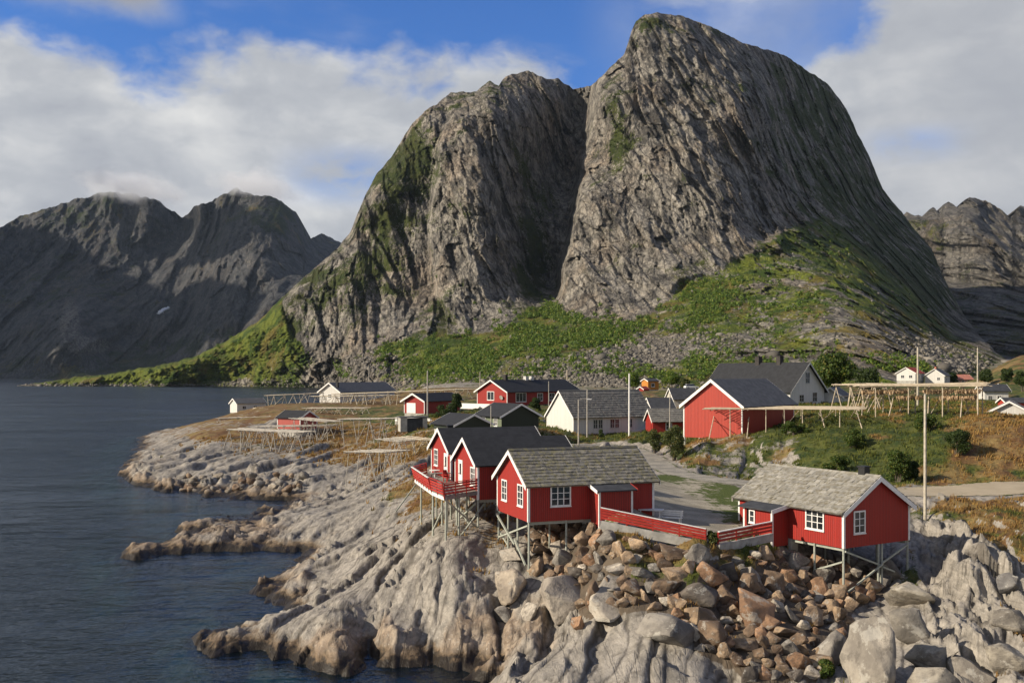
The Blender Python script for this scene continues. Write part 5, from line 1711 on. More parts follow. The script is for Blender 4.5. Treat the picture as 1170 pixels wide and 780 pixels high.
MB().tube([Vector((-0.5, 1.6, 2.9)), Vector((-0.35, 1.6, 2.95))], [0.55, 0.5], 14).build("satellite_dish", M['concrete'], Hh.root)

# small red garage
NI = at(485, 472.3, 220.0)
Ig = House("garage", "small red garage with a white door and black roof, near the white quay wall", "garage", NI, R(55), 13, 6.0, 2.9, 1.5, wall='red', roof='black_roof', oh=0.6, ohg=0.7, bw=0.3)
o_ = MB().box(-0.06, 2.6, 0.0, -0.003, 5.2, 2.3).build("door", M['trim'], Ig.root)
MB().box(-0.1, 3.8, 1.0, -0.062, 4.0, 1.08).build("handle", M['black'], o_)
Ig.door('y0', 8.6, 1.2, 2.1)

# green hut
NJ = at(573, 489, 150.0)
aJ = math.atan2(0.85, -0.53)
gJ = Vector((math.sin(aJ), -math.cos(aJ), 0))
Jh = House("hut", "dark green hut with a black roof and two white windows behind the black roofed cabins", "hut", NJ + gJ * 6.8, aJ, 7.6, 6.8, 1.85, 1.7, wall='green_boards', roof='black_roof', oh=0.5, ohg=0.4, corner=False, gable_wall='dark_green')
Jh.window('y1', 1.3, 0.35, 0.75, 1.1, 2, 2, fw=0.13)
Jh.window('y1', 4.9, 0.35, 0.75, 1.1, 2, 2, fw=0.13)
# lower black roofed annexe
NK = at(541, 492, 146.0)
Kh = House("shed", "low shed with a broad black roof left of the dark green hut", "shed", NK + gJ * 3.0 + Vector((0, 0, 0.1)), aJ, 7.0, 6.0, 0.9, 1.35, wall='dark_green', roof='black_roof', oh=0.5, corner=False)
# red house with grey roof behind the boathouse
NL = at(746, 494, 165.0)
Lh = House("shed", "low red shed with a grey slate roof between white warehouse and red boathouse", "shed", NL, R(8), 6.0, 4.5, 2.0, 1.7, wall='red', roof='slate_grey', tiles=(0.5, 0.6, 0.04), oh=0.4, corner=False)
Lh.window('y0', 2.3, 0.5, 0.9, 1.1, 2, 2)
NM = at(745, 476, 195.0)
Mh = House("shed", "shed with a dark gable roof behind the low slate roofed red shed", "shed", NM, R(8), 4.6, 6.0, 1.7, 1.9, wall='cream_boards', roof='dark_roof', oh=0.4, corner=False)
NM2 = at(770, 468, 215.0)
M2h = House("shed", "grey shed with a dark blue grey roof against the big boathouse's left side", "shed", NM2, R(8), 5.5, 6.0, 2.4, 2.2, wall='cream_boards', roof='dark_roof', oh=0.4, corner=False)
# orange hut and small red hut under the scree
NO = at(740.5, 445, 330.0)
Oh = House("hut", "bright orange hut with a dark roof below the scree slope", "hut", NO, R(25), 4.2, 4.0, 2.9, 0.7, wall='orange_boards', roof='dark_roof', oh=0.4, corner=False)
Oh.window('y0', 1.3, 1.0, 1.2, 1.0, 2, 1)
NP_ = at(735.5, 449.5, 318.0)
Ph = House("hut", "tiny red hut just beside the bright orange hut", "hut", NP_, R(50), 3.2, 2.6, 1.4, 0.8, wall='red', roof='red_roof', oh=0.2, corner=False)

# white fish plant far left, small white shed by the water
NQ = at(388.5, 459.5, 350.0)
Qh = House("fish_plant", "long white building with a pale grey roof behind the drying racks on the headland", "fish plant", NQ, R(60), 32, 9.4, 3.9, 3.0, wall='white_boards', roof='grey_roof', oh=0.7, ohg=0.7, bw=0.4)
Qh.chimney(1.2, 2.2, 0.8, 1.7, 'black')
Qh.window('y0', 6, 1.2, 1.5, 1.2, 2, 1)
Qh.window('y0', 14, 1.2, 1.5, 1.2, 2, 1)
Qh.window('x0', 4.0, 1.6, 1.4, 1.2, 2, 1)
NR = at(270.8, 471.5, 330.0)
Rh = House("shed", "small white gabled shed with a grey roof at the water's edge of the headland", "shed", NR, R(42), 10.5, 5.0, 3.2, 1.5, wall='white_boards', roof='grey_roof', oh=0.4, ohg=0.4, bw=0.3)
Rh.window('y0', 2, 1.2, 1.2, 1.0, 2, 1)
Rh.window('y0', 6, 1.2, 1.2, 1.0, 2, 1)
# red shed among the racks
NS = at(343, 490.5, 205.0)
aS = math.atan2(0.53, -0.85)
gS = Vector((math.sin(aS), -math.cos(aS), 0))
Sh = House("shed", "faded red shed with a black roof standing among the drying racks on the headland", "shed", NS + gS * 5, aS, 6.6, 5.0, 2.4, 1.3, wall='salmon', roof='black_roof', oh=0.4, corner=True)

# distant houses on the right
def far_house(label, px, py, Y, ang, L, W_, H, rise, wall, roof, wins=(), **kw):
    n = at(px, py, Y)
    n.z = n.z
    h = House("dwelling_house", label, "house", n, ang, L, W_, H, rise, wall=wall, roof=roof, oh=0.5, ohg=0.5, corner=False, **kw)
    for w in wins:
        h.window(*w)
    return h
far_house("white house with a bright red roof beyond the big drying rack", 1046, 435.0, 420, R(48), 10, 8.0, 3.4, 2.3, 'white_boards', 'red_roof', [('x0', 1.4, 1.2, 1.3, 1.2, 2, 1), ('x0', 4.8, 1.2, 1.3, 1.2, 2, 1), ('y0', 3, 1.2, 1.3, 1.2, 2, 1)])
far_house("white house with a grey roof beside the red roofed one beyond the big drying rack", 1079, 437.5, 420, R(52), 9, 8.0, 3.3, 2.7, 'white_boards', 'grey_roof', [('x0', 1.8, 1.2, 1.1, 1.2, 2, 1), ('y0', 3, 1.2, 1.2, 1.2, 2, 1)]).chimney(1.5, 4, 0.7, 0.9, 'rust_roof')
far_house("pale pink house with a faded red roof beyond the big drying rack", 1090.5, 439.0, 430, R(8), 8.6, 6.5, 2.3, 1.9, 'pink_boards', 'rust_roof', [('y0', 1.0, 0.7, 1.0, 1.1, 2, 1), ('y0', 3.6, 0.7, 1.0, 1.1, 2, 1), ('y0', 6.2, 0.7, 1.0, 1.1, 2, 1)])
far_house("white building with a dark roof at the right end of the big rack", 1125, 462.0, 225, R(-6), 5.2, 5.0, 3.2, 1.3, 'white_boards', 'dark_roof', [('y0', 0.8, 1.1, 0.8, 0.9, 2, 1), ('y0', 2.8, 1.1, 0.8, 0.9, 2, 1)])
nn_ = at(1146, 459, 232)
far_house("narrow pale grey gabled house right of the dark roofed white building", 1147.5, 459, 232, R(62), 5, 2.6, 3.0, 1.2, 'cream_boards', 'dark_roof')
far_house("white cottage cut by the picture edge on the rust coloured slope", 1176, 482.5, 150, R(62), 7, 5.4, 1.6, 1.5, 'white_boards', 'grey_roof')
far_house("small white gabled house half hidden by the shrubs right of the black roofed white house", 962, 462, 185, R(60), 7, 4.2, 1.6, 1.5, 'white_boards', 'grey_roof')
nb = at(1150, 468, 190)
mbx = House("shed", "long brown shed with a dark roof below the pale grey gabled house", "shed", nb, R(-4), 7, 4, 1.4, 0.8, wall='red_faded', roof='dark_roof', corner=False)

# stone cellar with dark boards, white quay walls
nc = at(487, 501.5, 175.0)
nc.z = gz(nc.x, nc.y) + 0.1
root = thing("stone_shed", "low stone shed closed with dark grey boards above the rocks left of the cabins", "shed", nc, R(15))
MB().box(-4.6, 0, -0.6, -3.4, 3.0, 1.9).build("stone_wall", M['concrete'], root)
MB().box(-3.4, 0.12, -0.6, -0.6, 3.0, 1.7).build("board_panel", M['dark_roof'], root)
MB().box(-0.6, 0, -0.6, 0.2, 3.0, 1.8).build("stone_wall", M['concrete'], root)
MB().box(-4.8, -0.1, 1.902, 0.4, 3.2, 2.05).build("roof", M['grey_roof'], root)


def quay(label, x0, y0, x1, y1, Y0, Y1, h):
    a, b = at(x0, y0, Y0), at(x1, y1, Y1)
    za = min(gz(a.x, a.y), gz(b.x, b.y), b.z, a.z)
    root = thing("quay_wall", label, "wall", (a.x, a.y, a.z))
    d_ = b - a
    MB().beam((0, 0, -h / 2), (d_.x, d_.y, d_.z - h / 2), 0.4, h).build("wall", M['trim'], root)
    MB().beam((0, 0, 0.04), (d_.x, d_.y, d_.z + 0.04), 0.6, 0.08).build("coping", M['trim_grey'], root)
    MB().beam((0, 0.3, -h - 1.0), (d_.x, d_.y + 0.3, d_.z - h - 1.0), 0.5, 2.0).build("footing", M['concrete'], root)
quay("long low white wall in front of the small red garage", 452, 476.8, 492, 478.2, 205, 200, 0.75)
quay("shorter white wall stepping down from the long one in front of the red garage", 493, 480.0, 518, 482.0, 198, 194, 0.6)

# ================================================================== fences
def fence(label, a, b, h=0.86, nb=4, dense=True):
    root = thing("fence", label, "fence", a)
    d_ = b - a
    L = d_.length
    t = Vector((d_.x, d_.y, 0)).normalized()
    out = Vector((t.y, -t.x, 0))
    MB().beam((0, 0, -0.30), (d_.x, d_.y, d_.z - 0.30), 0.22, 0.56).build("plinth", M['concrete'], root)
    n = max(2, int(L / 1.7) + 1)
    for k in range(n):
        q = d_ * (k / (n - 1))
        MB().beam(q + Vector((0, 0, -0.02)) - out * 0.05, q + Vector((0, 0, h - 0.03)) - out * 0.05, 0.09).build("post", M['red_paint'], root)
    bw = (h - 0.1) / nb
    for j in range(nb):
        z = 0.10 + bw * (j + 0.42)
        MB().beam(Vector((0, 0, z)) + out * 0.012, d_ + Vector((0, 0, z)) + out * 0.012, 0.028, bw * (0.80 if dense else 0.66)).build("board", M['red_paint'], root)
    MB().beam((0, 0, h), (d_.x, d_.y, d_.z + h), 0.15, 0.05).build("top_rail", M['trim'], root)
    return root


fa = at(686.5, 594.0, 66.4)
fb = at(806.5, 618.5, 65.0)
fc_ = at(821.0, 621.0, 65.0)
fd = at(882.0, 608.5, 68.2)
fence("long low red board fence running right from the grey slate roofed cabin", fa, fb)
fence("short red rail fence with a white top rail, joined to the pale roofed cabin's porch", fc_, fd, 0.80, 3, False)

# bench and low table in the yard
bp = at_z(766, 597.5, 7.3)
bp.z = gz(bp.x, bp.y) + 0.04
bn = thing("garden_bench", "white slatted garden bench on the gravel yard behind the long red fence", "bench", bp, R(-24))
mb = MB()
for y in (-0.2, -0.07, 0.06, 0.19):
    mb.box(-0.85, y - 0.05, 0.43, 0.85, y + 0.05, 0.47)
mb.build("seat", M['trim'], bn)
mb = MB()
for z in (0.56, 0.70, 0.84):
    mb.box(-0.85, 0.26, z, 0.85, 0.30, z + 0.11)
mb.build("backrest", M['trim'], bn)
for x in (-0.72, 0.72):
    MB().box(x - 0.04, -0.24, 0, x + 0.04, -0.16, 0.429).build("leg", M['trim'], bn)
    MB().box(x - 0.04, 0.20, 0, x + 0.04, 0.259, 0.94).build("leg", M['trim'], bn)
tp = at_z(744, 595, 7.4)
tp.z = gz(tp.x, tp.y) + 0.04
tb = thing("garden_table", "low white table on the gravel yard beside the white garden bench", "table", tp, R(-20))
MB().box(-0.85, -0.45, 0.50, 0.85, 0.45, 0.56).build("tabletop", M['trim'], tb)
for x in (-0.7, 0.7):
    for y in (-0.35, 0.35):
        MB().beam((x, y, 0), (x, y, 0.499), 0.08).build("leg", M['trim'], tb)

# ================================================================== drying racks
def rack(label, a, b, width=2.6, nf=5, npole=8, mat='pole', mid=True, th=1.0, deck=0.0, splay=1.25, seed=1):
    """Timber drying rack: pairs of crossed legs under cross bars, long poles laid on top. a, b: ends of the top, world points."""
    rng = random.Random(seed)
    if seed not in (14, 15):
        width, npole = width * 1.7, int(npole * 1.7)
    base = Vector((a.x, a.y, gz(a.x, a.y)))
    root = thing("drying_rack", label, "drying rack", base, 0, "fish drying racks")
    d_ = b - a
    t = Vector((d_.x, d_.y, 0)).normalized()
    s = Vector((-t.y, t.x, 0))
    off = a - base
    m = M[mat]
    for k in range(nf):
        f = (k + 0.15) / (nf - 0.7) if nf > 1 else 0.5
        f = min(max(f + (rng.uniform(-0.25, 0.25) / nf if seed not in (14, 15) else 0), 0), 1.0)
        c = off + d_ * f
        w = base + c
        zz = c.z - 0.1
        if seed not in (14, 15):
            for ss_ in (-0.42, 0.42):
                for sg in (-1, 1):
                    if rng.random() < 0.22:
                        continue
                    foot = c + s * ss_ * width + t * sg * rng.uniform(0.4, 1.9) + s * rng.uniform(-0.5, 0.5)
                    foot.z = gz(base.x + foot.x, base.y + foot.y) - base.z - 0.25
                    head = c + s * ss_ * width * 0.95 - t * sg * 0.16
                    head.z = c.z + 0.22
                    MB().tube([foot, head], [0.07 * th, 0.05 * th], 6).build("leg", m, root)
        for sg in (-1, 1) if seed in (14, 15) else ():
            foot = c + s * sg * width * 0.5 * splay + t * rng.uniform(-0.5, 0.5)
            g_ = gz(base.x + foot.x, base.y + foot.y) - base.z
            foot.z = g_ - 0.25
            head = c - s * sg * width * 0.10 + t * rng.uniform(-0.12, 0.12)
            head.z = c.z + 0.10
            if k % 2 == 0 or not mid:
                MB().tube([foot, head], [0.075 * th, 0.055 * th], 6).build("leg", m, root)
            else:
                foot2 = c + s * sg * width * 0.46
                foot2.z = g_ - 0.25
                hd = Vector((foot2.x, foot2.y, c.z))
                MB().tube([foot2, hd], [0.075 * th, 0.065 * th], 6).build("leg", m, root)
        MB().tube([c - s * width * 0.55 + Vector((0, 0, -0.09)), c + s * width * 0.55 + Vector((0, 0, -0.09 + rng.uniform(-0.05, 0.05)))], [0.06 * th, 0.05 * th], 6).build("crossbar", m, root)
        if mid and k % 2 == 0:
            zl = -0.42 * (c.z - (gz(w.x, w.y) - base.z))
            MB().tube([c - s * width * 0.40 + Vector((0, 0, zl)), c + s * width * 0.40 + Vector((0, 0, zl))], [0.06 * th, 0.05 * th], 6).build("crossbar", m, root)
        if k < nf - 1 and k % 2 == 0:
            g_ = gz(w.x, w.y) - base.z
            q = off + d_ * min((k + 1.1) / (nf - 0.7), 1.0)
            MB().tube([Vector((c.x, c.y, g_ - 0.1)) + s * 0.25 * width, q + s * 0.25 * width + Vector((0, 0, -0.15))], [0.055 * th, 0.045 * th], 6).build("brace", m, root)
    for k in range(npole):
        y = (k / (npole - 1) - 0.5) * width * 1.05 + rng.uniform(-0.06, 0.06)
        e0, e1 = rng.uniform(-0.06, 0.02), rng.uniform(-0.02, 0.06)
        lay = 0.55 if seed == 15 else 0.12
        p = off + d_ * e0 + s * y + Vector((0, 0, rng.uniform(0, lay)))
        q = off + d_ * (1 + e1) + s * (y + rng.uniform(-0.12, 0.12)) + Vector((0, 0, rng.uniform(0, lay)))
        mm = p.lerp(q, 0.5) + Vector((0, 0, -0.05 * rng.random()))
        MB().tube([p, mm, q], [0.062 * th, 0.058 * th, 0.045 * th], 6).build("pole", m, root)
    return root


rk = 'pole_grey'
rack("low grey drying rack on the first ledge above the water before the faded red shed", at(271, 490, 192), at(348, 493.5, 184), 3.0, 7, 7, rk, seed=1, th=1.3)
rack("grey drying rack close behind the low one, ending at the faded red shed's front", at(294, 487, 203), at(381, 485.5, 199), 2.6, 6, 5, rk, seed=2, th=1.2)
rack("pale drying rack on the left brow of the headland, below the small white shed", at(256, 477.5, 262), at(313, 475.5, 258), 3.2, 4, 6, rk, seed=3, th=1.4)
rack("drying rack between the small white shed and the long white building, seen against the water", at(309, 451.5, 330), at(366, 449, 326), 3.4, 5, 7, 'pole', seed=4, th=1.7)
rack("drying rack standing right of the faded red shed, its poles slanting downhill", at(341, 477.5, 203), at(382, 481.5, 197), 2.6, 4, 5, rk, seed=5, th=1.2)
rack("long thin drying rack on the grass above the faded red shed's roof", at(350.6, 466, 252), at(417, 466, 250), 3.0, 6, 5, 'pole', seed=6, th=1.4)
rack("open drying rack on the rocks below the grass, midway between red shed and cabins", at(400, 478.5, 188), at(446, 478, 182), 3.2, 4, 4, rk, seed=7, th=1.2)
rack("drying rack with splayed legs on the boulder nearest the railed terrace", at(409, 515, 136), at(452, 515.5, 132), 3.0, 4, 6, rk, seed=8, th=1.0)
rack("short drying rack in front of the low stone shed", at(440, 500.5, 150), at(466, 503.5, 147), 2.2, 3, 4, rk, seed=9, th=1.0)
rack("short sagging drying rack at the right of the low stone shed, behind the railed terrace", at(460, 499, 158), at(492, 502.5, 152), 2.0, 3, 3, 'pole', seed=10, th=1.0)
rack("small drying rack between the small white shed and the long thin rack", at(296, 466, 300), at(326, 466, 296), 3.0, 4, 5, 'pole', seed=11, th=1.5)
rack("very long pale drying rack running from the long white building to the red garage", at(389, 450, 322), at(529, 444.6, 300), 5.0, 12, 9, 'pole', seed=12, th=2.0)
rack("second long drying rack on the grass in front of the long white building", at(366, 452.5, 345), at(446, 451.5, 325), 3.6, 8, 6, 'pole', seed=13, th=1.7)
rack("pale drying rack in front of the large red boathouse, topped with many poles", at(814, 465.8, 134), at(981, 466.3, 129), 11.0, 9, 34, 'pole_tan', seed=14, th=0.9)
rack("big tall drying rack on the hill, hung with rows of dried fish", at(984, 442.3, 136), at(1123, 441.3, 128), 5.5, 8, 28, 'pole_tan', seed=15, th=1.1)
rack("slim drying rack meeting the left end of the big tall rack", at(962, 439.6, 150), at(1010, 439.6, 145), 3.0, 4, 8, 'pole_tan', seed=16, th=1.2)


def fish():
    """rows of dried fish hanging under the big rack: too many to count"""
    rng = random.Random(4)
    a, b = at(984, 442.3, 136), at(1123, 441.3, 128)
    d_ = b - a
    t = Vector((d_.x, d_.y, 0)).normalized()
    s = Vector((-t.y, t.x, 0))
    mb = MB()
    for row, zz in enumerate((-0.25, -1.05)):
        for k in range(1500 if row == 0 else 900):
            f = rng.uniform(0.02, 0.98) if row == 0 else rng.uniform(0.25, 0.95)
            if perlin(np.array([f * 14.0]), np.array([row * 3.1]), 77)[0] < -0.12:
                continue
            q = a + d_ * f + s * rng.uniform(-2.4, 2.4) + Vector((0, 0, zz - rng.uniform(0, 0.25)))
            l = rng.uniform(0.35, 0.7)
            w = rng.uniform(0.07, 0.13)
            an = rng.uniform(0, 3.1)
            u = Vector((math.cos(an), math.sin(an), 0)) * w
            v = Vector((-math.sin(an), math.cos(an), 0)) * w * 0.5
            lo = q - Vector((0, 0, l)) + u * rng.uniform(-0.6, 0.6)
            mi = q - Vector((0, 0, l * 0.55))
            mb.poly([q, mi + u, mi + v, mi - u, mi - v, lo], [(0, 1, 2), (0, 2, 3), (0, 3, 4), (0, 4, 1), (5, 2, 1), (5, 3, 2), (5, 4, 3), (5, 1, 4)])
    o = mb.build("dried_fish", M['fish'])
    tag(o, "rows of tan dried fish hanging under the big tall drying rack", "dried fish", None, 'stuff')
M['fish'] = m_wood("dried_fish_skin", (0.26, 0.17, 0.09), (0.52, 0.38, 0.24))
fish()

# ================================================================== poles and lamps
def pole(label, base, top_z, r=0.13, mat='pole_tan', arm=False, cat="pole", name="utility_pole"):
    root = thing(name, label, cat, base)
    h = top_z - base.z
    MB().tube([(0, 0, -0.5), (0, 0, h)], [r, r * 0.72], 10).build("shaft", M[mat], root, smooth=False)
    if arm:
        MB().beam((-0.7, 0.1, h - 0.35), (0.7, 0.1, h - 0.35), 0.10, 0.12).build("crossarm", M[mat], root)
        for x in (-0.6, 0, 0.6):
            MB().tube([(x, 0.1, h - 0.29), (x, 0.1, h - 0.08)], [0.05, 0.035], 6).build("insulator", M['trim_grey'], root)
    else:
        MB().tube([(0, 0, h), (0, 0, h + 0.12)], [r * 0.8, r * 0.3], 8).build("cap", M['pole_grey'], root)
    return root


def pole_px(label, px, pyb, pyt, Y, **kw):
    b = at(px, pyb, Y)
    b.z = gz(b.x, b.y)
    return pole(label, b, at(px, pyt, Y).z, **kw)


pole_px("tall bare wooden pole beside the gravel road, near the pale roofed cabin", 1057, 575, 451, 79, r=0.13, mat='pole')
pole_px("tall pale pole rising behind the big drying rack, in front of the red roofed house", 1048.6, 450, 397, 165, r=0.19, mat='pole')
pole_px("tall thin pole rising behind the big drying rack's right end", 1117, 450, 398, 165, r=0.14, mat='pole')
pole_px("tall white mast standing in front of the white warehouse", 719, 505, 427, 158, r=0.17, mat='trim', name="mast")
pole_px("grey pole against the left part of the white warehouse's front", 671, 498, 446, 163, r=0.15, mat='pole_grey')
pole_px("short pole rising behind the roof ridge of the white warehouse", 648, 450, 423, 262, r=0.20)
pole_px("dark pole in front of the small red garage", 488.5, 470, 424, 212, r=0.20, mat='pole_grey')
pole_px("thin grey pole in front of the dark green hut", 561, 490, 464, 143, r=0.10, mat='pole_grey')
pole_px("thin pole before the long black roof of the red house", 627, 466, 436, 226, r=0.12, mat='pole_grey')
pole_px("slender pole behind the red house's gable", 548.5, 446, 425, 300, r=0.16, mat='pole')
pole_px("pole in front of the low red shed, left of the large red boathouse", 765.5, 490, 450, 158, r=0.12, mat='pole_grey')
pole_px("far pole on the shore behind the long white building", 421.5, 445, 421, 480, r=0.25, mat='pole_grey')
lb = at(661, 512, 147)
lb.z = gz(lb.x, lb.y)
lt = at(661, 456, 147).z - lb.z
lp = thing("street_lamp", "grey street lamp whose arm reaches right in front of the white warehouse", "street lamp", lb)
MB().tube([(0, 0, -0.4), (0, 0, lt)], [0.13, 0.09], 10).build("post", M['pole_grey'], lp)
MB().tube([(0, 0, lt - 0.1), (0.6, 0, lt + 0.08), (1.35, 0, lt + 0.05)], [0.045, 0.04, 0.04], 8).build("arm", M['pole_grey'], lp)
MB().hexa([(1.2, -0.11, lt - 0.04), (1.95, -0.09, lt - 0.02), (1.95, 0.09, lt - 0.02), (1.2, 0.11, lt - 0.04), (1.2, -0.09, lt + 0.12), (1.95, -0.06, lt + 0.06), (1.95, 0.06, lt + 0.06), (1.2, 0.09, lt + 0.12)]).build("lamp_head", M['trim'], lp)

# small white car by the sheds under the scree
cp = at(790, 444.5, 290)
cp.z = max(cp.z, gz(cp.x, cp.y))
car = thing("parked_car", "small white car parked by the sheds left of the black roofed white house", "car", cp, R(12))
body = MB()
body.prism([(-2.1, -0.85, 0.32), (2.1, -0.85, 0.32), (2.15, -0.85, 0.72), (1.2, -0.85, 0.92), (-2.0, -0.85, 0.98), (-2.15, -0.85, 0.7)], (0, 1.7, 0))
body.build("body", M['trim'], car, bevel=0.05)
MB().hexa([(-1.95, -0.78, 0.985), (1.1, -0.78, 0.935), (1.1, 0.78, 0.935), (-1.95, 0.78, 0.985), (-1.6, -0.62, 1.48), (0.45, -0.62, 1.48), (0.45, 0.62, 1.48), (-1.6, 0.62, 1.48)]).build("window", M['glass'], car)
MB().box(-1.62, -0.64, 1.482, 0.47, 0.64, 1.53).build("roof", M['trim'], car)
for x in (-1.3, 1.35):
    for y in (-0.86, 0.86):
        wl = MB().tube([(x, y - 0.1, 0.32), (x, y + 0.1, 0.32)], [0.32, 0.32], 14).build("wheel", M['black'], car)
        MB().tube([(x, y - 0.115, 0.32), (x, y + 0.115, 0.32)], [0.18, 0.18], 10).build("rim", M['trim_grey'], wl)

# ================================================================== boulders
def m_boulder():
    m, t = new_mat("boulder_rock")
    p = t.n('TexCoord').outputs['Object']
    oi = t.n('ObjectInfo')
    p2 = t.vm('ADD', p, t.vm('SCALE', (31.0, 17.0, 11.0), scale=oi.outputs['Random']))
    c = oi.outputs['Color']
    n = t.noise(p2, 1.1, 6, 0.65)
    n2 = t.noise(p2, 4.5, 6, 0.7)
    c = t.mix(t.ss(n, 0.35, 0.65), t.mix(1.0, c, (0.62, 0.60, 0.60), 'MULTIPLY'), t.mix(1.0, c, (1.18, 1.15, 1.12), 'MULTIPLY'))
    c = t.mix(t.m('MULTIPLY', t.ss(n2, 0.52, 0.68), 0.55), c, (0.10, 0.088, 0.075))
    c = t.mix(t.m('MULTIPLY', t.ss(t.noise(p2, 2.3, 7, 0.7), 0.60, 0.68), 0.5), c, (0.42, 0.40, 0.35))
    h = t.m('ADD', t.m('MULTIPLY', n, 0.8), t.m('MULTIPLY', n2, 0.35))
    t.out(t.pbr(c, 0.9, t.bump(h, 0.8, 0.22), 0.2))
    return m


M['boulder'] = m_boulder()


def boulder_mesh(seed, rounded=0.0, n=13):
    rng = random.Random(seed)
    bm = bmesh.new()
    for _ in range(n):
        while True:
            v = Vector((rng.uniform(-1, 1), rng.uniform(-1, 1), rng.uniform(-1, 1)))
            if 0.55 < v.length < 1.0:
                break
        v = v.normalized() * rng.uniform(0.72, 1.0)
        bm.verts.new((v.x, v.y, v.z))
    r_ = bmesh.ops.convex_hull(bm, input=bm.verts)
    dead = list({g_ for g_ in r_['geom_interior'] + r_['geom_unused'] if isinstance(g_, bmesh.types.BMVert)})
    bmesh.ops.delete(bm, geom=dead, context='VERTS')
    bmesh.ops.dissolve_limit(bm, angle_limit=R(16), verts=bm.verts, edges=bm.edges)
    bmesh.ops.bevel(bm, geom=list(bm.edges), offset=0.07 + 0.10 * rounded, segments=2, affect='EDGES', profile=0.6)
    bmesh.ops.triangulate(bm, faces=bm.faces)
    bmesh.ops.subdivide_edges(bm, edges=[e for e in bm.edges if e.calc_length() > 0.28], cuts=2, use_grid_fill=True)
    if rounded:
        for _ in range(int(3 * rounded)):
            bmesh.ops.smooth_vert(bm, verts=bm.verts, factor=0.5, use_axis_x=True, use_axis_y=True, use_axis_z=True)
    co = np.array([v.co[:] for v in bm.verts])
    k = seed * 3.7
    nz = 0.09 * fbm(co[:, 0] * 1.6 + k, co[:, 1] * 1.6 + co[:, 2] * 1.3, 3, 0.55, seed=5) + 0.05 * fbm(co[:, 2] * 4 + k, co[:, 0] * 3 - co[:, 1] * 3, 2, seed=6)
    for v, q in zip(bm.verts, nz):
        v.co *= 1.0 + q
    bm.normal_update()
    # unit extents
    mn = [min(v.co[i] for v in bm.verts) for i in range(3)]
    mx = [max(v.co[i] for v in bm.verts) for i in range(3)]
    for v in bm.verts:
        for i in range(3):
            v.co[i] = (v.co[i] - (mn[i] + mx[i]) / 2) / (mx[i] - mn[i])
    me = bpy.data.meshes.new("boulder")
    bm.to_mesh(me)
    bm.free()
    me.materials.append(M['boulder'])
    me.polygons.foreach_set('use_smooth', np.ones(len(me.polygons), bool))
    for e in me.edges:
        pass
    me.set_sharp_from_angle(angle=R(38))
    return me


BM = [boulder_mesh(s) for s in range(20)]
BS = [boulder_mesh(s + 80, 0.25, 11) for s in range(15)]
BR = [boulder_mesh(s + 40, 1.0, 20) for s in range(8)]
TAN, ORG, BRN, GRY, PAL, DRK = (0.32, 0.235, 0.155), (0.30, 0.185, 0.112), (0.19, 0.135, 0.092), (0.22, 0.205, 0.18), (0.43, 0.39, 0.325), (0.12, 0.105, 0.09)


def boulder(px, py, w, h, col, label, me=None, seed=0, tilt=0.35, sink=0.2, depth=None, group=None, rz=None):
    """px, py: foot of the boulder in the photo; w, h in photo pixels"""
    rng = random.Random(seed * 13 + 5)
    p = spot(px, py)
    k = p.y / F
    W_, H_ = w * k, h * k
    D_ = depth * k if depth else (W_ * 0.55 + H_ * 0.35) * rng.uniform(0.8, 1.1)
    me = me or BM[rng.randrange(len(BM))]
    o = bpy.data.objects.new("boulder", me)
    COL.objects.link(o)
    o.scale = (W_ * 1.05, D_, H_ * 1.12)
    o.location = (p.x, p.y + D_ * 0.25, p.z + H_ * (0.5 - sink))
    o.rotation_euler = (rng.uniform(-tilt, tilt) * 0.6, rng.uniform(-tilt, tilt), rz if rz is not None else rng.uniform(-0.5, 0.5))
    j = rng.uniform(0.86, 1.14)
    o.color = (*[c * j for c in col], 1)
    tag(o, label, "boulder", group)
    return o


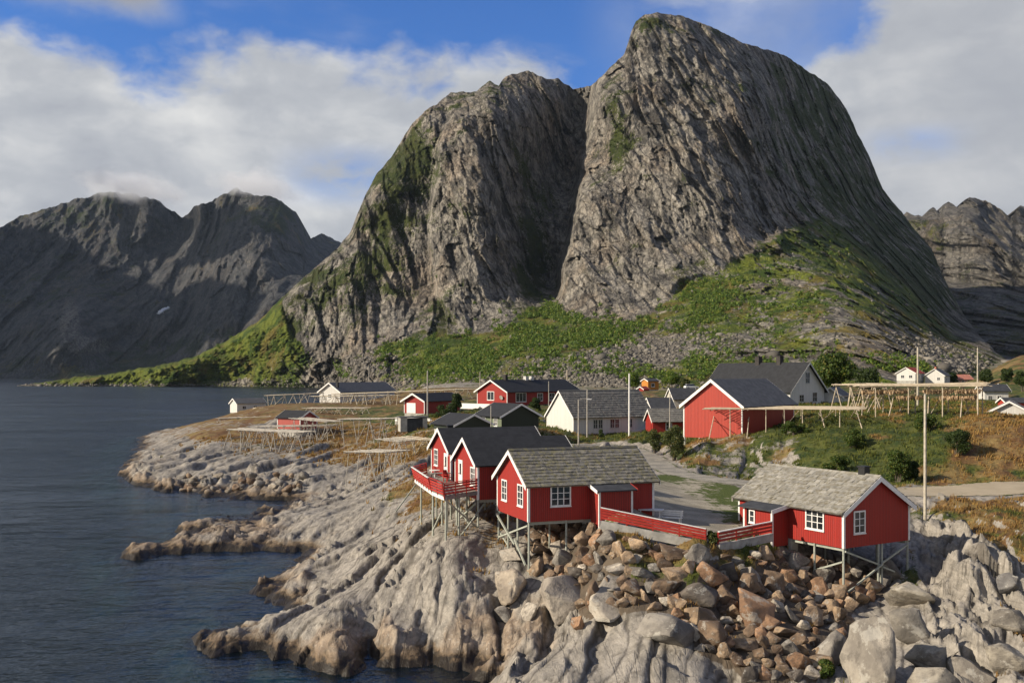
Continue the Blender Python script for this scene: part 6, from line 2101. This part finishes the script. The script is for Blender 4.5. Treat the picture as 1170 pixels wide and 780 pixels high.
BIG = [
    (813, 669, 38, 27, ORG, "broad orange brown boulder below the gap between the two red fences"),
    (860, 671, 26, 29, PAL, "cream white angular boulder right of the broad orange brown one"),
    (797, 691, 47, 28, DRK, "large dark grey boulder under the broad orange brown one"),
    (832, 693, 25, 21, BRN, "squarish brown boulder right of the large dark grey one"),
    (864, 714, 45, 39, ORG, "largest orange boulder in the rock fill, a tilted block"),
    (802, 717, 38, 26, TAN, "large tan boulder below the dark grey one"),
    (815, 742, 32, 34, BRN, "tall brown boulder below the large tan one"),
    (831, 745, 24, 21, ORG, "orange boulder at the very foot of the fill, beside grey slabs"),
    (852, 746, 33, 16, TAN, "long low pinkish tan boulder at the foot of the rock fill"),
    (906, 714, 17, 26, GRY, "thin grey slab of rock standing on end in the fill"),
    (900, 729, 34, 13, TAN, "long flat tan rock lying beneath the upended grey slab"),
    (916, 742, 21, 18, BRN, "compact brown boulder beside the big grey block at the fill's edge"),
    (884, 680, 28, 30, BRN, "dark brown boulder right of the cream white one"),
    (883, 721, 28, 20, ORG, "rust sided boulder leaning on the largest orange one"),
    (762, 679, 37, 22, BRN, "wide brown boulder in the left half of the fill, near the pale slab"),
    (773, 662, 31, 17, TAN, "long tan boulder just below the fence's grass verge"),
    (637, 638, 17, 17, PAL, "whitest boulder, below the slate roofed cabin's right half"),
    (665, 627, 17, 23, TAN, "upright tan boulder leaning below the slate roofed cabin's porch"),
    (667, 638, 21, 16, BRN, "brown wedge of rock under the upright tan boulder"),
    (586, 643, 29, 15, PAL, "pale flat boulder at the feet of the slate roofed cabin's corner stilts"),
    (614, 660, 21, 25, TAN, "tall tan boulder just right of the front corner stilt"),
    (680, 697, 23, 38, BRN, "tall brown wedge between the two big pale slabs"),
    (693, 680, 17, 21, BRN, "small brown pyramid of rock above the big pale slab"),
    (709, 638, 21, 19, TAN, "square shouldered tan boulder below the left end of the long red fence"),
    (706, 660, 25, 15, PAL, "pale grey pointed boulder in the middle of the fill's left half"),
    (733, 660, 31, 13, GRY, "long low grey boulder right of the pale pointed one"),
    (724, 683, 27, 20, BRN, "brown boulder perched on top of the big pale slab's right end"),
    (575, 709, 29, 19, GRY, "grey loaf shaped boulder on the smooth rock left of the fill"),
    (606, 710, 19, 21, PAL, "pale egg shaped boulder right of the grey loaf shaped one"),
    (663, 720, 19, 17, ORG, "orange boulder caught below the brown wedge"),
    (952, 764, 42, 46, GRY, "big grey and brown block left of the huge upright rock"),
    (929, 668, 24, 16, BRN, "brown boulder under the pale roofed cabin's left stilts"),
    (978, 682, 30, 20, ORG, "rusty boulder at the pale roofed cabin's front corner stilt"),
    (962, 712, 18, 22, TAN, "tan upright boulder beside the huge upright rock's top"),
]
for i, b in enumerate(BIG):
    boulder(*b, seed=100 + i)
SMOOTH = [
    (586, 690, 42, 36, (0.33, 0.285, 0.225), "beige boulder half buried below the slate roofed cabin's stilts", 60),
    (643, 700, 50, 44, (0.35, 0.315, 0.265), "big pale slab left of the tall brown wedge", 90),
    (700, 708, 54, 36, (0.36, 0.33, 0.28), "big pale slab right of the tall brown wedge", 90),
    (770, 738, 60, 36, (0.23, 0.215, 0.19), "smooth grey hump of rock at the foot of the fill", 70),
    (999, 792, 60, 96, (0.25, 0.23, 0.195), "huge upright grey rock in front of the pale roofed cabin", 70),
    (1045, 732, 50, 40, (0.22, 0.205, 0.175), "broad rock leaning behind the huge upright one", 50),
    (1046, 694, 50, 30, (0.25, 0.23, 0.19), "flat topped rock right of the pale roofed cabin's stilts", 50),
    (1064, 764, 50, 28, (0.26, 0.24, 0.20), "slanted slab of rock right of the huge upright rock", 40),
    (1072, 792, 60, 32, (0.26, 0.24, 0.20), "blocky rock at the picture's lower edge under the slanted slab", 50),
    (1115, 784, 50, 50, (0.25, 0.23, 0.195), "tall rock below the crag, right of the slanted slab", 60),
    (1157, 764, 44, 32, (0.25, 0.23, 0.19), "low rock at the right edge with grass in front", 50),
    (1156, 690, 27, 22, (0.22, 0.215, 0.205), "blue grey angular rock lodged in the crag's right part", None),
    (1156, 726, 42, 28, (0.25, 0.23, 0.19), "squat rock under the blue grey angular one", None),
]
for i, (px, py, w, h, c, lab, dp) in enumerate(SMOOTH):
    boulder(px, py, w, h, c, lab, me=BS[i % len(BS)], seed=300 + i, tilt=0.12, sink=0.2 if px < 1080 else 0.3, depth=dp)


def heap():
    rng = random.Random(21)
    pts = []
    names = {0: ("tan", TAN), 1: ("orange brown", ORG), 2: ("brown", BRN), 3: ("grey", GRY), 4: ("pale", PAL), 5: ("dark", DRK)}
    wts = [0, 0, 0, 1, 1, 2, 2, 2, 3, 3, 4, 5]
    tries = 0
    ex = [(b[0], b[1] - b[3] / 2, max(b[2], b[3]) * 0.42) for b in BIG]
    while len(pts) < 225 and tries < 9000:
        tries += 1
        x, y = rng.uniform(600, 1035), rng.uniform(600, 776)
        if not in_poly(np.array([x]), np.array([y]), HEAP)[0]:
            continue
        w = rng.choice([11, 13, 14, 15, 17, 19, 21, 24, 27, 30]) * (0.85 + 0.25 * (y - 600) / 170)
        if any(math.hypot(x - a, (y - b) * 1.25) < 0.335 * (w + c) for a, b, c in pts) or any(math.hypot(x - a, y - b) < c + w * 0.12 for a, b, c in ex):
            continue
        pts.append((x, y, w))
    for i, (x, y, w) in enumerate(pts):
        k = rng.choice(wts)
        nm, c = names[k]
        h = w * rng.uniform(0.6, 0.95)
        boulder(x, y + h * 0.4, w * 1.12, h * 1.08, c, f"{nm} boulder among many like it in the rock fill below the red fences", seed=500 + i, tilt=0.6, sink=0.15, group=f"{nm} boulders of the rock fill")
heap()


def shore_rocks():
    """loose rocks along the first headland's edge and among the ledges"""
    rng = random.Random(77)
    lst = []
    for _ in range(40):
        x = rng.uniform(205, 350)
        y = rng.uniform(546, 564)
        lst.append((x, y, rng.uniform(7, 15)))
    for i, (x, y, w) in enumerate(lst):
        h = w * rng.uniform(0.55, 0.85)
        c = rng.choice([TAN, GRY, BRN, GRY, (0.32, 0.28, 0.22)])
        boulder(x, y, w, h, c, "rounded rock among many along the rack headland's lower edge", me=BR[rng.randrange(len(BR))], seed=900 + i, tilt=0.5, sink=0.25, group="rocks along the rack headland's edge")
shore_rocks()

# ================================================================== shrubs and trees
def m_leaf(name, a, b, c=None):
    m, t = new_mat(name)
    r = t.n('NewGeometry').outputs['Random Per Island']
    p = t.n('TexCoord').outputs['Object']
    n = t.noise(p, 0.8, 3, 0.6)
    col = t.mix(t.ss(t.m('ADD', t.m('MULTIPLY', r, 0.6), t.m('MULTIPLY', n, 0.4)), 0.25, 0.75), a, b)
    if c:
        col = t.mix(t.ss(r, 0.86, 0.95), col, c)
    pr = t.pbr(col, 0.6, None, 0.25)
    tr = t.n('BsdfTranslucent', ins={'Color': t.mix(1.0, col, (1.3, 1.5, 0.7), 'MULTIPLY')})
    mx = t.n('MixShader', ins={0: 0.25, 1: pr, 2: tr.outputs[0]})
    t.out(mx.outputs[0])
    return m


M['leaf'] = m_leaf("birch_leaves", (0.030, 0.055, 0.010), (0.085, 0.125, 0.022), (0.16, 0.15, 0.03))
M['leaf_olive'] = m_leaf("willow_leaves", (0.035, 0.050, 0.014), (0.090, 0.105, 0.030), (0.15, 0.13, 0.04))
M['leaf_dark'] = m_leaf("dark_leaves", (0.018, 0.034, 0.008), (0.055, 0.080, 0.018))
M['leaf_wood'] = m_leaf("slope_birches", (0.050, 0.092, 0.014), (0.145, 0.205, 0.028), (0.21, 0.20, 0.04))
M['bark'] = simple("bark", (0.11, 0.09, 0.07), 0.9, 0.2, 0.3, 8)


def leaves(centers, radii, per, size, rng, squash=0.85):
    """leaf quads spread through a set of lobes, denser towards their skins"""
    co, fs = [], []
    cs = np.array(centers)
    rs = np.array(radii)
    tot = 0
    for c, r_ in zip(cs, rs):
        n = int(per * r_ ** 1.6)
        d = rng.normal(size=(n, 3))
        d /= np.linalg.norm(d, axis=1)[:, None]
        rad = r_ * rng.uniform(0.35, 1.0, n) ** 0.5 * (1 + 0.22 * fbm(d[:, 0] * 2.2 + c[0], d[:, 1] * 2.2 + d[:, 2] * 1.7, 2, seed=3))
        q = c + d * rad[:, None] * np.array([1, 1, squash])
        s = size * rng.uniform(0.6, 1.4, n)
        a = rng.normal(size=(n, 3))
        a /= np.linalg.norm(a, axis=1)[:, None]
        b = np.cross(a, d + 0.4 * rng.normal(size=(n, 3)))
        b /= np.linalg.norm(b, axis=1)[:, None] + 1e-9
        a, b = a * s[:, None] * 0.5, b * s[:, None] * 0.36
        pts = np.stack([q - a, q + b, q + a, q - b], 1).reshape(-1, 3)
        co.append(pts)
        fs.append(np.arange(tot, tot + 4 * n).reshape(-1, 4))
        tot += 4 * n
    return np.concatenate(co), np.concatenate(fs)


def shrub(name, label, px, py, w, h, Y=None, leaf='leaf', seed=1, trunk=0.25, per=240, size=None, lobes=9, group=None, cat=None):
    rng = np.random.default_rng(seed)
    if Y is None:
        p = spot(px, py)
    else:
        p = at(px, py, Y)
        p.z = min(p.z, gz(p.x, p.y)) if abs(p.z - gz(p.x, p.y)) < 4 else gz(p.x, p.y)
    k = p.y / F
    W_, H_ = w * k, h * k
    root = thing(name, label, cat or ("tree" if name == "tree" else "shrub"), p, 0, group)
    cs, rs = [], []
    tb_ = H_ * trunk
    for i in range(lobes):
        an = rng.uniform(0, 2 * np.pi)
        zz = rng.uniform(0, 1)
        rr = W_ * 0.5 * (0.75 - 0.5 * abs(zz - 0.35)) * rng.uniform(0.3, 1.0)
        r_ = min(W_, H_) * rng.uniform(0.17, 0.27)
        cs.append((rr * np.cos(an), rr * np.sin(an), tb_ + r_ * 0.6 + (H_ - tb_ - r_ * 1.5) * zz))
        rs.append(r_)
    cs.append((0, 0, tb_ + (H_ - tb_) * 0.42))
    rs.append(min(W_, H_) * 0.33)
    sz = size or max(0.14, 1.3 * k, 0.05 * min(W_, H_))
    co, fs = leaves(cs, rs, per / (min(W_, H_) * 0.22) ** 1.6 * 1.7, sz, rng)
    me_ = np_mesh("crown", co, fs)
    link_mesh("crown", me_, M[leaf], root)
    mb = MB()
    for i, (c, r_) in enumerate(zip(cs[:7], rs[:7])):
        st = Vector((rng.uniform(-0.06, 0.06) * W_, rng.uniform(-0.06, 0.06) * W_, -0.2))
        c = Vector(c)
        mid_ = st.lerp(c, 0.5) + Vector((0, 0, 0.12 * H_))
        mb.tube([st, mid_, c], [0.03 * H_ / 2 + 0.02, 0.02 * H_ / 2 + 0.015, 0.012], 5)
    mb.build("trunk", M['bark'], root)
    return root


shrub("shrub", "smaller olive shrub at the white warehouse's right end, left of a taller one", 748, 518, 20, 30, leaf='leaf_olive', seed=2, trunk=0.05)
shrub("shrub", "taller olive shrub at the large red boathouse's lower left corner", 770, 526, 30, 42, leaf='leaf_olive', seed=3, trunk=0.05, lobes=13)
shrub("tree", "broad bright green tree right of the black roofed white house", 955, 456, 50, 56, Y=215, seed=4, trunk=0.2, lobes=16, per=300)
shrub("tree", "dark green tree right of the broad bright green one", 992, 458, 36, 40, Y=200, leaf='leaf_dark', seed=5, lobes=11)
shrub("shrub", "dark bush in front of the red garage's side wall", 508, 482, 36, 22, Y=205, leaf='leaf_dark', seed=6, trunk=0.0, lobes=10)
shrub("shrub", "dark bush between the red garage and the white terrace wall", 521, 470, 16, 26, Y=216, leaf='leaf_dark', seed=16, trunk=0.0)
shrub("shrub", "dense green bush behind the pale roofed cabin's stove pipe", 1025, 551, 34, 40, leaf='leaf', seed=7, trunk=0.0, lobes=14, per=320)
shrub("shrub", "tiny shrub against the white warehouse's front wall", 687, 498, 9, 12, Y=160, leaf='leaf_dark', seed=8, trunk=0.1)
shrub("shrub", "dark leafy shrub under the big drying rack's right half", 1095, 520, 34, 30, leaf='leaf_dark', seed=9, trunk=0.0, lobes=12, per=300)
shrub("shrub", "green shrub beneath the middle of the big drying rack", 1060, 492, 40, 22, leaf='leaf', seed=10, trunk=0.0, lobes=12)
shrub("shrub", "low spreading green bush on the slope under the pale rack's right end", 975, 512, 52, 22, leaf='leaf', seed=11, trunk=0.0, lobes=14)
shrub("shrub", "low green bush on the slope above the pale roofed cabin's ridge", 958, 540, 48, 20, leaf='leaf', seed=12, trunk=0.0, lobes=12)
shrub("shrub", "dark low bush on the bank left of the tall bare pole", 1042, 548, 20, 22, leaf='leaf_dark', seed=13, trunk=0.0)
shrub("shrub", "weedy green bush in the gap between the two red fences", 814, 622, 14, 17, leaf='leaf_olive', seed=14, trunk=0.0)
shrub("shrub", "leafy green fern clump among the rocks left of the huge upright rock", 945, 775, 26, 22, leaf='leaf', seed=15, trunk=0.0)
shrub("tree", "dark tree below the golden knoll, left one of a pair", 1126, 441, 22, 20, Y=285, leaf='leaf_dark', seed=17)
shrub("tree", "dark tree below the golden knoll, right one of a pair", 1150, 441, 16, 22, Y=280, leaf='leaf_dark', seed=18)
shrub("tree", "dark tree at the picture's edge under the golden knoll", 1169, 452, 20, 30, Y=255, leaf='leaf_dark', seed=19)
shrub("tree", "green birch left of the bright orange hut", 724, 444, 26, 28, Y=345, leaf='leaf_wood', seed=20)
shrub("tree", "round green birch right of the bright orange hut", 768, 446, 28, 24, Y=340, leaf='leaf_wood', seed=21)
shrub("tree", "small golden green tree left of the black roofed white house", 783, 447, 14, 16, Y=320, leaf='leaf_olive', seed=22)
shrub("tree", "dark tree on the far hillside between the distant white houses and the shadowed slope", 1087, 425, 16, 18, Y=430, leaf='leaf_dark', seed=23)
shrub("shrub", "dark bush at the right end of the white terrace wall", 612, 470, 14, 18, Y=215, leaf='leaf_dark', seed=24, trunk=0)
shrub("shrub", "low green bush behind the pale rack's left half", 905, 497, 44, 18, leaf='leaf', seed=25, trunk=0.0, lobes=12)


# ================================================================== masses: slope woodland, scree, grass
def mass_on_mountain():
    PX, PY, X, Y, Z, at_ = MAINDATA
    rng = np.random.default_rng(5)
    nz, nc = X.shape
    want = blob(PX, PY, [(600, 385, 90, 30, 1.0), (660, 372, 60, 16, 0.8), (520, 405, 60, 18, 0.8), (700, 372, 50, 10, 0.9), (790, 350, 50, 22, 0.45), (830, 345, 60, 26, 0.35), (760, 385, 40, 16, 0.35), (790, 415, 40, 12, 0.6),
                         (470, 420, 40, 10, 0.5), (720, 428, 50, 8, 0.7), (850, 385, 30, 14, 0.4), (620, 345, 16, 12, 0.8), (905, 350, 40, 20, 0.25), (440, 400, 20, 10, 0.5), (330, 395, 40, 12, 0.15), (300, 405, 50, 10, 0.06), (395, 425, 10, 8, 0.8),
                         (560, 425, 60, 12, 0.7), (640, 415, 50, 12, 0.5), (860, 420, 40, 12, 0.5), (930, 415, 40, 14, 0.4), (490, 350, 10, 30, 0.4), (1000, 420, 50, 12, 0.3), (1060, 418, 20, 10, 0.3), (260, 425, 60, 6, 0.05), (950, 270, 30, 20, 0.15)])
    patch = fbm(X / 30, Z / 22, 4, 0.55, seed=70)
    prob = np.clip(want * (0.6 + 1.3 * patch), 0, 1) * (1 - 0.9 * at_['cliff']) * (1 - 0.8 * np.clip(at_['scree'], 0, 1)) * (Y > 330)
    pr = (prob ** 1.3).ravel()
    pr /= pr.sum()
    idx = rng.choice(pr.size, 4600, replace=False, p=pr)
    co, fs, tot = [], [], 0
    for i in idx:
        x, y, z = X.ravel()[i], Y.ravel()[i], Z.ravel()[i]
        r_ = rng.uniform(1.1, 2.9) * (0.7 + 0.4 * y / 900)
        n = 34
        d = rng.normal(size=(n, 3))
        d /= np.linalg.norm(d, axis=1)[:, None]
        q = np.array([x, y, z + r_ * 0.6]) + d * (r_ * rng.uniform(0.4, 1.0, n))[:, None] * np.array([1, 1, 0.95])
        s = r_ * rng.uniform(0.35, 0.65, n)
        a = rng.normal(size=(n, 3))
        a /= np.linalg.norm(a, axis=1)[:, None]
        b = np.cross(a, d)
        b /= np.linalg.norm(b, axis=1)[:, None] + 1e-9
        a, b = a * s[:, None] * 0.6, b * s[:, None] * 0.45
        co.append(np.stack([q - a, q + b, q + a, q - b], 1).reshape(-1, 3))
        fs.append(np.arange(tot, tot + 4 * n).reshape(-1, 4))
        tot += 4 * n
    o = link_mesh("woodland", np_mesh("woodland", np.concatenate(co), np.concatenate(fs)), M['leaf_wood'])
    tag(o, "scrubby birch woodland spread over the mountain's lower slopes", "woodland", None, 'stuff')
    # scree blocks
    pr = (np.clip(at_['scree'], 0, 1.2) ** 1.5).ravel() + 0.012 * ((1 - at_['cliff']) * (PY < 440) * (PX > 380)).ravel() + 0.25 * blob(PX, PY, [(620, 443, 160, 4, 1), (420, 440, 60, 5, 1), (330, 441, 60, 2.5, 0.5), (180, 440.5, 120, 1.6, 0.35)]).ravel()
    pr = np.where(np.isfinite(pr), np.maximum(pr, 0), 0)
    pr /= pr.sum()
    idx = rng.choice(pr.size, 7500, replace=False, p=pr)
    cube = np.array([(-1, -1, -1), (1, -1, -1), (1, 1, -1), (-1, 1, -1), (-1, -1, 1), (1, -1, 1), (1, 1, 1), (-1, 1, 1)]) * 0.5
    cf = np.array([(3, 2, 1, 0), (4, 5, 6, 7), (0, 1, 5, 4), (1, 2, 6, 5), (2, 3, 7, 6), (3, 0, 4, 7)])
    n = len(idx)
    s = rng.gamma(1.3, 0.55, n) + 0.55
    q = cube[None] * (1 + 0.45 * rng.uniform(-1, 1, (n, 8, 3)))
    an = rng.uniform(0, 6.28, n)
    ca_, sb_ = np.cos(an)[:, None], np.sin(an)[:, None]
    qx = q[..., 0] * ca_ - q[..., 2] * sb_
    qz = q[..., 0] * sb_ + q[..., 2] * ca_
    q = np.stack([qx * 1.2, q[..., 1], qz * 0.9], -1) * s[:, None, None]
    q += np.stack([X.ravel()[idx], Y.ravel()[idx] - 0.2, Z.ravel()[idx] + 0.15 * s], -1)[:, None]
    f = (cf[None] + (np.arange(n) * 8)[:, None, None]).reshape(-1, 4)
    o = link_mesh("scree", np_mesh("scree", q.reshape(-1, 3), f), M['scree'])
    tag(o, "grey scree of fallen blocks below the cliffs", "scree", None, 'stuff')


M['scree'] = m_wood("scree_blocks", (0.085, 0.078, 0.068), (0.22, 0.20, 0.17))
mass_on_mountain()


def m_grass():
    m, t = new_mat("dry_grass")
    p = t.n('TexCoord').outputs['Object']
    r = t.n('NewGeometry').outputs['Random Per Island']
    lu = t.m('ADD', t.attr('lush'), t.m('MULTIPLY', t.m('SUBTRACT', t.noise(p, 0.17, 5, 0.6), 0.5), 1.6))
    gold = t.mix(r, (0.36, 0.235, 0.075), (0.20, 0.10, 0.035))
    green = t.mix(r, (0.05, 0.075, 0.016), (0.15, 0.155, 0.035))
    c = t.mix(t.ss(lu, 0.38, 0.62), gold, green)
    pr = t.pbr(c, 0.75, None, 0.15)
    tr = t.n('BsdfTranslucent', ins={'Color': c})
    t.out(t.n('MixShader', ins={0: 0.3, 1: pr, 2: tr.outputs[0]}).outputs[0])
    return m


M['grass'] = m_grass()


def grass():
    rng = np.random.default_rng(9)
    gn = fbm(TX / 2.2, TY / 2.2, 3, seed=101)
    area = (TY ** 2)                                     # cell area grows with distance squared
    wgt = np.clip(turf_final - 0.30 + 0.35 * gn, 0, 1) * area * (TY < 215) * (TZ > 1.5) / (TY / 70) ** 1.6
    inview = (CX + F * TX / TY > -20) & (CX + F * TX / TY < 1200)
    wgt = (wgt * inview).ravel()
    wgt /= wgt.sum()
    n = 30000
    idx = rng.choice(wgt.size, n, replace=True, p=wgt)
    i, j = np.unravel_index(idx, TX.shape)
    x = TX.ravel()[idx] + rng.uniform(-1, 1, n) * TY.ravel()[idx] / F
    y = TY.ravel()[idx] * (1 + rng.uniform(-0.0024, 0.0024, n))
    z = height(x, y) - 0.03
    hgt = rng.uniform(0.16, 0.42, n) * (0.8 + 0.5 * np.clip(gn.ravel()[idx], -0.5, 1)) * (0.75 + 0.5 * (y / 120))
    K = 4
    co = np.empty((n, K, 3, 3))
    for k in range(K):
        an = rng.uniform(0, 6.28, n)
        ox, oy = rng.normal(0, 0.09, n), rng.normal(0, 0.09, n)
        w = hgt * 0.10 * (0.7 + y / 140)
        lean = rng.uniform(0.1, 0.6, n) * hgt
        la = rng.normal(0.4, 1.0, n)
        bx, by = x + ox, y + oy
        co[:, k, 0] = np.stack([bx - np.cos(an) * w, by - np.sin(an) * w, z], -1)
        co[:, k, 1] = np.stack([bx + np.cos(an) * w, by + np.sin(an) * w, z], -1)
        co[:, k, 2] = np.stack([bx + np.cos(la) * lean, by + np.sin(la) * lean, z + hgt * rng.uniform(0.7, 1.15, n)], -1)
    f = np.arange(n * K * 3).reshape(-1, 3)
    me_ = np_mesh("grass", co.reshape(-1, 3), f)
    set_attr(me_, 'lush', np.repeat(LUSH.ravel()[idx], K * 3))
    o = link_mesh("grass", me_, M['grass'])
    tag(o, "long dry grass on the banks and rock shelves", "grass", None, 'stuff')


grass()

# ================================================================== clouds round the far peaks, and an unseen one added to shade them
def cloud(name, label, parts, mat, seed=1, sub=4, amp=0.3):
    bm = bmesh.new()
    for (c, r_) in parts:
        r0 = bmesh.ops.create_icosphere(bm, subdivisions=sub, radius=1.0)
        for v in r0['verts']:
            q = v.co.copy()
            k = 1 + amp * float(fbm(np.array([q.x * 1.7 + c[0] * 0.01]), np.array([q.y * 1.7 + q.z * 1.9 + seed]), 3, seed=seed)[0])
            v.co = Vector(c) + Vector((q.x * r_[0], q.y * r_[1], q.z * r_[2])) * k
    me_ = bpy.data.meshes.new(name)
    bm.to_mesh(me_)
    bm.free()
    o = link_mesh(name, me_, mat, smooth=True)
    return tag(o, label, "cloud", None, 'stuff')


def m_mist(d, off):
    """cloud that thins out towards its rim"""
    m, t = new_mat("mist")
    p = t.n('TexCoord').outputs['Object']
    r = t.n('VectorMath', operation='LENGTH', ins={0: p}).outputs['Value']
    n = t.noise(t.vm('ADD', t.vm('MULTIPLY', p, (2.2, 1.5, 0.9)), (off, off, 0)), 1.3, 4, 0.6)
    k = t.ss(t.m('SUBTRACT', t.m('ADD', t.m('MULTIPLY', n, 1.1), 0.25), r), 0.0, 0.55)
    k = t.m('MULTIPLY', k, t.ss(r, 1.0, 0.8))
    v = t.n('VolumePrincipled', ins={'Color': (0.97, 0.98, 1.0, 1), 'Density': t.m('MULTIPLY', k, d), 'Anisotropy': 0.3})
    t.out(None, v.outputs[0])
    return m


def mist(label, px, py, Y, rx, ry, rz, d, off):
    bm = bmesh.new()
    bmesh.ops.create_icosphere(bm, subdivisions=3, radius=1.03)
    me_ = bpy.data.meshes.new("cloud")
    bm.to_mesh(me_)
    bm.free()
    o = link_mesh("cloud", me_, m_mist(d, off), smooth=True)
    o.location = at(px, py, Y)
    o.scale = (rx, ry, rz)
    return tag(o, label, "cloud", None, 'stuff')


mist("pale cloud cap lying on the left far peak", 152, 215, 4800, 330, 450, 95, 0.007, 1.3)
mist("pale cloud cap lying on the right far peak", 294, 213, 4450, 250, 420, 75, 0.007, 4.1)
# unseen broad cloud, added off to the left to keep the far mountains in shade
M['cloud'] = simple("shade_cloud_white", (0.85, 0.86, 0.88), 1.0, 0.0)
sh = []
for tx, ty, tz, rx, ry in [(-2300, 4200, 500, 500, 700), (-1900, 3900, 350, 420, 500), (-1400, 4500, 650, 330, 260), (-1350, 3900, 250, 380, 420), (-2600, 3700, 300, 500, 500), (-900, 3800, 120, 260, 330), (-1200, 4300, 600, 220, 280), (-2900, 4300, 400, 500, 500), (-2500, 4700, 600, 420, 500)]:
    k = (1750 - tz) / SUN_DIR.z
    sh.append(((tx + SUN_DIR.x * k, ty + SUN_DIR.y * k, 1750), (rx, ry, 110)))
cloud("cloud", "broad flat cloud over the fjord beyond the picture's left edge", sh, M['cloud'], 8, 3, 0.25)

# ================================================================== air over the fjord
def haze():
    m, tt = new_mat("haze_air")
    v = tt.n('VolumePrincipled')
    v.inputs['Color'].default_value = (0.62, 0.78, 1.0, 1)
    v.inputs['Density'].default_value = 0.000012
    v.inputs['Anisotropy'].default_value = 0.0
    tt.out(None, v.outputs[0])
    mb = MB().box(-9600, -400, -41.5, 9600, 14500, 955)
    tag(mb.build("haze", m), kind='stuff')


haze()
